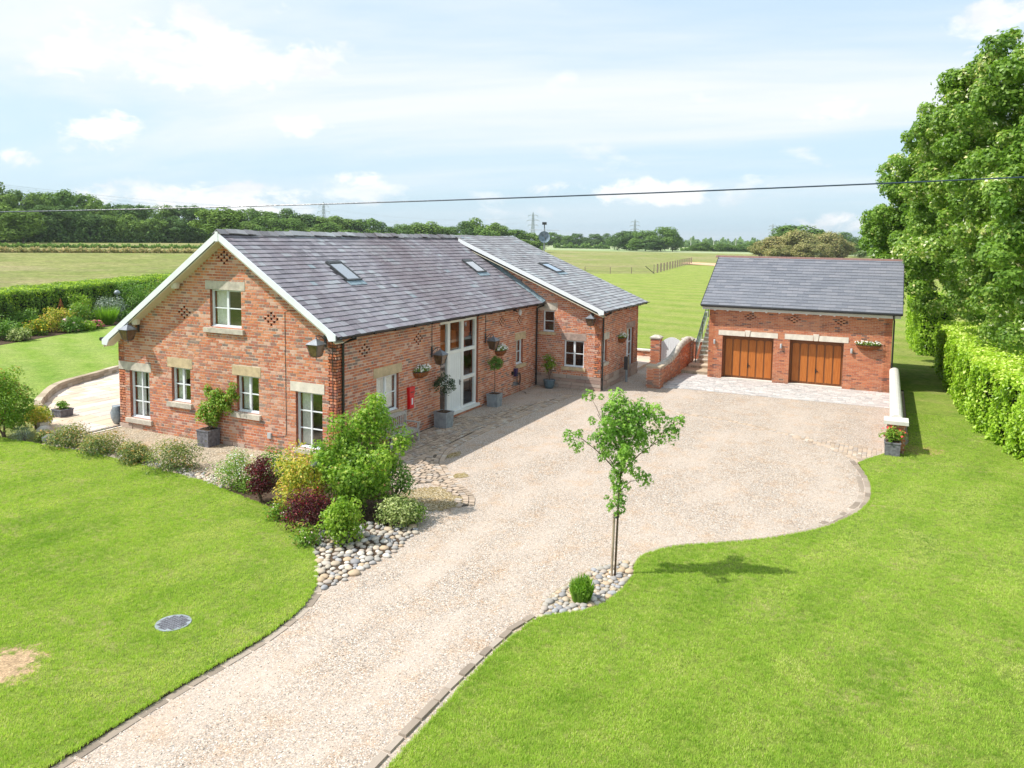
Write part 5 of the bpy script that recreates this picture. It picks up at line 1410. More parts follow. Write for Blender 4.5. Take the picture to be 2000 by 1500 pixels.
def wall_light(y, label):
    t = thing('wall_light', label, 'wall light', (GX-.01, y, 1.70), 'up and down lights on the garage')
    mb = MB(); mb.box(GX-.03, GX-.007, y-.03, y+.03, 1.74, 1.84); mb.build('bracket', 'zinc', t)
    mb = MB(); mb.lathe([(.045, 1.68), (.05, 1.69), (.05, 1.89), (.045, 1.90)], (GX-.08, y, 0), 10); mb.build('body', 'plastic_grey', t, True)
wall_light(-6.84, 'small silver cylinder light on the garage wall left of both doors')
wall_light(-9.95, 'small silver cylinder light on the brick pier between the garage doors')
wall_light(-13.02, 'small silver cylinder light right of both garage doors, under the flower basket')

# ---- outside stair beside the garage
stair = thing('outside_stairs', 'stone and brick outside stairs climbing beside the garage wall', 'stairs', (22, -5.9, 0))
bst = []
def step(x0, x1, y0, y1, z0, z1, mat='stone_cap'):
    mb = MB(); mb.box(x0, x1, y0, y1, z1-.06, z1); mb.build('tread', mat, stair)
    mb = MB(); mb.box(x0+.03, x1, y0+.01, y1, z0, z1-.061); mb.build('riser', 'mortar_old', stair)
    b = MB(); yy = y0+.03
    while yy < y1-.05:
        b.box(x0+.018, x0+.03, yy, yy+.10, z0+.01, z1-.075); yy += .115
    b.build('brick', 'wall_stone', stair)
step(21.0, 22.6, -6.52, -4.85, 0, .17, 'wall_stone')
step(22.0, 23.6, -6.52, -5.25, .17, .33, 'wall_stone')
for k in range(12):
    step(22.7+k*.27, 26.5, -6.52, -5.55, .33+k*.2, .53+k*.2, 'stone_cap')
mb = MB(); mb.box(23.0, 26.5, -5.55, -5.45, 0, .3); mb.build('side_wall', 'brick_reveal', stair)
bal = thing('stair_balustrade', 'sloping glass balustrade with dark posts along the outside stairs', 'balustrade', (22.75, -5.45, .33))
for k in range(3):
    x = 22.75+k*1.45; z = .4+(x-22.7)/.27*.2*(1 if k else 0.2)
    mb = MB(); mb.box(x-.02, x+.02, -5.47, -5.43, z-.1, z+1.0); mb.build('post', 'dark_metal', bal)
mb = MB(); mb.tube([(22.75, -5.45, 1.40), (25.65, -5.45, 3.50)], .022, 8); mb.build('handrail', 'cable_blue', bal)
mb = MB(); mb.prism([(22.78, -5.445, .55), (25.62, -5.445, 2.65), (25.62, -5.445, 3.46), (22.78, -5.445, 1.36)], (0, -.012, 0)); mb.build('pane', 'balustrade_glass', bal)

# ---- gate between brick piers
def pier(x, y, w, h, label, cap='stone_cap', dome=True, mat='brick_old'):
    t = thing('gate_pier', label, 'brick pier', (x, y, 0), 'brick piers beside the garage stair')
    mb = MB(); mb.box(x-w/2, x+w/2, y-w/2, y+w/2, 0, h); mb.build('core', 'mortar_new', t)
    n = int(h/.075); V = cube_variants('brick', mat); base = Vector((x, y, 0))
    for r in range(n):
        z = .006+r*.075
        for k in range(2):
            for ax in (0, 1):
                o = bpy.data.objects.new('brick', random.choice(V)); col.objects.link(o); o.parent = t
                q = (k-.5)*(w/2) + (.03 if r % 2 else -.03)*(1 if k else 1)
                if ax == 0: o.location = (-w/2-.003, q, z+.033); o.scale = (.012, w/2-.012, .063)
                else: o.location = (q, -w/2-.003, z+.033); o.scale = (w/2-.012, .012, .063)
    mb = MB(); e = w/2+.05
    mb.box(x-e, x+e, y-e, y+e, h, h+.07)
    if dome: mb.hexa([(x-e, y-e, h+.07), (x+e, y-e, h+.07), (x+e, y+e, h+.07), (x-e, y+e, h+.07), (x-e*.45, y-e*.45, h+.17), (x+e*.45, y-e*.45, h+.17), (x+e*.45, y+e*.45, h+.17), (x-e*.45, y+e*.45, h+.17)])
    mb.build('cap', cap, t)
    return t
pier(23.15, -3.22, .5, 1.42, 'tall brick gate pier with domed stone cap, left of the white gate')
pier(23.15, -4.95, .5, 1.44, 'tall brick gate pier with domed stone cap, between the white gate and the stairs')
pier(16.55, -4.98, .62, .95, 'low brick pier with flat stone cap at the near end of the curving wall', 'wall_stone', False)
gt = thing('garden_gate', 'white boarded garden gate with an arched top between brick piers', 'gate', (23.15, -4.1, 0))
ys = np.linspace(-3.50, -4.67, 10)
for a, b in zip(ys, ys[1:]):
    f = lambda q: 1.22+.30*math.sin(math.pi*min(1, max(0, (-3.47-q)/1.23)))
    mb = MB(); mb.prism([(23.12, a-.004, .06), (23.12, b+.004, .06), (23.12, b+.004, f(b)), (23.12, a-.004, f(a))], (.03, 0, 0)); mb.build('board', 'white_paint', gt)
mb = MB(); mb.box(23.15, 23.19, -4.66, -3.5, .25, .38); mb.box(23.15, 23.19, -4.66, -3.5, 1.0, 1.12); mb.build('rail', 'white_paint', gt)
# curving wall: swept-up top from the low pier to the tall one
cw = thing('garden_wall', 'curving brick wall with rounded stone coping sweeping up to the gate pier', 'wall', (19.8, -5.0, 0))
def ctop(t): return .86+.62*(1/(1+math.exp(-(t-.58)*10)))
N = 26; xs = np.linspace(16.86, 22.9, N)
mb = MB()
for a, b in zip(xs, xs[1:]):
    ta, tb = (a-16.86)/6.04, (b-16.86)/6.04
    mb.hexa([(a, -5.12, 0), (b, -5.12, 0), (b, -4.88, 0), (a, -4.88, 0), (a, -5.12, ctop(ta)), (b, -5.12, ctop(tb)), (b, -4.88, ctop(tb)), (a, -4.88, ctop(ta))])
mb.build('core', 'mortar_new', cw)
cwf = lambda u, v, d: (u, -5.12-d, v)
V = cube_variants('brick', 'brick_old'); base = Vector((19.8, -5.0, 0)); r = 0; z = .01; cnt = 0; rest = MB()
while z < 1.45:
    x = 16.88-(r % 2)*.112
    while x < 22.85:
        a, b = max(16.88, x+.005), min(22.88, x+.215)
        if b-a > .04 and z+.065 < ctop((a-16.86)/6.04):
            if cnt < 290:
                o = bpy.data.objects.new('brick', random.choice(V)); col.objects.link(o); o.parent = cw
                o.location = Vector(((a+b)/2, -5.124, z+.032))-base; o.scale = (b-a, .014, .064); cnt += 1
            else: rest.box(a, b, -5.131, -5.118, z, z+.064)
        x += .225
    z += .075; r += 1
o = rest.build('brick', 'brick_old', cw); o['kind'] = 'stuff'
for a, b in zip(xs[::2], list(xs[2::2])+[xs[-1]]):
    if b <= a: continue
    ta, tb = (a-16.86)/6.04, (b-16.86)/6.04
    mb = MB(); mb.tube([(a+.004, -5.0, ctop(ta)+.02), ((a+b)/2, -5.0, ctop((ta+tb)/2)+.02), (b-.004, -5.0, ctop(tb)+.02)], .165, 10); mb.build('coping', 'stone_cap', cw, True)
lw = thing('low_wall', 'low brick wall with pale flat coping beyond the wing corner', 'wall', (25, -1.0, 0))
mb = MB(); mb.box(24.9, 25.15, -3.0, 1.6, 0, .42); mb.build('core', 'brick_reveal', lw)
b = MB()
for r in range(5):
    y = -3.0-(r % 2)*.11
    while y < 1.6: b.box(24.885, 24.905, max(y, -3.0), min(y+.21, 1.6), .02+r*.078, .085+r*.078); y += .225
b.build('brick', 'brick_old', lw)
for k in range(6):
    mb = MB(); mb.box(24.82, 25.23, -3.05+k*.78, -2.285+k*.78, .42, .50); mb.build('coping', 'stone_white', lw)
t2 = structure_empty('terrace')
for k in range(4):
    for q in range(5):
        mb = MB(); mb.box(20.4+q*.9, 21.28+q*.9, -2.95+k*.9, -2.07+k*.9, .0, .12); mb.build('paving_slab', 'flag', t2)
bw = thing('stair_wall', 'short brick wall with stone coping behind the outside stairs', 'wall', (26.5, -4.6, 0))
mb = MB(); mb.box(26.2, 26.45, -5.4, -3.9, 0, 1.0); mb.build('core', 'brick_reveal', bw)
mb = MB(); mb.box(26.12, 26.53, -5.4, -3.85, 1.0, 1.12); mb.build('coping', 'stone_cap', bw)

# ---- long wall right of the apron
rw = thing('boundary_wall', 'long low wall with pale half-round coping running out from the garage corner', 'wall', (15, -14.8, 0))
mb = MB(); mb.box(9.75, 20.5, -14.93, -14.69, 0, 1.0); mb.build('core', 'brick_reveal', rw)
x = 9.78
while x < 20.4:
    n = 8; pts = [(x+.003, -14.81-math.cos(math.pi*k/n)*.20, 1.0+math.sin(math.pi*k/n)*.17) for k in range(n+1)]
    mb = MB(); mb.prism(pts, (.444, 0, 0)); mb.build('coping', 'stone_white', rw); x += .45
pr = thing('wall_pier', 'brick end pier with square white stone cap, behind the slate planter', 'brick pier', (9.45, -14.80, 0))
mb = MB(); mb.box(9.2, 9.72, -15.05, -14.54, 0, .98); mb.build('core', 'mortar_new', pr)
V = cube_variants('brick', 'brick_new')
for r in range(13):
    for k in range(2):
        for ax in (0, 1):
            o = bpy.data.objects.new('brick', random.choice(V)); col.objects.link(o); o.parent = pr
            sft = .03 if r % 2 else -.03
            if ax == 0: o.location = (9.197-9.45, (-14.67-.26*k+sft)+14.80, .037+r*.075); o.scale = (.012, .24, .064)
            else: o.location = (9.33+.26*k+sft-9.45, (-14.537 if False else -15.053)+14.80, .037+r*.075); o.scale = (.24, .012, .064)
mb = MB(); mb.box(9.10, 9.82, -15.15, -14.44, .98, 1.09); mb.build('cap', 'stone_white', pr)

# ---- retaining wall round the patio
ret = thing('retaining_wall', 'low curving stone retaining wall between the sandstone patio and the raised lawn', 'wall', (2.5, 16.2, 0))
rl = smooth_line([(-0.15, 13.45), (0.15, 14.1), (0.95, 15.1), (3.0, 17.12), (5.5, 18.15), (7.1, 18.8), (9, 19.0), (12, 19.0)], 6)
for k in range(2):
    P = [Vector(p) for p in rl]; i = 0; d = [0]
    for a, b in zip(P, P[1:]): d.append(d[-1]+(b-a).length)
    s = k*.15
    while s < d[-1]-.3:
        L = random.uniform(.3, .5); m = s+L/2; i = next(j for j in range(len(d)-1) if d[j+1] >= m)
        p = P[i].lerp(P[i+1], (m-d[i])/(d[i+1]-d[i])); dr = (P[i+1]-P[i]).normalized()
        o = put(random.choice(cube_variants('stone', 'wall_stone', 10)), 'stone', ret, p.x, p.y, .095+k*.15, L-.012, .26*random.uniform(.9, 1.1), .14, math.atan2(dr.y, dr.x)); s += L
ret2 = thing('bed_edging', 'short stone edging wall beside the box planter at the near end of the patio', 'wall', (-.9, 11.9, 0))
for k, (x, y) in enumerate([(-.45, 12.75), (-.75, 12.4), (-1.05, 12.0), (-1.35, 11.6), (-1.6, 11.2), (-1.75, 10.8)]):
    for r in range(2):
        put(random.choice(cube_variants('stone', 'wall_stone', 10)), 'stone', ret2, x, y, .09+r*.14, .42, .24, .13, 1.0)

# ================================================================== FITTINGS
def lantern(x, y, z, dirv, arm, size, label):
    """wall lantern: back plate and scroll arm on the wall, four-sided tapered lamp hanging out along dirv"""
    t = thing('wall_lantern', label, 'lantern', (x, y, z), 'black metal lanterns on the barn walls')
    dx, dy = dirv; s = size
    px, py = -dy, dx
    def B(a, b, c): return (x+dx*a+px*b, y+dy*a+py*b, z+c)
    mb = MB(); mb.hexa([B(0, -.04, -.18), B(.025, -.04, -.18), B(.025, .04, -.18), B(0, .04, -.18), B(0, -.04, .20), B(.025, -.04, .20), B(.025, .04, .20), B(0, .04, .20)])
    mb.tube([B(.02, 0, .0), B(arm*.35, 0, .12), B(arm*.7, 0, .20), B(arm, 0, .17), B(arm, 0, .10)], .012, 6)
    mb.tube([B(.02, 0, -.12), B(arm*.5, 0, -.02), B(arm*.72, 0, .14)], .009, 6)
    mb.build('bracket', 'dark_metal', t)
    cx_, cy_ = x+dx*arm, y+dy*arm; top = z+.10
    def sq(r, zz): return [(cx_+dx*a*r+px*b*r, cy_+dy*a*r+py*b*r, zz) for a, b in ((-1, -1), (1, -1), (1, 1), (-1, 1))]
    a, b, c, d = sq(.03*s, top), sq(.215*s, top-.15*s), sq(.19*s, top-.175*s), sq(.115*s, top-.50*s)
    mb = MB(); q = b+a; mb.hexa(q); mb.hexa(c+b); mb.lathe([(.02, top), (.03, top+.02), (.012, top+.05), (.004, top+.08)], (cx_, cy_, 0), 8)
    mb.build('cap', 'lamp_metal', t)
    mb = MB(); mb.hexa([*sq(.108*s, top-.495*s), *sq(.178*s, top-.178*s)]); mb.build('glass', 'copper_lamp_glass', t)
    mb = MB()
    for k in range(4): mb.tube([c[k], d[k]], .010*s, 5)
    mb.hexa(sq(.07*s, top-.53*s)+d); mb.tube([(cx_, cy_, top-.53*s), (cx_, cy_, top-.60*s)], .012*s, 6)
    mb.build('cage', 'dark_metal', t)
lantern(-.01, 8.28, 3.55, (-1, 0), .42, 1.0, 'black lantern under the left eave of the gable wall')
lantern(-.01, .38, 3.62, (-1, 0), .42, 1.0, 'black lantern at the right corner of the gable wall, above the tall window')
lantern(5.23, -.01, 2.66, (0, -1), .36, .98, 'black lantern on the courtyard wall just left of the glazed entrance')
lantern(9.28, -.01, 2.70, (0, -1), .36, .98, 'black lantern on the courtyard wall just right of the glazed entrance')
lantern(L1-.01, -2.72, 3.30, (-1, 0), .30, .92, 'black lantern high on the wing wall near its drainpipe corner')

def petals(name, P, size, mat, parent, base):
    link(name, leaf_mesh(name, P-np.array(base), unit(len(P))+np.array([-.5, -.4, .9]), size, mat, 'palm'), parent, base)
def basket(x, y, z, dirv, label, w=.85):
    t = thing('flower_basket', label, 'flower basket', (x, y, z), 'wall baskets of white flowers')
    dx, dy = dirv; px, py = -dy, dx
    mb = MB(); n = 10; rows = []
    for r in range(4):
        rows.append([(x+px*math.cos(a)*w/2*q+dx*math.sin(a)*.26*q, y+py*math.cos(a)*w/2*q+dy*math.sin(a)*.26*q, z+zz) for a in np.linspace(0, math.pi, n) for q, zz in [((1.0, .0), (.92, -.10), (.72, -.18), (.35, -.23))[r]]])
    vs = [p for r in rows for p in r]; fs = [(r*n+k, r*n+k+1, (r+1)*n+k+1, (r+1)*n+k) for r in range(3) for k in range(n-1)]+[tuple(range(3*n, 4*n)), tuple(range(n))]
    mb.add(vs, fs); mb.build('liner', 'coir', t)
    mb = MB()
    mb.tube(rows[0], .010, 5)
    for k in range(1, n-1): mb.tube([rows[r][k] for r in range(4)], .005, 4)
    mb.build('cage', 'dark_metal', t)
    m = 420; a = rng.uniform(0, math.pi, m); q = rng.uniform(0, 1.08, m)**.6
    P = np.column_stack([x+px*np.cos(a)*w/2*q+dx*np.sin(a)*.28*q, y+py*np.cos(a)*w/2*q+dy*np.sin(a)*.28*q, z+.02+rng.uniform(0, .17, m)*(1.1-.5*q)])
    link('foliage', leaf_mesh('foliage', P-np.array((x, y, z)), unit(m)+np.array([0, 0, .8]), .07, 'leaf_mid', 'diamond'), t, (x, y, z))
    m = 95; a = rng.uniform(0, math.pi, m); q = rng.uniform(.3, 1.15, m)
    P = np.column_stack([x+px*np.cos(a)*w/2*q+dx*np.sin(a)*.3*q, y+py*np.cos(a)*w/2*q+dy*np.sin(a)*.3*q, z+.05+rng.uniform(0, .19, m)*(1.25-.6*q)])
    petals('blossom', P, .095, 'petal_white', t, (x, y, z))
basket(4.45, -.02, 2.10, (0, -1), 'basket of white flowers on the courtyard wall between the mullioned window and the entrance')
basket(10.55, -.02, 2.08, (0, -1), 'basket of white flowers on the courtyard wall right of the entrance')
basket(17.1, -D-.02, 2.10, (0, -1), 'basket of white flowers on the shaded end wall of the wing')
basket(GX-.02, -13.70, 2.10, (-1, 0), 'long trough of white flowers high on the garage wall right of the doors', 1.05)

def planter_box(x, y, w, h, mat, label, name='planter', cat='planter', group=None, rot=0.0, taper=.92):
    t = thing(name, label, cat, (x, y, 0), group)
    c, s = math.cos(rot), math.sin(rot)
    R = lambda a, b, z: (x+a*c-b*s, y+a*s+b*c, z)
    o = w/2; i = o*taper
    mb = MB(); mb.hexa([R(-i, -i, 0), R(i, -i, 0), R(i, i, 0), R(-i, i, 0), R(-o, -o, h), R(o, -o, h), R(o, o, h), R(-o, o, h)])
    r0, r1 = o+.012, o-.03
    for (a0, a1, b0, b1) in ((-r0, r0, -r0, -r1), (-r0, r0, r1, r0), (-r0, -r1, -r1, r1), (r1, r0, -r1, r1)):
        mb.hexa([R(a0, b0, h-.03), R(a1, b0, h-.03), R(a1, b1, h-.03), R(a0, b1, h-.03), R(a0, b0, h+.012), R(a1, b0, h+.012), R(a1, b1, h+.012), R(a0, b1, h+.012)])
    mb.build('box', mat, t)
    mb = MB(); mb.hexa([R(-r1, -r1, h-.01), R(r1, -r1, h-.01), R(r1, r1, h-.01), R(-r1, r1, h-.01), R(-r1, -r1, h+.004), R(r1, -r1, h+.004), R(r1, r1, h+.004), R(-r1, r1, h+.004)]); mb.build('soil', 'soil', t)
    return t
def cloud_leaves(clumps, n, leaf, mat, parent, base, shape='diamond', droop=0, aspect=.55, name='foliage', mean=.45):
    P, N, idx = clump_pts(clumps, n)
    rnd = rng.normal(mean, .2, len(P))+rng.normal(0, .1, len(clumps))[idx]
    link(name, leaf_mesh(name, P-np.array(base), N, leaf, mat, shape, rnd, droop, aspect), parent, base)
def topiary(x, y, label, mat, h, r, w, ph):
    t = planter_box(x, y, w, ph, 'zinc', label, 'potted_tree', 'potted tree', 'clipped trees in zinc planters by the entrance')
    mb = MB(); mb.tube([(x, y, ph-.02), (x+.01, y, ph+.3), (x, y, h)], [.022, .018, .015], 6); mb.build('trunk', 'bark', t)
    cloud_leaves(ell_clumps((x, y, h), (r, r, r*.9), 40, r*.22, r*.36, -.95, .6), 1500, .055, mat, t, (x, y, 0), name='crown')
topiary(5.32, -.47, 'dark leafy standard tree in a square zinc planter left of the white door', 'leaf_dark', 1.52, .37, .52, .56)
topiary(9.35, -.42, 'light green ball-headed standard tree in a square zinc planter right of the white door', 'leaf_green', 1.72, .27, .48, .50)
# rose in a round tub at the inner corner
t = thing('potted_rose', 'climbing rose in a round blue tub in the inner corner by the drainpipe', 'potted plant', (13.92, -.85, 0))
mb = MB(); mb.lathe([(.18, 0), (.24, .16), (.27, .34), (.285, .36), (.285, .38), (.25, .38)], (13.92, -.85, 0), 16); mb.build('tub', 'terracotta_blue', t, True)
mb = MB()
for k in range(5): mb.tube([(13.92, -.85, .36), (13.92+random.uniform(-.12, .12), -.85+random.uniform(-.15, .15), .9), (13.92+random.uniform(-.2, .2), -.85+random.uniform(-.32, .32), 1.4)], [.012, .009, .005], 5)
mb.build('stem', 'bark', t)
cloud_leaves(ell_clumps((13.9, -.85, 1.05), (.22, .36, .50), 26, .08, .15, -.9, .4), 700, .075, 'leaf_mid', t, (13.92, -.85, 0))
petals('blossom', np.column_stack([13.9+rng.uniform(-.25, .2, 14), -.85+rng.uniform(-.4, .4, 14), rng.uniform(.9, 1.5, 14)]), .10, 'petal_blush', t, (13.92, -.85, 0))
# climber in slate planter at gable
t = planter_box(-.32, 4.82, .50, .52, 'slate_planter', 'leafy climber in a square slate planter against the gable between the two small windows', 'potted_climber', 'potted plant', None)
mb = MB()
for q in ((-.1, 4.6, 1.3), (-.08, 4.2, 1.7), (-.1, 3.95, 2.0), (-.1, 5.1, 1.5), (-.08, 4.8, 1.8)): mb.tube([(-.3, 4.8, .5), ((q[0]-.3)/2, (q[1]+4.8)/2+.05, q[2]*.6), q], [.015, .012, .006], 5)
mb.build('stem', 'bark', t)
cl = np.vstack([ell_clumps((-.25, 4.85, .95), (.26, .36, .42), 30, .09, .17, -.9, .4), ell_clumps((-.2, 4.45, 1.35), (.2, .42, .40), 26, .08, .16, -.9, .4), ell_clumps((-.16, 4.0, 1.62), (.13, .2, .35), 12, .07, .12, -.9, .3), ell_clumps((-.16, 5.0, 1.65), (.12, .14, .25), 8, .06, .1, -.9, .3)])
cl[:, 3] *= 1.2
cloud_leaves(cl, 3600, .092, 'leaf_mid', t, (-.32, 4.82, 0), mean=.6)
# red flowers in the slate planter by the end pier
t = planter_box(9.85-.85, -14.72, .46, .46, 'slate_planter', 'slate planter of red geraniums in front of the white-capped end pier', 'potted_geranium', 'potted plant', None)
cloud_leaves(ell_clumps((9.0, -14.72, .66), (.28, .34, .22), 20, .08, .14, -.6, .4), 600, .085, 'leaf_mid', t, (9.0, -14.72, 0), mean=.6)
petals('blossom', np.column_stack([9.0+rng.uniform(-.32, .2, 26), -14.72+rng.uniform(-.36, .36, 26), rng.uniform(.62, 1.0, 26)]), .085, 'petal_red', t, (9.0, -14.72, 0))
# box planter on patio, small pot at the house corner
t = planter_box(-.05, 12.35, .50, .30, 'slate_planter', 'low grey planter with a leafy plant on the sandstone patio', 'patio_planter', 'planter', None)
cloud_leaves(ell_clumps((-.05, 12.35, .42), (.18, .18, .14), 10, .07, .11, -.6, .4), 260, .09, 'leaf_grassy', t, (-.05, 12.35, 0))
t = thing('garden_urn', 'tall blue-grey pot at the far corner of the gable wall', 'pot', (.10, 9.68, 0))
mb = MB(); mb.lathe([(.10, .02), (.20, .25), (.22, .45), (.15, .62), (.17, .68), (.14, .68)], (.12, 9.66, 0), 14); mb.build('body', 'zinc', t, True)

# bench
bn = thing('garden_bench', 'weathered grey slatted bench against the courtyard wall below the mullioned window', 'bench', (2.55, -.45, 0))
bx0, bx1 = 1.75, 3.35
for x in (bx0, bx1-.06):
    for yy, zt_ in ((-.72, .62), (-.22, .98)):
        mb = MB(); mb.box(x, x+.06, yy, yy+.055, 0, zt_); mb.build('leg', 'teak_grey', bn)
    mb = MB(); mb.box(x-.01, x+.07, -.76, -.17, .62, .655); mb.build('armrest', 'teak_grey', bn)
for k in range(6):
    mb = MB(); mb.box(bx0+.0, bx1, -.72+k*.085, -.72+k*.085+.068, .41, .435); mb.build('slat', 'teak_grey', bn)
mb = MB(); mb.box(bx0, bx1, -.70, -.67, .33, .41); mb.box(bx0+.06, bx1-.06, -.22, -.19, .50, .57); mb.build('rail', 'teak_grey', bn)
mb = MB(); mb.prism([(bx0+.06, -.21, .86), (bx1-.06, -.21, .86), (bx1-.06, -.21, .96), ((bx0+bx1)/2+.3, -.21, 1.0), ((bx0+bx1)/2-.3, -.21, 1.0), (bx0+.06, -.21, .96)], (0, .035, 0)); mb.build('top_rail', 'teak_grey', bn)
for k in range(13):
    x = bx0+.13+k*.11; mb = MB(); mb.box(x, x+.04, -.205, -.19, .57, .86); mb.build('back_slat', 'teak_grey', bn)
# post box
pb = thing('post_box', 'narrow red post box on the courtyard wall with a small white plate', 'post box', (3.83, -.02, 1.25))
mb = MB(); mb.box(3.70, 3.97, -.10, -.008, .92, 1.60); mb.box(3.68, 3.99, -.12, -.008, 1.42, 1.60); mb.box(3.67, 4.0, -.125, -.008, 1.60, 1.66); mb.box(3.72, 3.95, -.115, -.10, .96, 1.36); mb.build('body', 'red_paint', pb)
mb = MB(); mb.box(3.80, 3.88, -.124, -.115, 1.06, 1.28); mb.build('plate', 'white_paint', pb)
mb = MB(); mb.box(3.74, 3.93, -.126, -.12, 1.47, 1.50); mb.build('slot', 'black_iron', pb)
# car charger
ev = thing('car_charger', 'wall-mounted car charger with coiled cable on the courtyard wall', 'car charger', (12.05, -.02, .9))
mb = MB(); mb.box(11.93, 12.13, -.13, -.01, .76, 1.10); mb.build('body', 'plastic_purple', ev)
mb = MB(); mb.box(11.72, 11.82, -.11, -.01, .86, 1.0); mb.build('holster', 'black_iron', ev)
mb = MB(); mb.tube([(12.03+.16*math.cos(a)*(1-a/60), -.16-.005*a, .66+.26*math.sin(a)) for a in np.linspace(1.6, 20, 60)]+[(12.2, -.2, .12), (12.35, -.42, .02), (12.1, -.5, .015)], .011, 5); mb.build('cable', 'black_iron', ev)
mb = MB(); mb.box(11.95, 12.12, -.15, -.01, .36, .50); mb.build('switch_box', 'zinc', ev)
# lectern-like post by the wing
ps = thing('bollard', 'grey post with a small timber sign board standing against the wing end wall', 'post', (17.2, -3.42, 0))
mb = MB(); mb.tube([(17.2, -3.42, 0), (17.2, -3.42, .62)], .06, 8); mb.build('post', 'zinc', ps)
mb = MB(); mb.box(17.05, 17.3, -3.50, -3.36, .62, 1.20); mb.build('board', 'stake_wood', ps)
mb = MB(); mb.box(17.02, 17.07, -3.52, -3.34, .60, 1.22); mb.build('frame', 'dark_metal', ps)
# manhole
mh = thing('manhole_cover', 'round blue-grey manhole cover set in the left lawn', 'manhole cover', (-8.93, -3.62, .045))
mb = MB(); mb.lathe([(.29, .040), (.29, .056), (.265, .056)], (-8.93, -3.62, 0), 28); mb.build('rim', 'zinc', mh)
mb = MB()
for a in range(-5, 6):
    for b in range(-5, 6):
        if math.hypot(a, b)*.055 < .235: mb.box(-8.93+a*.055-.021, -8.93+a*.055+.021, -3.62+b*.055-.021, -3.62+b*.055+.021, .056, .0625)
mb.build('lid', 'slate_planter', mh)
# dish on a mast behind the house
sd_ = thing('satellite_dish', 'grey satellite dish and aerial on a mast behind the barn roof', 'satellite dish', (26.8, 5.1, 0))
mb = MB(); mb.tube([(26.8, 5.1, 0), (26.8, 5.1, 7.35)], .035, 8); mb.build('mast', 'zinc', sd_)
mb = MB(); dc = Vector((26.68, 5.05, 6.82)); ax = Vector((-.75, -.55, .15)).normalized(); a1 = ax.cross(Vector((0, 0, 1))).normalized(); a2 = a1.cross(ax)
vs = []; 
for r, q in ((.02, -.10), (.15, -.085), (.28, -.05), (.37, 0)):
    for k in range(18):
        t = 2*math.pi*k/18; vs.append(dc+ax*q+(a1*math.cos(t)+a2*math.sin(t))*r)
mb.add(vs, [(r*18+k, r*18+(k+1) % 18, (r+1)*18+(k+1) % 18, (r+1)*18+k) for r in range(3) for k in range(18)]+[tuple(range(18))]); mb.build('dish', 'lead', sd_, True)
mb = MB(); mb.tube([dc-a2*.36, dc+ax*.35-a2*.15], .012, 5); mb.tube([dc+ax*.33-a2*.15, dc+ax*.42-a2*.12], .03, 6); mb.build('arm', 'dark_metal', sd_)
mb = MB(); mb.tube([(26.3, 5.9, 7.25), (27.3, 4.3, 7.25)], .012, 5)
for k in range(9): f = k/8; mb.tube([(26.3+f*1.0-.12, 5.9-f*1.6-.1, 7.26), (26.3+f*1.0+.12, 5.9-f*1.6+.1, 7.26)], .006, 4)
mb.build('aerial', 'plastic_grey', sd_)
mb = MB(); mb.tube([(26.8, 5.1, 7.3), (26.78, 5.1, 7.6)], .03, 6); mb.box(26.66, 26.86, 4.98, 5.2, 7.58, 7.74); mb.build('sensor', 'black_iron', sd_)

# overhead cable
cb = []
for k in range(33):
    f = -1.2+k*3.4/32
    a = Vector((-14.45, -8.51, 6.80)); b = Vector((-12.90, -14.92, 7.03)); p = a.lerp(b, f); p.z -= .085*(f*(1-f)); cb.append(p)
mb = MB(); mb.tube(cb, .0045, 6); o = mb.build('overhead_cable', 'cable_blue'); tag(o, 'single overhead cable strung across the whole yard above the barn roof', 'cable')

# ================================================================== PLANTING
# low shrubs in the cobble border
for (x, y, r, h, lab) in [(-2.55, 8.35, .50, .42, 'low spreading green shrub at the patio end of the cobble border'),
                          (-2.62, 6.75, .50, .40, 'low bronze-tipped shrub, second from the patio in the cobble border'),
                          (-2.70, 5.20, .36, .42, 'small shrub with an orange foot, third from the patio in the cobble border'),
                          (-2.66, 3.62, .58, .52, 'widest low feathery shrub at the house end of the cobble border')]:
    shrub('low_shrub', lab, 'shrub', (x, y, .01), r*1.2, r*1.2, h*1.0, 'leaf_juniper', 3000, .08, 12, 'diamond', .62, group='low shrubs in the cobble border', aspect=.3)
shrub('white_shrub', 'rounded shrub covered in tiny white flowers at the corner of the left lawn', 'shrub', (-2.95, .92, 0), .72, .72, .88, 'leaf_mid', 3200, .05, 40, flowers=('petal_white', 560, .045))
shrub('green_shrub', 'plain green shrub between the white-flowered shrub and the tall dark red one', 'shrub', (-2.45, .15, 0), .55, .55, 1.0, 'leaf_green', 1400, .065, 24)
shrub('red_shrub', 'tall narrow dark red shrub behind the lawn edge', 'shrub', (-3.62, -.52, 0), .42, .44, 1.35, 'leaf_red', 2600, .055, 30, zlow=.05)
shrub('yellow_shrub', 'large yellow and pink-tipped shrub beneath the tall gable window', 'shrub', (-3.4, -1.72, 0), .98, .90, 1.55, 'leaf_yellow', 5600, .072, 52, cr=.28, flowers=('petal_blush', 60, .05))
shrub('red_shrub', 'low spreading dark red shrub in front of the yellow one', 'shrub', (-4.50, -2.72, 0), .72, .72, 1.0, 'leaf_red', 3000, .055, 36, flowers=('petal_red', 30, .04))
shrub('lime_shrub', 'bright lime green upright shrub standing among the cobbles', 'shrub', (-4.72, -3.90, 0), .50, .50, 1.05, 'leaf_lime', 3000, .082, 36, cr=.36)
shrub('variegated_shrub', 'rounded cream variegated shrub at the drive edge of the cobble bed', 'shrub', (-3.30, -4.40, 0), .56, .60, .66, 'leaf_varieg', 3000, .065, 34)
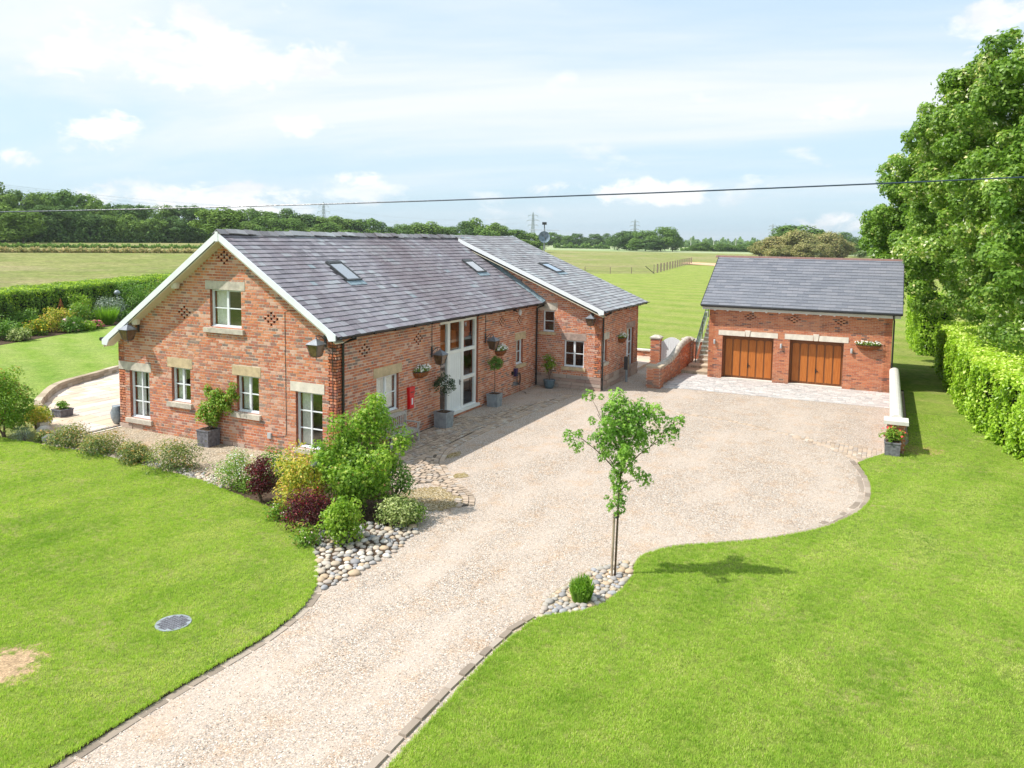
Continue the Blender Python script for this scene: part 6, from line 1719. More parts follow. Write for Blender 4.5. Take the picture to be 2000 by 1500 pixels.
shrub('evergreen_shrub', 'dark green leafy shrub at the drive side foot of the tall spreading shrub', 'shrub', (-2.45, -3.65, 0), .52, .62, 1.5, 'leaf_green', 2000, .08, 28, 'palm')
for (x, y, lab) in [(-4.35, -1.75, 'low leafy plant at the lawn edge under the yellow shrub'), (-3.05, .35, 'low green plant between the white-flowered shrub and the tall red one'), (-3.0, -4.6, 'small green plant at the drive side of the variegated shrub'), (-5.15, -3.25, 'small leafy plant where the red shrub meets the cobbles'), (-2.2, -2.2, 'low grey-green ground plant under the tall shrub beside the setts'), (-3.7, -3.3, 'small pink-flowered plant low between the red and lime shrubs')]:
    shrub('small_plant', lab, 'plant', (x, y, 0), .4, .4, .4, 'leaf_mid', 700, .06, 16, flowers=('petal_blush', 30, .05))
# tall spreading maple-like shrub, branches reaching out in tiers
t = thing('large_shrub', 'tall spreading green shrub with pink-tipped leaves near the corner of the barn', 'shrub', (-2.9, -2.95, 0))
mb = MB(); tips = []
B0 = Vector((-2.9, -2.9, 0))
for k, (a, l, h) in enumerate([(-2.6, .9, 1.0), (-2.0, 1.0, 1.4), (-1.3, 1.15, 1.75), (-.6, .6, 2.1), (0, .3, 2.2), (.5, .3, 1.7), (1.2, .5, 1.5), (1.9, .85, 1.5), (2.6, .85, 1.3), (3.3, .9, 1.1), (-1.0, .5, 2.45), (-.9, .85, 1.2), (1.5, .5, 2.0), (.9, .9, 1.1), (-1.7, .85, .75)]):
    e = B0+Vector((math.cos(a)*l, math.sin(a)*l, h)); m = B0.lerp(e, .5)+Vector((0, 0, .25))
    mb.tube([B0+Vector((math.cos(a)*.05, math.sin(a)*.05, 0)), m, e], [.032, .018, .007], 6); tips += [(e, .34), (B0.lerp(e, .72)+Vector((0, 0, .12)), .33), (B0.lerp(e, .45)+Vector((0, 0, .15)), .32)]
for e in [(-2.75, -3.35, 2.75), (-2.7, -3.2, 2.5), (-2.85, -3.0, 2.2)]: tips.append((Vector(e), .22)); mb.tube([B0+Vector((0, 0, 1.2)), Vector(e)], [.015, .006], 5)
mb.build('stem', 'bark', t)
cl = []
for e, r in tips:
    for q in range(6): cl.append((e.x+random.uniform(-.2, .2), e.y+random.uniform(-.2, .2), max(.15, e.z+random.uniform(-.14, .14)), r*random.uniform(.45, .85)))
cloud_leaves(np.array(cl), 15000, .105, 'leaf_shrub', t, (-2.9, -2.95, 0), 'palm', .12, mean=.42)
# small grassy tuft by the tree
t = thing('grass_tuft', 'bright green upright tuft growing in the cobbles by the young tree', 'plant', (-4.86, -9.50, .02))
m = 520; a = rng.uniform(0, 6.28, m); q = rng.uniform(0, 1, m)**.5; Ld = rng.uniform(.30, .54, m)
bx = -4.86+np.cos(a)*q*.17; by = -9.50+np.sin(a)*q*.17; lean = q*.22; Ld = Ld*(1.05-.45*q*q)
V = np.empty((m, 4, 3)); wv = .011
tx, ty = -np.sin(a), np.cos(a)
V[:, 0] = np.column_stack([bx-tx*wv, by-ty*wv, np.full(m, .02)]); V[:, 1] = np.column_stack([bx+tx*wv, by+ty*wv, np.full(m, .02)])
mx, my = bx+np.cos(a)*lean*Ld*.6, by+np.sin(a)*lean*Ld*.6
V[:, 2] = np.column_stack([mx+tx*wv*1.4, my+ty*wv*1.4, .02+Ld*.65]); V[:, 3] = np.column_stack([bx+np.cos(a)*lean*Ld*1.3, by+np.sin(a)*lean*Ld*1.3, .02+Ld])
f = (np.arange(m)[:, None, None]*4+np.array([(0, 1, 2), (0, 2, 3)])[None]).reshape(-1, 3)
link('blades', mesh_np('blades', V.reshape(-1, 3)-np.array((-4.86, -9.50, .02)), f, np.repeat(rng.random(m), 4), 'leaf_grassy'), t, (-4.86, -9.50, .02))
cloud_leaves(ell_clumps((-4.86, -9.50, .25), (.20, .20, .17), 26, .06, .10, -.8, .5), 1300, .06, 'leaf_grassy', t, (-4.86, -9.50, .02), 'diamond', aspect=.3)

# young tree
TB = Vector((-3.53, -9.71, 0))
t = thing('young_tree', 'slender young tree with a sparse leafy crown, tied to a stake in the cobbles', 'tree', TB)
mb = MB(); mb.tube([TB, (-3.53, -9.73, .9), (-3.55, -9.75, 1.5), (-3.52, -9.78, 2.2), (-3.50, -9.82, 2.8), (-3.50, -9.80, 3.3), (-3.52, -9.72, 3.7)], [.022, .022, .020, .018, .014, .010, .005], 8, .5)
brs = [((-3.55, -9.77, 1.75), (-3.45, -9.95, 1.95), (-3.36, -10.22, 2.0), .012), ((-3.53, -9.78, 1.95), (-3.60, -9.62, 2.3), (-3.62, -9.45, 2.55), .014),
       ((-3.53, -9.78, 2.05), (-3.62, -9.40, 2.45), (-3.78, -9.02, 2.78), .016), ((-3.66, -9.28, 2.55), (-3.78, -9.05, 2.75), (-3.85, -8.76, 2.80), .008),
       ((-3.52, -9.78, 2.1), (-3.42, -10.1, 2.5), (-3.26, -10.52, 2.85), .016), ((-3.35, -10.3, 2.68), (-3.25, -10.55, 3.0), (-3.19, -10.78, 3.22), .008),
       ((-3.51, -9.80, 2.4), (-3.55, -9.50, 2.9), (-3.64, -9.30, 3.25), .014), ((-3.58, -9.44, 3.0), (-3.66, -9.28, 3.4), (-3.70, -9.15, 3.62), .007),
       ((-3.50, -9.82, 2.5), (-3.42, -10.1, 3.0), (-3.33, -10.35, 3.35), .014), ((-3.50, -9.82, 2.8), (-3.45, -9.95, 3.2), (-3.40, -10.12, 3.52), .010),
       ((-3.50, -9.80, 2.7), (-3.7, -9.7, 3.0), (-3.9, -9.6, 3.2), .010), ((-3.50, -9.80, 2.6), (-3.25, -9.8, 2.95), (-3.0, -9.75, 3.2), .010), ((-3.5, -9.8, 2.3), (-3.2, -9.9, 2.55), (-2.95, -10.0, 2.75), .010), ((-3.5, -9.8, 2.25), (-3.8, -9.9, 2.5), (-4.0, -10.0, 2.7), .010)]
for p, q, e, r in brs: mb.tube([p, q, e], [r, r*.7, r*.35], 5)
mb.build('trunk', 'bark', t, True)
mb = MB(); mb.tube([(-3.585, -9.66, 0), (-3.585, -9.68, 1.28)], .026, 8); mb.build('stake', 'stake_wood', t)
mb = MB(); mb.tube([(-3.585+.06*math.cos(a)+.03, -9.70+.05*math.sin(a), 1.22) for a in np.linspace(0, 6.28, 10)], .012, 5); mb.build('tie', 'black_iron', t)
cl = [(-3.84, -8.80, 2.78, .13), (-3.80, -8.95, 2.60, .12), (-3.78, -8.98, 2.86, .09), (-3.66, -9.28, 2.72, .15), (-3.62, -9.42, 2.85, .16), (-3.60, -9.5, 2.55, .15), (-3.62, -9.42, 2.40, .10), (-3.68, -9.20, 3.12, .08), (-3.70, -9.15, 3.62, .11), (-3.60, -9.36, 3.60, .06),
      (-3.60, -9.52, 3.30, .17), (-3.54, -9.66, 3.60, .17), (-3.50, -9.80, 3.42, .19), (-3.52, -9.70, 3.15, .19), (-3.47, -9.92, 3.15, .20), (-3.40, -10.12, 3.42, .17), (-3.36, -10.22, 3.15, .18), (-3.33, -10.36, 3.38, .15), (-3.28, -10.5, 3.20, .14),
      (-3.20, -10.76, 3.12, .14), (-3.22, -10.66, 2.92, .15), (-3.30, -10.42, 2.86, .16), (-3.40, -10.12, 2.86, .17), (-3.50, -9.80, 2.85, .2), (-3.56, -9.62, 2.82, .17), (-3.52, -9.74, 2.50, .16), (-3.47, -9.92, 2.38, .15), (-3.50, -9.85, 2.62, .17),
      (-3.37, -10.20, 2.00, .15), (-3.42, -10.06, 2.12, .12), (-3.53, -9.72, 2.18, .14), (-3.53, -9.70, 1.93, .11), (-3.55, -9.74, 1.68, .10), (-3.52, -9.78, 1.50, .09), (-3.58, -9.6, 1.42, .08), (-3.54, -9.72, 1.28, .08), (-3.60, -9.52, 1.60, .05), (-3.2, -10.84, 3.26, .07),
      (-3.9, -9.6, 3.15, .15), (-3.75, -9.7, 2.9, .14), (-3.0, -9.75, 3.15, .16), (-3.2, -9.8, 2.9, .15), (-2.97, -10.0, 2.75, .13), (-3.2, -9.9, 2.55, .12), (-4.0, -10.0, 2.7, .12), (-3.75, -9.9, 2.5, .12)]
cl += [(-3.53, -9.74, 2.35, .15), (-3.50, -9.88, 2.22, .13), (-3.56, -9.66, 2.05, .12), (-3.50, -9.84, 1.84, .12), (-3.55, -9.68, 1.78, .10), (-3.51, -9.82, 1.60, .10), (-3.56, -9.66, 1.5, .09), (-3.53, -9.8, 1.38, .08), (-3.52, -9.75, 3.0, .2), (-3.45, -10.0, 2.98, .2), (-3.58, -9.55, 3.05, .18), (-3.42, -10.05, 3.28, .18), (-3.55, -9.6, 3.42, .16), (-3.38, -10.15, 2.7, .16), (-3.6, -9.5, 2.7, .16)]
cloud_leaves(np.array(cl), 5400, .088, 'leaf_maple', t, TB, 'palm', .45, name='crown', mean=.55)

# left: big bush, yellow shrub, wispy plants, tipped pot, stone ball
shrub('large_bush', 'large rounded green bush at the left edge beside the patio', 'bush', (-2.75, 11.35, 0), 1.05, 1.0, 2.35, 'leaf_mid', 7500, .085, 60, cr=.25)
shrub('yellow_green_shrub', 'yellow-green shrub beside the patio edging, behind the box planter', 'shrub', (-1.55, 11.45, 0), .55, .5, 1.0, 'leaf_yellow', 2200, .07, 26)
shrub('wispy_plant', 'grey wispy plant at the foot of the big left bush', 'plant', (-2.75, 10.3, 0), .5, .45, .45, 'leaf_silver', 1100, .05, 20, aspect=.25)
shrub('low_shrub', 'small dark bronze shrub between the grey wispy plant and the tipped pot', 'shrub', (-2.5, 9.72, 0), .26, .26, .36, 'leaf_juniper', 700, .055, 14, group='low shrubs in the cobble border')
t = thing('tipped_pot', 'dark grey pot lying on its side by the lawn edge', 'pot', (-2.6, 9.25, 0))
mb = MB(); ax = Vector((.35, -.93, 0)); o0 = Vector((-2.66, 9.42, .16)); mb.tube([o0, o0+ax*.10, o0+ax*.42], [.10, .15, .17], 14); mb.tube([o0+ax*.42, o0+ax*.45], .185, 14); mb.build('body', 'slate_planter', t, True)
t = thing('stone_ball', 'pale rounded stone sitting among plants by the patio corner', 'stone ball', (-2.25, 10.1, .0))
mb = MB(); mb.lathe([(.02, .0), (.15, .05), (.23, .18), (.22, .30), (.12, .39), (.02, .41)], (-2.2, 10.1, 0), 14); mb.build('body', 'stone_grey', t, True)
t = thing('garden_lamp', 'small grey mushroom-shaped lamp in the shrub bed', 'garden lamp', (-3.55, -2.15, 0))
mb = MB(); mb.tube([(-3.55, -2.15, 0), (-3.55, -2.15, 1.18)], .014, 6); mb.build('stem', 'dark_metal', t)
mb = MB(); mb.lathe([(.02, 1.16), (.12, 1.17), (.13, 1.20), (.09, 1.26), (.02, 1.29)], (-3.55, -2.15, 0), 14); mb.build('cap', 'lamp_metal', t, True)

# clipped hedges built of leaves over a woody core
def hedge(name, label, pts, h, depth, mat, n, leaf, z0=0.0, bumpy=.12, shape='diamond', lean=1, lit_top_boost=.25, cat='hedge', mean=.45):
    """pts: front foot line; depth goes to the left normal * lean"""
    t = thing(name, label, cat, (*pts[0], z0))
    P2 = [Vector(p) for p in pts]; segs = [(a, b, (b-a).length) for a, b in zip(P2, P2[1:])]; tot = sum(s[2] for s in segs)
    Pl = []; Nl = []; Tl = []; core = MB()
    for a, b, L in segs:
        d = (b-a)/L; nn = Vector((-d.y, d.x))*lean
        m = int(n*L/tot); u = rng.uniform(0, L, m)
        share = h/(h+depth); front = rng.random(m) < share
        zf = rng.uniform(0.0, 1, m)
        wob = .4*np.sin(u*1.3)+.3*np.sin(u*3.1+1+zf*2)+.35*np.sin(zf*6+u*2.3)+.35*np.sin(u*6.7-zf*9)+.3*np.sin(u*11.3+zf*5)
        offf = rng.uniform(0, .20, m)+bumpy*wob
        w = np.where(front, offf, rng.uniform(0, depth, m))
        z = np.where(front, zf*h, h-rng.uniform(0, .18, m)+bumpy*wob*.8)
        Pl.append(np.column_stack([a.x+d.x*u+nn.x*w, a.y+d.y*u+nn.y*w, z0+z]))
        nf = np.array([-nn.x, -nn.y, .35]); nt = np.array([-nn.x*.2, -nn.y*.2, 1.0])
        Nl.append(np.where(front[:, None], nf, nt)+unit(m)*.75)
        q0, q1 = a+nn*.34, b+nn*.34; r0, r1 = a+nn*(depth-.1), b+nn*(depth-.1)
        if a == P2[0]: q0 = q0+d*.3; r0 = r0+d*.3
        if b == P2[-1]: q1 = q1-d*.3; r1 = r1-d*.3
        core.hexa([(q0.x, q0.y, z0), (q1.x, q1.y, z0), (r1.x, r1.y, z0), (r0.x, r0.y, z0), (q0.x, q0.y, z0+h-.3), (q1.x, q1.y, z0+h-.3), (r1.x, r1.y, z0+h-.3), (r0.x, r0.y, z0+h-.3)])
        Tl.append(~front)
    for a, nn_, s_ in ((P2[0], (P2[1]-P2[0]).normalized(), -1), (P2[-1], (P2[-1]-P2[-2]).normalized(), 1)):
        m = int(n*(depth*h)/(tot*(h+depth))*1.1); dd = nn_; nq = Vector((-dd.y, dd.x))*lean
        w = rng.uniform(0, depth, m); zf = rng.uniform(0, h, m); o_ = rng.uniform(-.05, .25, m)*s_
        Pl.append(np.column_stack([a.x+nq.x*w+dd.x*o_, a.y+nq.y*w+dd.y*o_, z0+zf])); Nl.append(np.array([dd.x*s_, dd.y*s_, .3])+unit(m)*.75); Tl.append(np.zeros(m, bool))
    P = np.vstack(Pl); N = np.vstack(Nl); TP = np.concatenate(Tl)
    core.build('core', 'core_dark', t)
    rnd = rng.normal(mean, .2, len(P))+.12*np.sin(P[:, 0]*2.1+P[:, 2]*3)+lit_top_boost*TP  # top leaves coloured brighter: the sunlit top is painted into the leaf colour
    base = np.array((*pts[0], z0))
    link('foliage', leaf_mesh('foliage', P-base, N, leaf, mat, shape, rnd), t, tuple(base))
    return t
plain('core_dark', (0.03, 0.045, 0.015), 1.0, 0.4, scale=6)
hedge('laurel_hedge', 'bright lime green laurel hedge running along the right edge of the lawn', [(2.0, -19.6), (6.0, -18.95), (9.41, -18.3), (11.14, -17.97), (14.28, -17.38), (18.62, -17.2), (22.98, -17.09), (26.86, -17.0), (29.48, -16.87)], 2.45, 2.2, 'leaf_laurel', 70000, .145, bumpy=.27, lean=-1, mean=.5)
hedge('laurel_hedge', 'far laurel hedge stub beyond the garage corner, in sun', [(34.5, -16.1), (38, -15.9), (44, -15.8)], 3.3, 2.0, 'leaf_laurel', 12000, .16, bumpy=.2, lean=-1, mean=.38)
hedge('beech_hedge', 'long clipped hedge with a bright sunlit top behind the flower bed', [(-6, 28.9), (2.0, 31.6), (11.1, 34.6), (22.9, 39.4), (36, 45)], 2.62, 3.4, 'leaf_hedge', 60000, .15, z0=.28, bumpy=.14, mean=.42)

# flower bed against the hedge
bed = [('border_shrub', 'yellow flowering shrub in the border', 'shrub', (12.2, 32.9), .75, .85, 'leaf_mid', ('petal_yellow', 900, .10)),
       ('border_shrub', 'sage green shrub with pinkish tips right of the yellow one in the border', 'shrub', (13.8, 33.4), 1.0, 1.6, 'leaf_yellow', None),
       ('border_shrub', 'dark green shrub at the far left of the border', 'shrub', (10.0, 32.3), 1.0, 1.3, 'leaf_green', None),
       ('border_shrub', 'pale yellow-edged low shrub at the far left front of the border', 'shrub', (10.2, 31.2), .7, .7, 'leaf_varieg', None),
       ('peony', 'peony clump with large pale pink blooms in the border', 'flowers', (14.3, 32.6), .85, 1.05, 'leaf_green', ('petal_blush', 26, .30)),
       ('border_shrub', 'small bright green mound in front of the border', 'shrub', (15.4, 32.6), .55, .6, 'leaf_lime', None),
       ('azalea', 'low mound of hot pink flowers at the lawn edge of the border', 'flowers', (16.3, 33.0), .55, .5, 'leaf_mid', ('petal_pink', 900, .12)),
       ('border_shrub', 'mid green shrub with white buds behind the peonies', 'shrub', (16.4, 34.9), 1.1, 1.7, 'leaf_mid', ('petal_white', 25, .12)),
       ('border_shrub', 'tall loose lime green shrub against the hedge', 'shrub', (17.3, 36.3), 1.1, 2.5, 'leaf_lime', None),
       ('border_shrub', 'layered silver-green dogwood shrub in the border', 'shrub', (19.7, 36.0), 1.3, 1.9, 'leaf_silver', None),
       ('border_shrub', 'dark rounded shrub under the silver dogwood', 'shrub', (20.2, 34.9), .8, .8, 'leaf_green', None),
       ('border_shrub', 'large mid green shrub rising to the hedge top near the roof verge', 'shrub', (23.3, 38.0), 1.8, 3.3, 'leaf_green', None),
       ('border_shrub', 'rounded green shrub beside the roof verge at the hedge end', 'shrub', (25.6, 38.6), 1.5, 3.0, 'leaf_mid', None),
       ('border_shrub', 'white-flowered shrub half hidden by the roof verge', 'shrub', (22.6, 36.0), .9, 1.0, 'leaf_green', ('petal_white', 30, .18)),
       ('border_shrub', 'broad dark shrub low at the back left of the border', 'shrub', (12.6, 34.6), 1.3, 1.5, 'leaf_green', None)]
plain('petal_yellow', (0.80, 0.60, 0.02), 0.6, 0.1)
for nm, lab, cat, (x, y), r, h, m, fl in bed:
    shrub(nm, lab, cat, (x, y, .30), r, r, h, m, int(1300*max(1, r)), .13, 22, flowers=fl, group='shrubs in the border below the long hedge' if nm == 'border_shrub' else None)
t = thing('spiky_plant', 'upright bright green strap-leaved clump in the border', 'plant', (18.3, 34.6, .3))
m = 500; a = rng.uniform(0, 6.28, m); q = rng.uniform(0, 1, m)**.5; Ld = rng.uniform(.8, 1.5, m)
bx = np.cos(a)*q*.4; by = np.sin(a)*q*.4; V = np.empty((m, 3, 3)); 
V[:, 0] = np.column_stack([bx-.03, by, np.zeros(m)]); V[:, 1] = np.column_stack([bx+.03, by+.03, np.zeros(m)]); V[:, 2] = np.column_stack([bx+np.cos(a)*q*.6, by+np.sin(a)*q*.6, Ld])
link('blades', mesh_np('blades', V.reshape(-1, 3), np.arange(m*3).reshape(-1, 3), np.repeat(rng.random(m), 3), 'leaf_grassy'), t, (18.3, 34.6, .3))
t = thing('rusty_obelisk', 'rusty metal plant obelisk standing in front of the long hedge', 'obelisk', (15.0, 34.6, .3))
mb = MB()
for k in range(6):
    a = k*1.047; mb.tube([(15+.28*math.cos(a), 34.6+.28*math.sin(a), .3), (15+.2*math.cos(a), 34.6+.2*math.sin(a), 1.6), (15, 34.6, 2.35)], .025, 4)
for z, r in ((.9, .25), (1.5, .21), (1.9, .12)): mb.tube([(15+r*math.cos(a), 34.6+r*math.sin(a), z) for a in np.linspace(0, 6.283, 13)], .02, 4)
mb.build('frame', 'rust_metal', t)
t = thing('garden_sculpture', 'pale grey disc sculpture on a thin pole in front of the hedge', 'sculpture', (21.0, 37.0, .3))
mb = MB(); mb.tube([(21, 37, .3), (21, 37, 2.2)], .03, 6); mb.build('pole', 'zinc', t)
mb = MB(); mb.lathe([(.04, 2.1), (.18, 2.17), (.22, 2.3), (.15, 2.42), (.04, 2.48)], (21, 37, 0), 12); mb.build('head', 'zinc', t, True)
t = thing('stone_ornament', 'dark stone pedestal ornament at the house end of the border', 'ornament', (22.0, 35.2, .3))
mb = MB(); mb.lathe([(.25, .3), (.2, .5), (.16, 1.0), (.28, 1.15), (.3, 1.25), (.1, 1.3)], (22.0, 35.2, 0), 8); mb.build('body', 'stone_pink', t)
# ================================================================== BIG TREES ON THE RIGHT
def subclumps(lobes, m, r0, r1):
    out = []
    for x, y, z, r in lobes:
        k = max(4, int(m*r*r)); D = unit(k); D[:, 2] += .25; D /= np.linalg.norm(D, axis=1, keepdims=True)
        P = np.array((x, y, z))+D*(r*rng.uniform(.62, 1.0, (k, 1))); out.append(np.column_stack([P, rng.uniform(r0, r1, k)]))
    return np.vstack(out)
def big_tree(name, label, base, trunk_r, limbs, clumps, n, leaf, mat, shape='palm', group=None):
    t = thing(name, label, 'tree', base, group)
    b = Vector(base); mb = MB(); top = Vector(limbs[0])
    mb.tube([b, b.lerp(top, .3)+Vector((.2, .1, 0)), b.lerp(top, .65), top], [trunk_r, trunk_r*.8, trunk_r*.6, trunk_r*.35], 10)
    for k, e in enumerate(limbs[1:]):
        s = b.lerp(top, .25+.6*(k/(len(limbs)-1))); e = Vector(e); mb.tube([s, s.lerp(e, .5)+Vector((0, 0, .6)), e], [trunk_r*.4, trunk_r*.25, trunk_r*.08], 7)
    mb.build('trunk', 'bark_grey', t, True)
    P, N, idx = clump_pts(clumps, n, .5, .35, .85)
    rnd = rng.normal(.42, .22, len(P))+rng.normal(0, .14, len(clumps))[idx]
    if shape == 'mixed':
        m = len(P)//4; sh = rng.permutation(len(P)); A_, B_ = sh[:m], sh[m:]
        link('crown', leaf_mesh('crown', P[A_]-np.array(base), N[A_], leaf*1.25, mat, 'palm', rnd[A_], .2), t, base)
        link('crown', leaf_mesh('crown', P[B_]-np.array(base), N[B_], leaf*.92, mat, 'diamond', rnd[B_], .2, .75), t, base)
    else: link('crown', leaf_mesh('crown', P-np.array(base), N, leaf, mat, shape, rnd, .2), t, base)
    return t
far_l = [(34.9, -13.9, 7.2, 1.0), (34.6, -14.4, 7.9, 1.1), (33.8, -14.4, 6.8, 1.0), (34.6, -15.2, 8.9, 1.3), (34.3, -15.6, 9.7, 1.4), (33.5, -14.6, 8.0, 2.0), (32.5, -14.4, 6.7, 1.6), (33.2, -14.6, 10.9, 1.3), (32.2, -15.6, 7.0, 2.4),
         (31.0, -15.7, 5.4, 1.8), (30.5, -15.6, 4.2, 1.4), (32.5, -16.2, 9.8, 2.6), (31.5, -17.4, 12.0, 2.2), (33, -18, 8, 3.0), (36, -18.5, 11, 3.0), (36, -16.5, 8.5, 2.6), (38, -19, 6.5, 3.0), (34, -20, 13, 2.6), (30.5, -18.2, 6.5, 2.4), (30, -17.6, 4.0, 1.7)]
far_l += [(29.1, -15.9, 5.7, 1.5), (28.3, -16.3, 4.6, 1.4), (24.1, -17.6, 5.2, 1.5), (23.0, -18.2, 4.5, 1.2), (24.1, -16.9, 6.3, 1.8), (34.1, -15.0, 6.0, 1.1), (26.5, -17.0, 6.8, 1.8)]
C1 = subclumps(np.vstack([np.array(far_l), ell_clumps((35, -20, 8.2), (5.0, 4.2, 4.4), 34, 1.0, 1.7, -.8, .8)]), 3.6, .32, .62)
big_tree('sycamore_tree', 'big sycamore beyond the garage whose branches hang out over the field', (36, -20.5, 0), .5, [(35, -19.5, 10), (35, -14, 7.5), (32, -16, 7), (34, -15, 10), (33, -18, 12), (37, -22, 10)], C1, 190000, .185, 'leaf_sycamore', 'mixed')
near_l = [(20.2, -15.9, 11.5, 1.5), (20.4, -16.0, 10.0, 1.5), (19.3, -16.2, 12.2, 1.4), (18.2, -16.8, 12.5, 1.6), (17.2, -17.3, 12.9, 1.5), (16.0, -17.9, 13.3, 1.3), (15.0, -18.3, 13.6, 1.4), (18.3, -16.6, 10.6, 2.0), (17.2, -17.4, 11.2, 2.2), (15.0, -18.2, 12.0, 2.2), (20.4, -16.9, 8.5, 2.2), (17.4, -17.3, 9.2, 2.0), (16.2, -17.7, 7.8, 2.4), (14.1, -18.3, 9.8, 2.4), (19.4, -17.2, 6.6, 2.2), (13.1, -18.4, 8.0, 2.3),
          (20.4, -17.1, 5.0, 1.5), (18.4, -17.5, 4.2, 1.5), (15.4, -18.2, 4.2, 1.5), (15.3, -18.0, 5.9, 2.0), (12.4, -18.6, 5.2, 1.8), (10.5, -19.3, 4.6, 1.7), (10.2, -19.0, 6.6, 2.1), (11.3, -18.8, 8.0, 2.3)]
near_l = [(x, min(y-.2, -18.7 if z < 6 else y-.2), (z-.55 if z > 9 else max(z, 4.1)), r) for x, y, z, r in near_l]
C2 = subclumps(np.vstack([np.array(near_l), ell_clumps((16.5, -21.7, 8.2), (5.6, 3.8, 4.6), 50, 1.0, 1.5, -.85, .8)]), 5.0, .28, .55)
big_tree('sycamore_tree', 'towering sycamore behind the laurel hedge filling the right edge', (17, -22, 0), .55, [(16.8, -21.5, 11), (19.5, -17, 9), (15, -18.5, 10), (18, -17.5, 12), (13, -19, 7), (16, -18.5, 6), (20, -18, 6)], C2, 260000, .155, 'leaf_sycamore', 'mixed')

# ================================================================== FAR TREES, HEDGES, FENCES
def far_proto(w, h, n, leaf, mat, k=34, low=.07):
    c = ell_clumps((0, 0, h*.50), (w*.42, w*.42, h*.42), k, w*.11, w*.19, -.97, .72)
    c[:, 2] = np.maximum(c[:, 2], h*low)
    P, N, idx = clump_pts(c, n, .3, .5)
    rnd = rng.normal(.4, .17, len(P))+rng.normal(0, .12, k*2)[idx % k]
    return leaf_mesh('crown', P, N, leaf, mat, 'diamond', rnd, 0, .8)
trunk_me = None
mb = MB(); mb.tube([(0, 0, 0), (.1, 0, 3), (0, .1, 7)], [.4, .3, .12], 6)
for a in range(4): mb.tube([(0, 0, 3), (1.6*math.cos(a*1.57), 1.6*math.sin(a*1.57), 6.5)], [.18, .05], 5)
trunk_me = mesh_np('trunk', np.array(mb.v), mb.f, mb.r, 'bark_grey')
protos = {m: [far_proto(w, h, 5200, .62, m) for w, h in ((11, 13), (13, 15), (10, 15))] for m in ('leaf_far_a', 'leaf_far_b', 'leaf_far_c', 'leaf_far_d')}
TENS = ['', '', 'twenty', 'thirty', 'forty']
ONES = ['', 'first', 'second', 'third', 'fourth', 'fifth', 'sixth', 'seventh', 'eighth', 'ninth', 'tenth', 'eleventh', 'twelfth', 'thirteenth', 'fourteenth', 'fifteenth', 'sixteenth', 'seventeenth', 'eighteenth', 'nineteenth']
def nth(k):
    if k < 20: return ONES[k]
    return TENS[k//10]+('-'+ONES[k % 10] if k % 10 else '') if k % 10 else {20: 'twentieth', 30: 'thirtieth', 40: 'fortieth'}[k]
TONE = {'leaf_far_a': 'mid green', 'leaf_far_b': 'dark green', 'leaf_far_c': 'pale green', 'leaf_far_d': 'rust-tinted'}
def far_tree(x, y, w, h, mat, label, group=None, z=None):
    k = random.randrange(3); pw, ph = ((11, 13), (13, 15), (10, 15))[k]
    z = terrain_h(np.array(x), np.array(y)) if z is None else z
    t = thing('broadleaf_tree', label, 'tree', (x, y, float(z)), group)
    c = bpy.data.objects.new('crown', protos[mat][k]); col.objects.link(c); c.parent = t; c.scale = (w/pw, w/pw, h/ph); c.rotation_euler = (0, 0, random.uniform(0, 6.28))
    r = bpy.data.objects.new('trunk', trunk_me); col.objects.link(r); r.parent = t; s = h/15; r.scale = (s, s, s*.9)
    return t
def polar(u_az, R): return CAM.x+R*math.cos(u_az), CAM.y+R*math.sin(u_az)
AZ = [(0, 1.033), (100, .985), (200, .935), (300, .882), (400, .827), (500, .768), (600, .708), (700, .645), (800, .581), (900, .516), (1000, .451), (1100, .385), (1200, .32), (1300, .256), (1400, .193), (1500, .133), (1600, .075), (1700, .019), (1800, -.034)]
def az(u):
    u = max(-200, min(2000, u))
    for (a, b), (c, d) in zip(AZ, AZ[1:]):
        if u <= c: return b+(d-b)*(u-a)/(c-a)
    return AZ[-1][1]+(AZ[-1][1]-AZ[-2][1])*(u-1800)/100
def place(bearing, R): return polar(az(bearing), R)
# the wood on the left: two ranks
TOP = [(-60, 372), (0, 374), (60, 384), (150, 378), (200, 395), (270, 403), (300, 398), (400, 399), (430, 408), (520, 404), (600, 417), (680, 424), (760, 430), (850, 438), (900, 427), (950, 429), (1000, 446), (1060, 455)]
def topv(u):
    for (a, b), (c, d) in zip(TOP, TOP[1:]):
        if a <= u <= c: return b+(d-b)*(u-a)/(c-a)
    return 455
TR = 'trees of the wood across the fields on the left'
u = -40; k = 0
while u < 1060:
    R = 285+ (u/1060)*120+random.uniform(0, 14)
    hz = 452+u*.0145; zt = 6.66+(hz-topv(u))*R/1514
    x, y = place(u, R); z0 = float(terrain_h(np.array(x), np.array(y))); h = max(6, (zt-z0)*random.uniform(.90, 1.04))
    w = random.uniform(11, 15) if u < 500 else random.uniform(14, 19)
    m = random.choice(['leaf_far_a', 'leaf_far_b', 'leaf_far_a', 'leaf_far_b', 'leaf_far_c'])
    far_tree(x, y, w, h, m, TONE[m]+' tree, '+nth(k+1)+' from the left in the back rank of the far wood', TR); k += 1
    u += random.uniform(26, 38)
u = -30; k = 0
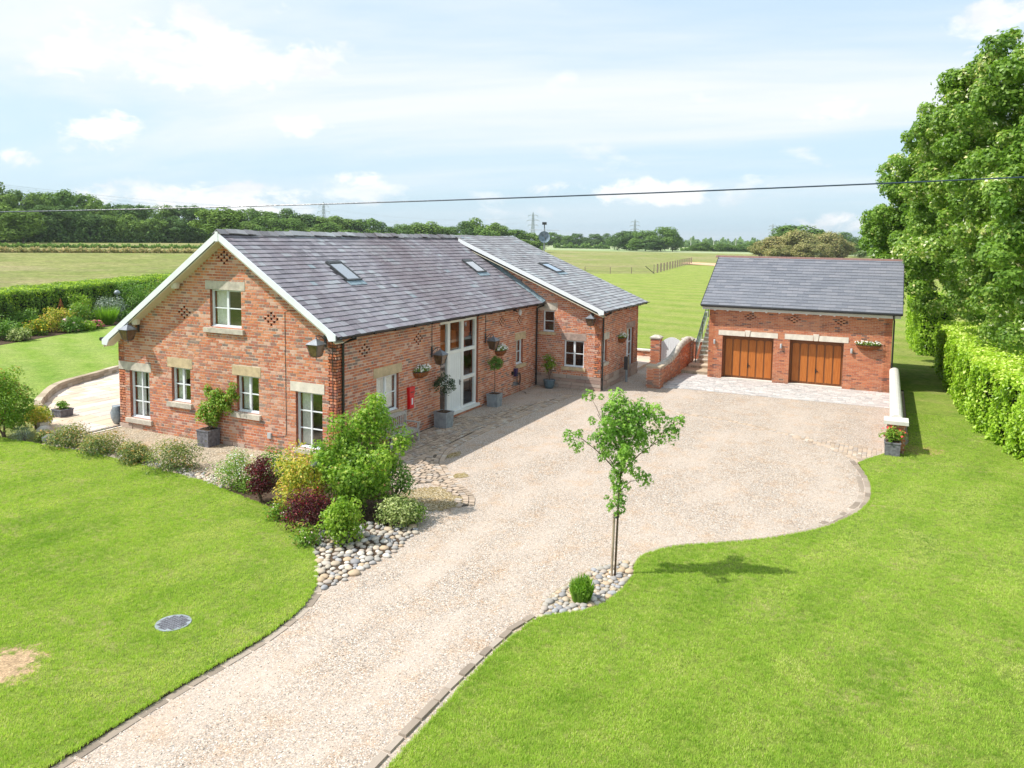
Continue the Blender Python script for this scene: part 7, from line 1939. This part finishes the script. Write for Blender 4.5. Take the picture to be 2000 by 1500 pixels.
while u < 1050:
    R = 262+(u/1060)*110+random.uniform(0, 8)
    hz = 452+u*.0145; zt = 6.66+(hz-topv(u))*R/1514
    x, y = place(u, R); z0 = float(terrain_h(np.array(x), np.array(y))); h = max(5, (zt-z0)*random.uniform(.52, .82))
    m = random.choice(['leaf_far_a', 'leaf_far_b', 'leaf_far_c', 'leaf_far_b'])
    far_tree(x, y, random.uniform(10, 14) if u < 500 else random.uniform(13, 17), h, m, 'lower '+TONE[m]+' tree, '+nth(k+1)+' from the left in the front rank of the far wood', TR); k += 1
    u += random.uniform(28, 44)
x, y = place(425, 245); far_tree(x, y, 15, 11.5, 'leaf_far_c', 'pale green spreading tree standing out before the dark wood, left of the barn apex')
x, y = place(45, 250); far_tree(x, y, 12, 9.5, 'leaf_far_c', 'greyish pale tree at the left end of the wood edge')
# right: group of big trees in the open field, round oak, rusty thicket
GR = 'clump of trees standing in the open field'
CL = ['at its far left end', 'second from its left end', 'left of its highest crown', 'the highest and widest crown', 'at its right end', 'low at the front left', 'low at the front middle']
for u, R, w, h, m in [(1208, 545, 17, 12, 'leaf_far_b'), (1230, 550, 16, 15, 'leaf_far_b'), (1262, 530, 22, 14, 'leaf_far_a'), (1292, 525, 26, 16.5, 'leaf_far_a'), (1315, 530, 16, 11, 'leaf_far_a'), (1245, 520, 14, 8, 'leaf_far_a'), (1275, 515, 18, 9, 'leaf_far_b')]:
    x, y = place(u, R); far_tree(x, y, w, h, m, TONE[m]+(' tall' if h > 11.5 else ' low')+' tree in the open-field clump, '+CL.pop(0), GR)
x, y = place(1558, 430); far_tree(x, y, 30, 17.0, 'leaf_far_a', 'large dome-shaped oak rising behind the garage roof')
x, y = place(1655, 440); far_tree(x, y, 19, 12.5, 'leaf_far_b', 'dark tree right of the dome-shaped oak, beside the sycamore')
x, y = place(1682, 420); far_tree(x, y, 11, 6, 'leaf_far_c', 'small bush at the right end beside the sycamore branches')
for q, (u, R, w, h) in enumerate([(1490, 385, 12, 8), (1512, 372, 14, 9.5), (1538, 368, 15, 10), (1562, 362, 17, 12.0), (1590, 368, 15, 10), (1615, 372, 17, 11.5), (1640, 378, 14, 9), (1525, 355, 12, 6.5), (1575, 350, 13, 6.5), (1605, 352, 12, 6.5)]):
    x, y = place(u, R); far_tree(x, y, w, h, 'leaf_far_d', 'rust-tinted thorn tree above the garage ridge, '+(nth(q+1)+' from the left along the thicket' if q < 7 else ['low at its front left', 'low at its front middle', 'low at its front right'][q-7]), 'thorn thicket behind the garage')
for q, u in enumerate(range(1060, 1200, 21)):
    R = 720; x, y = place(u+random.uniform(-4, 4), R); far_tree(x, y, 17, random.uniform(9, 15), random.choice(['leaf_far_a', 'leaf_far_b']), 'tree in the line behind the satellite dish, '+nth(q+1)+' from the left', 'line of trees behind the satellite dish')
for q, (u, R, w, h) in enumerate([(1355, 560, 8, 4.5), (1372, 560, 11, 7), (1395, 570, 9, 5), (1412, 560, 12, 6), (1430, 565, 11, 5), (1450, 560, 10, 5.5), (1466, 560, 12, 7.5), (1481, 550, 11, 5)]):
    x, y = place(u, R); far_tree(x, y, w, h, 'leaf_far_a', 'small bushy tree in the hedgerow left of the thorn thicket, '+nth(q+1)+' from the left', 'hedgerow bushes across the field')
def treeline(name, label, bearings, R, h, mat, n, leaf, depth=20, kind='stuff'):
    u0, u1 = bearings; m = n; uu = rng.uniform(u0, u1, m)
    bump = 1+.35*np.sin(uu*.21)+.25*np.sin(uu*.53+1)+.2*np.sin(uu*1.3)
    a = np.array([az(q) for q in uu]); RR = R+rng.uniform(0, depth, m)
    x = CAM.x+RR*np.cos(a); y = CAM.y+RR*np.sin(a); z = rng.random(m)**.8*h*bump*.75+terrain_h(x, y)
    P = np.column_stack([x, y, z]); o = link(name, leaf_mesh(name, P, unit(m)+np.array([-.8, -.2, .8]), leaf, mat, 'diamond', None, 0, .8)); tag(o, label, 'tree line' if h > 3 else 'hedgerow', kind=kind)
uu = rng.uniform(-60, 1060, 26000); aa = np.array([az(q) for q in uu]); RR = 258+(uu/1060)*112+rng.uniform(0, 14, len(uu))
xx = CAM.x+RR*np.cos(aa); yy_ = CAM.y+RR*np.sin(aa); zz_ = rng.random(len(uu))**.9*(3.6+1.6*np.sin(uu*.13)+1.1*np.sin(uu*.41+2))+terrain_h(xx, yy_)
o = link('undergrowth', leaf_mesh('undergrowth', np.column_stack([xx, yy_, zz_]), unit(len(uu))+np.array([-.8, -.2, .8]), .8, 'leaf_far_b', 'diamond', None, 0, .8)); tag(o, 'dark undergrowth along the foot of the wood across the fields', 'undergrowth', kind='stuff')
treeline('treeline', 'thin dark line of woods on the horizon', (1180, 1760), 1500, 13, 'leaf_far_b', 9000, 4.5, 80)
treeline('treeline', 'low far woods between the pylons and the field clump', (1050, 1500), 950, 9, 'leaf_far_b', 7000, 3.0, 50)
treeline('hedgerow', 'low field hedge running past the satellite dish', (1082, 1192), 620, 4.0, 'leaf_far_a', 3500, 1.1, 6)
treeline('hedgerow', 'near field hedge below the wood on the left', (-40, 420), 186, 1.0, 'leaf_far_d', 9000, .42, 4)
treeline('hedgerow', 'further field hedge at the foot of the wood on the left', (-40, 430), 212, .9, 'leaf_far_a', 8000, .42, 4)
treeline('hedgerow', 'scrubby hedge line at the foot of the thorn thicket', (1330, 1480), 575, 3.2, 'leaf_far_a', 4500, 1.1, 10)
# post fence round the far end of the lawn
fp = [(128.8, 40.3), (130.4, 35.5), (133.6, 32.1), (137.06, 28.44)]+[(137.06+(k)*5.4, 28.44+k*.72) for k in range(1, 16)]
fence = thing('post_fence', 'long fence of timber posts and wire at the far end of the lawn', 'fence', (137, 28.4, 0))
for k, (x, y) in enumerate(fp):
    mb = MB(); w = .13 if k > 3 else .06; mb.box(x-w, x+w, y-w, y+w, -.1, 1.9 if k > 2 else 1.35); mb.build('post', 'post_wood', fence)
mb = MB()
for zz in (.5, 1.0, 1.4): mb.tube([(x, y, zz) for x, y in fp], .012, 4)
mb.tube([(137.2, 28.4, .1), (134.5, 29.5, 1.6)], .07, 5); mb.build('wire', 'dark_metal', fence)
sheet('sand_bank', [(190, 25), (200, 29), (207, 36), (215, 42), (232, 44), (226, 33), (215, 27), (200, 22)], .12, 'sandbank')
# white house far off, masts and pylons
x, y = place(1100, 1000); t = thing('white_house', 'tiny white house among the far trees behind the satellite dish', 'house', (x, y, 0))
mb = MB(); mb.box(x-4, x+4, y-6, y+6, 0, 7.0); mb.build('wall', 'render_white', t)
mb = MB(); mb.prism([(x-4.3, y-6.3, 7.0), (x+4.3, y-6.3, 7.0), (x, y-6.3, 9.5)], (0, 12.6, 0)); mb.build('roof', 'slate_dark', t)
def pylon(u, R, h, label):
    x, y = place(u, R); z0 = float(terrain_h(np.array(x), np.array(y))); s = h/46
    t = thing('pylon', label, 'pylon', (x, y, z0), 'electricity pylons on the horizon'); r = .28*s*(R/900)
    mb = MB(); B = lambda a, b, c: (x+a*s, y+b*s, z0+c*s)
    for a, b in ((1, 1), (1, -1), (-1, 1), (-1, -1)): mb.tube([B(a*4, b*4, 0), B(a*1.6, b*1.6, 22), B(a*.9, b*.9, 40), B(0, 0, 46)], r, 4)
    zz = [0, 8, 15, 21, 26, 30.5, 34.5, 38, 41]
    wd = lambda z: 4-2.4*z/22 if z < 22 else 1.6-.7*(z-22)/18
    for a, b in zip(zz, zz[1:]):
        wa, wb = wd(a), wd(b)
        for sx, sy, ex, ey in ((1, 1, -1, 1), (-1, 1, -1, -1), (-1, -1, 1, -1), (1, -1, 1, 1)):
            mb.tube([B(sx*wa, sy*wa, a), B(ex*wb, ey*wb, b)], r*.55, 3); mb.tube([B(ex*wa, ey*wa, a), B(sx*wb, sy*wb, b)], r*.55, 3)
    mb.build('tower', 'steel_far', t)
    mb = MB()
    for z, w in ((27, 8), (34, 9.5), (41, 7.5)):
        mb.tube([B(0, -w, z), B(0, w, z)], r*.9, 4); mb.tube([B(0, -w, z), B(0, 0, z+2.5), B(0, w, z)], r*.6, 3)
        for q in (-w, w): mb.tube([B(0, q, z), B(0, q, z-2.5)], r*.7, 4)
    mb.build('crossarm', 'steel_far', t)
    return [(x+0*s, y+q*s, z0+(z-2.5)*s) for z, w in ((27, 8), (34, 9.5), (41, 7.5)) for q in (-w, w)]
p1 = pylon(632, 1000, 47, 'electricity pylon above the wood behind the barn roof')
p2 = pylon(1041, 1150, 47, 'tall electricity pylon directly above the satellite dish')
p3 = pylon(1240, 1500, 48, 'electricity pylon above the clump of field trees')
p4 = pylon(1509, 2300, 60, 'faint small electricity pylon left of the dome-shaped oak')
mb = MB()
x, y = place(-200, 500)
for a, b in ((p1, p2),):
    for q, w in zip(a, b):
        q, w = Vector(q), Vector(w); mb.tube([q.lerp(w, k/12)-Vector((0, 0, 9*(k/12)*(1-k/12)*4)) for k in range(13)], .055, 3)
for q in p1:
    e = Vector((x, y, 6.66+30)); q = Vector(q); mb.tube([q.lerp(e, k/12)-Vector((0, 0, 6*(k/12)*(1-k/12)*4)) for k in range(13)], .04, 3)
o = mb.build('power_lines', 'steel_far'); tag(o, 'faint power lines strung from pylon to pylon across the sky', 'power lines')
for q, u in enumerate((1350, 1394, 1438)):
    x, y = place(u, 900); t = thing('mast', 'thin pale mast in the far fields, '+['leftmost', 'middle', 'rightmost'][q]+' of the three', 'mast', (x, y, 0), 'thin pale masts in the far fields')
    mb = MB(); mb.tube([(x, y, 0), (x, y, 13)], [.3, .15], 6); mb.build('pole', 'render_white', t)

# air: even haze round the whole scene
t = NT('haze_air')
pv = t.n('ShaderNodeVolumePrincipled'); pv.inputs['Color'].default_value = (0.88, 0.95, 1.0, 1); pv.inputs['Density'].default_value = 0.00012; pv.inputs['Anisotropy'].default_value = 0.3
t.l(pv.outputs[0], t.out.inputs['Volume'])
mb = MB(); mb.box(-9600, 9600, -9600, 9600, -1.5, 75); o = mb.build('haze', 'haze_air'); o['kind'] = 'stuff'
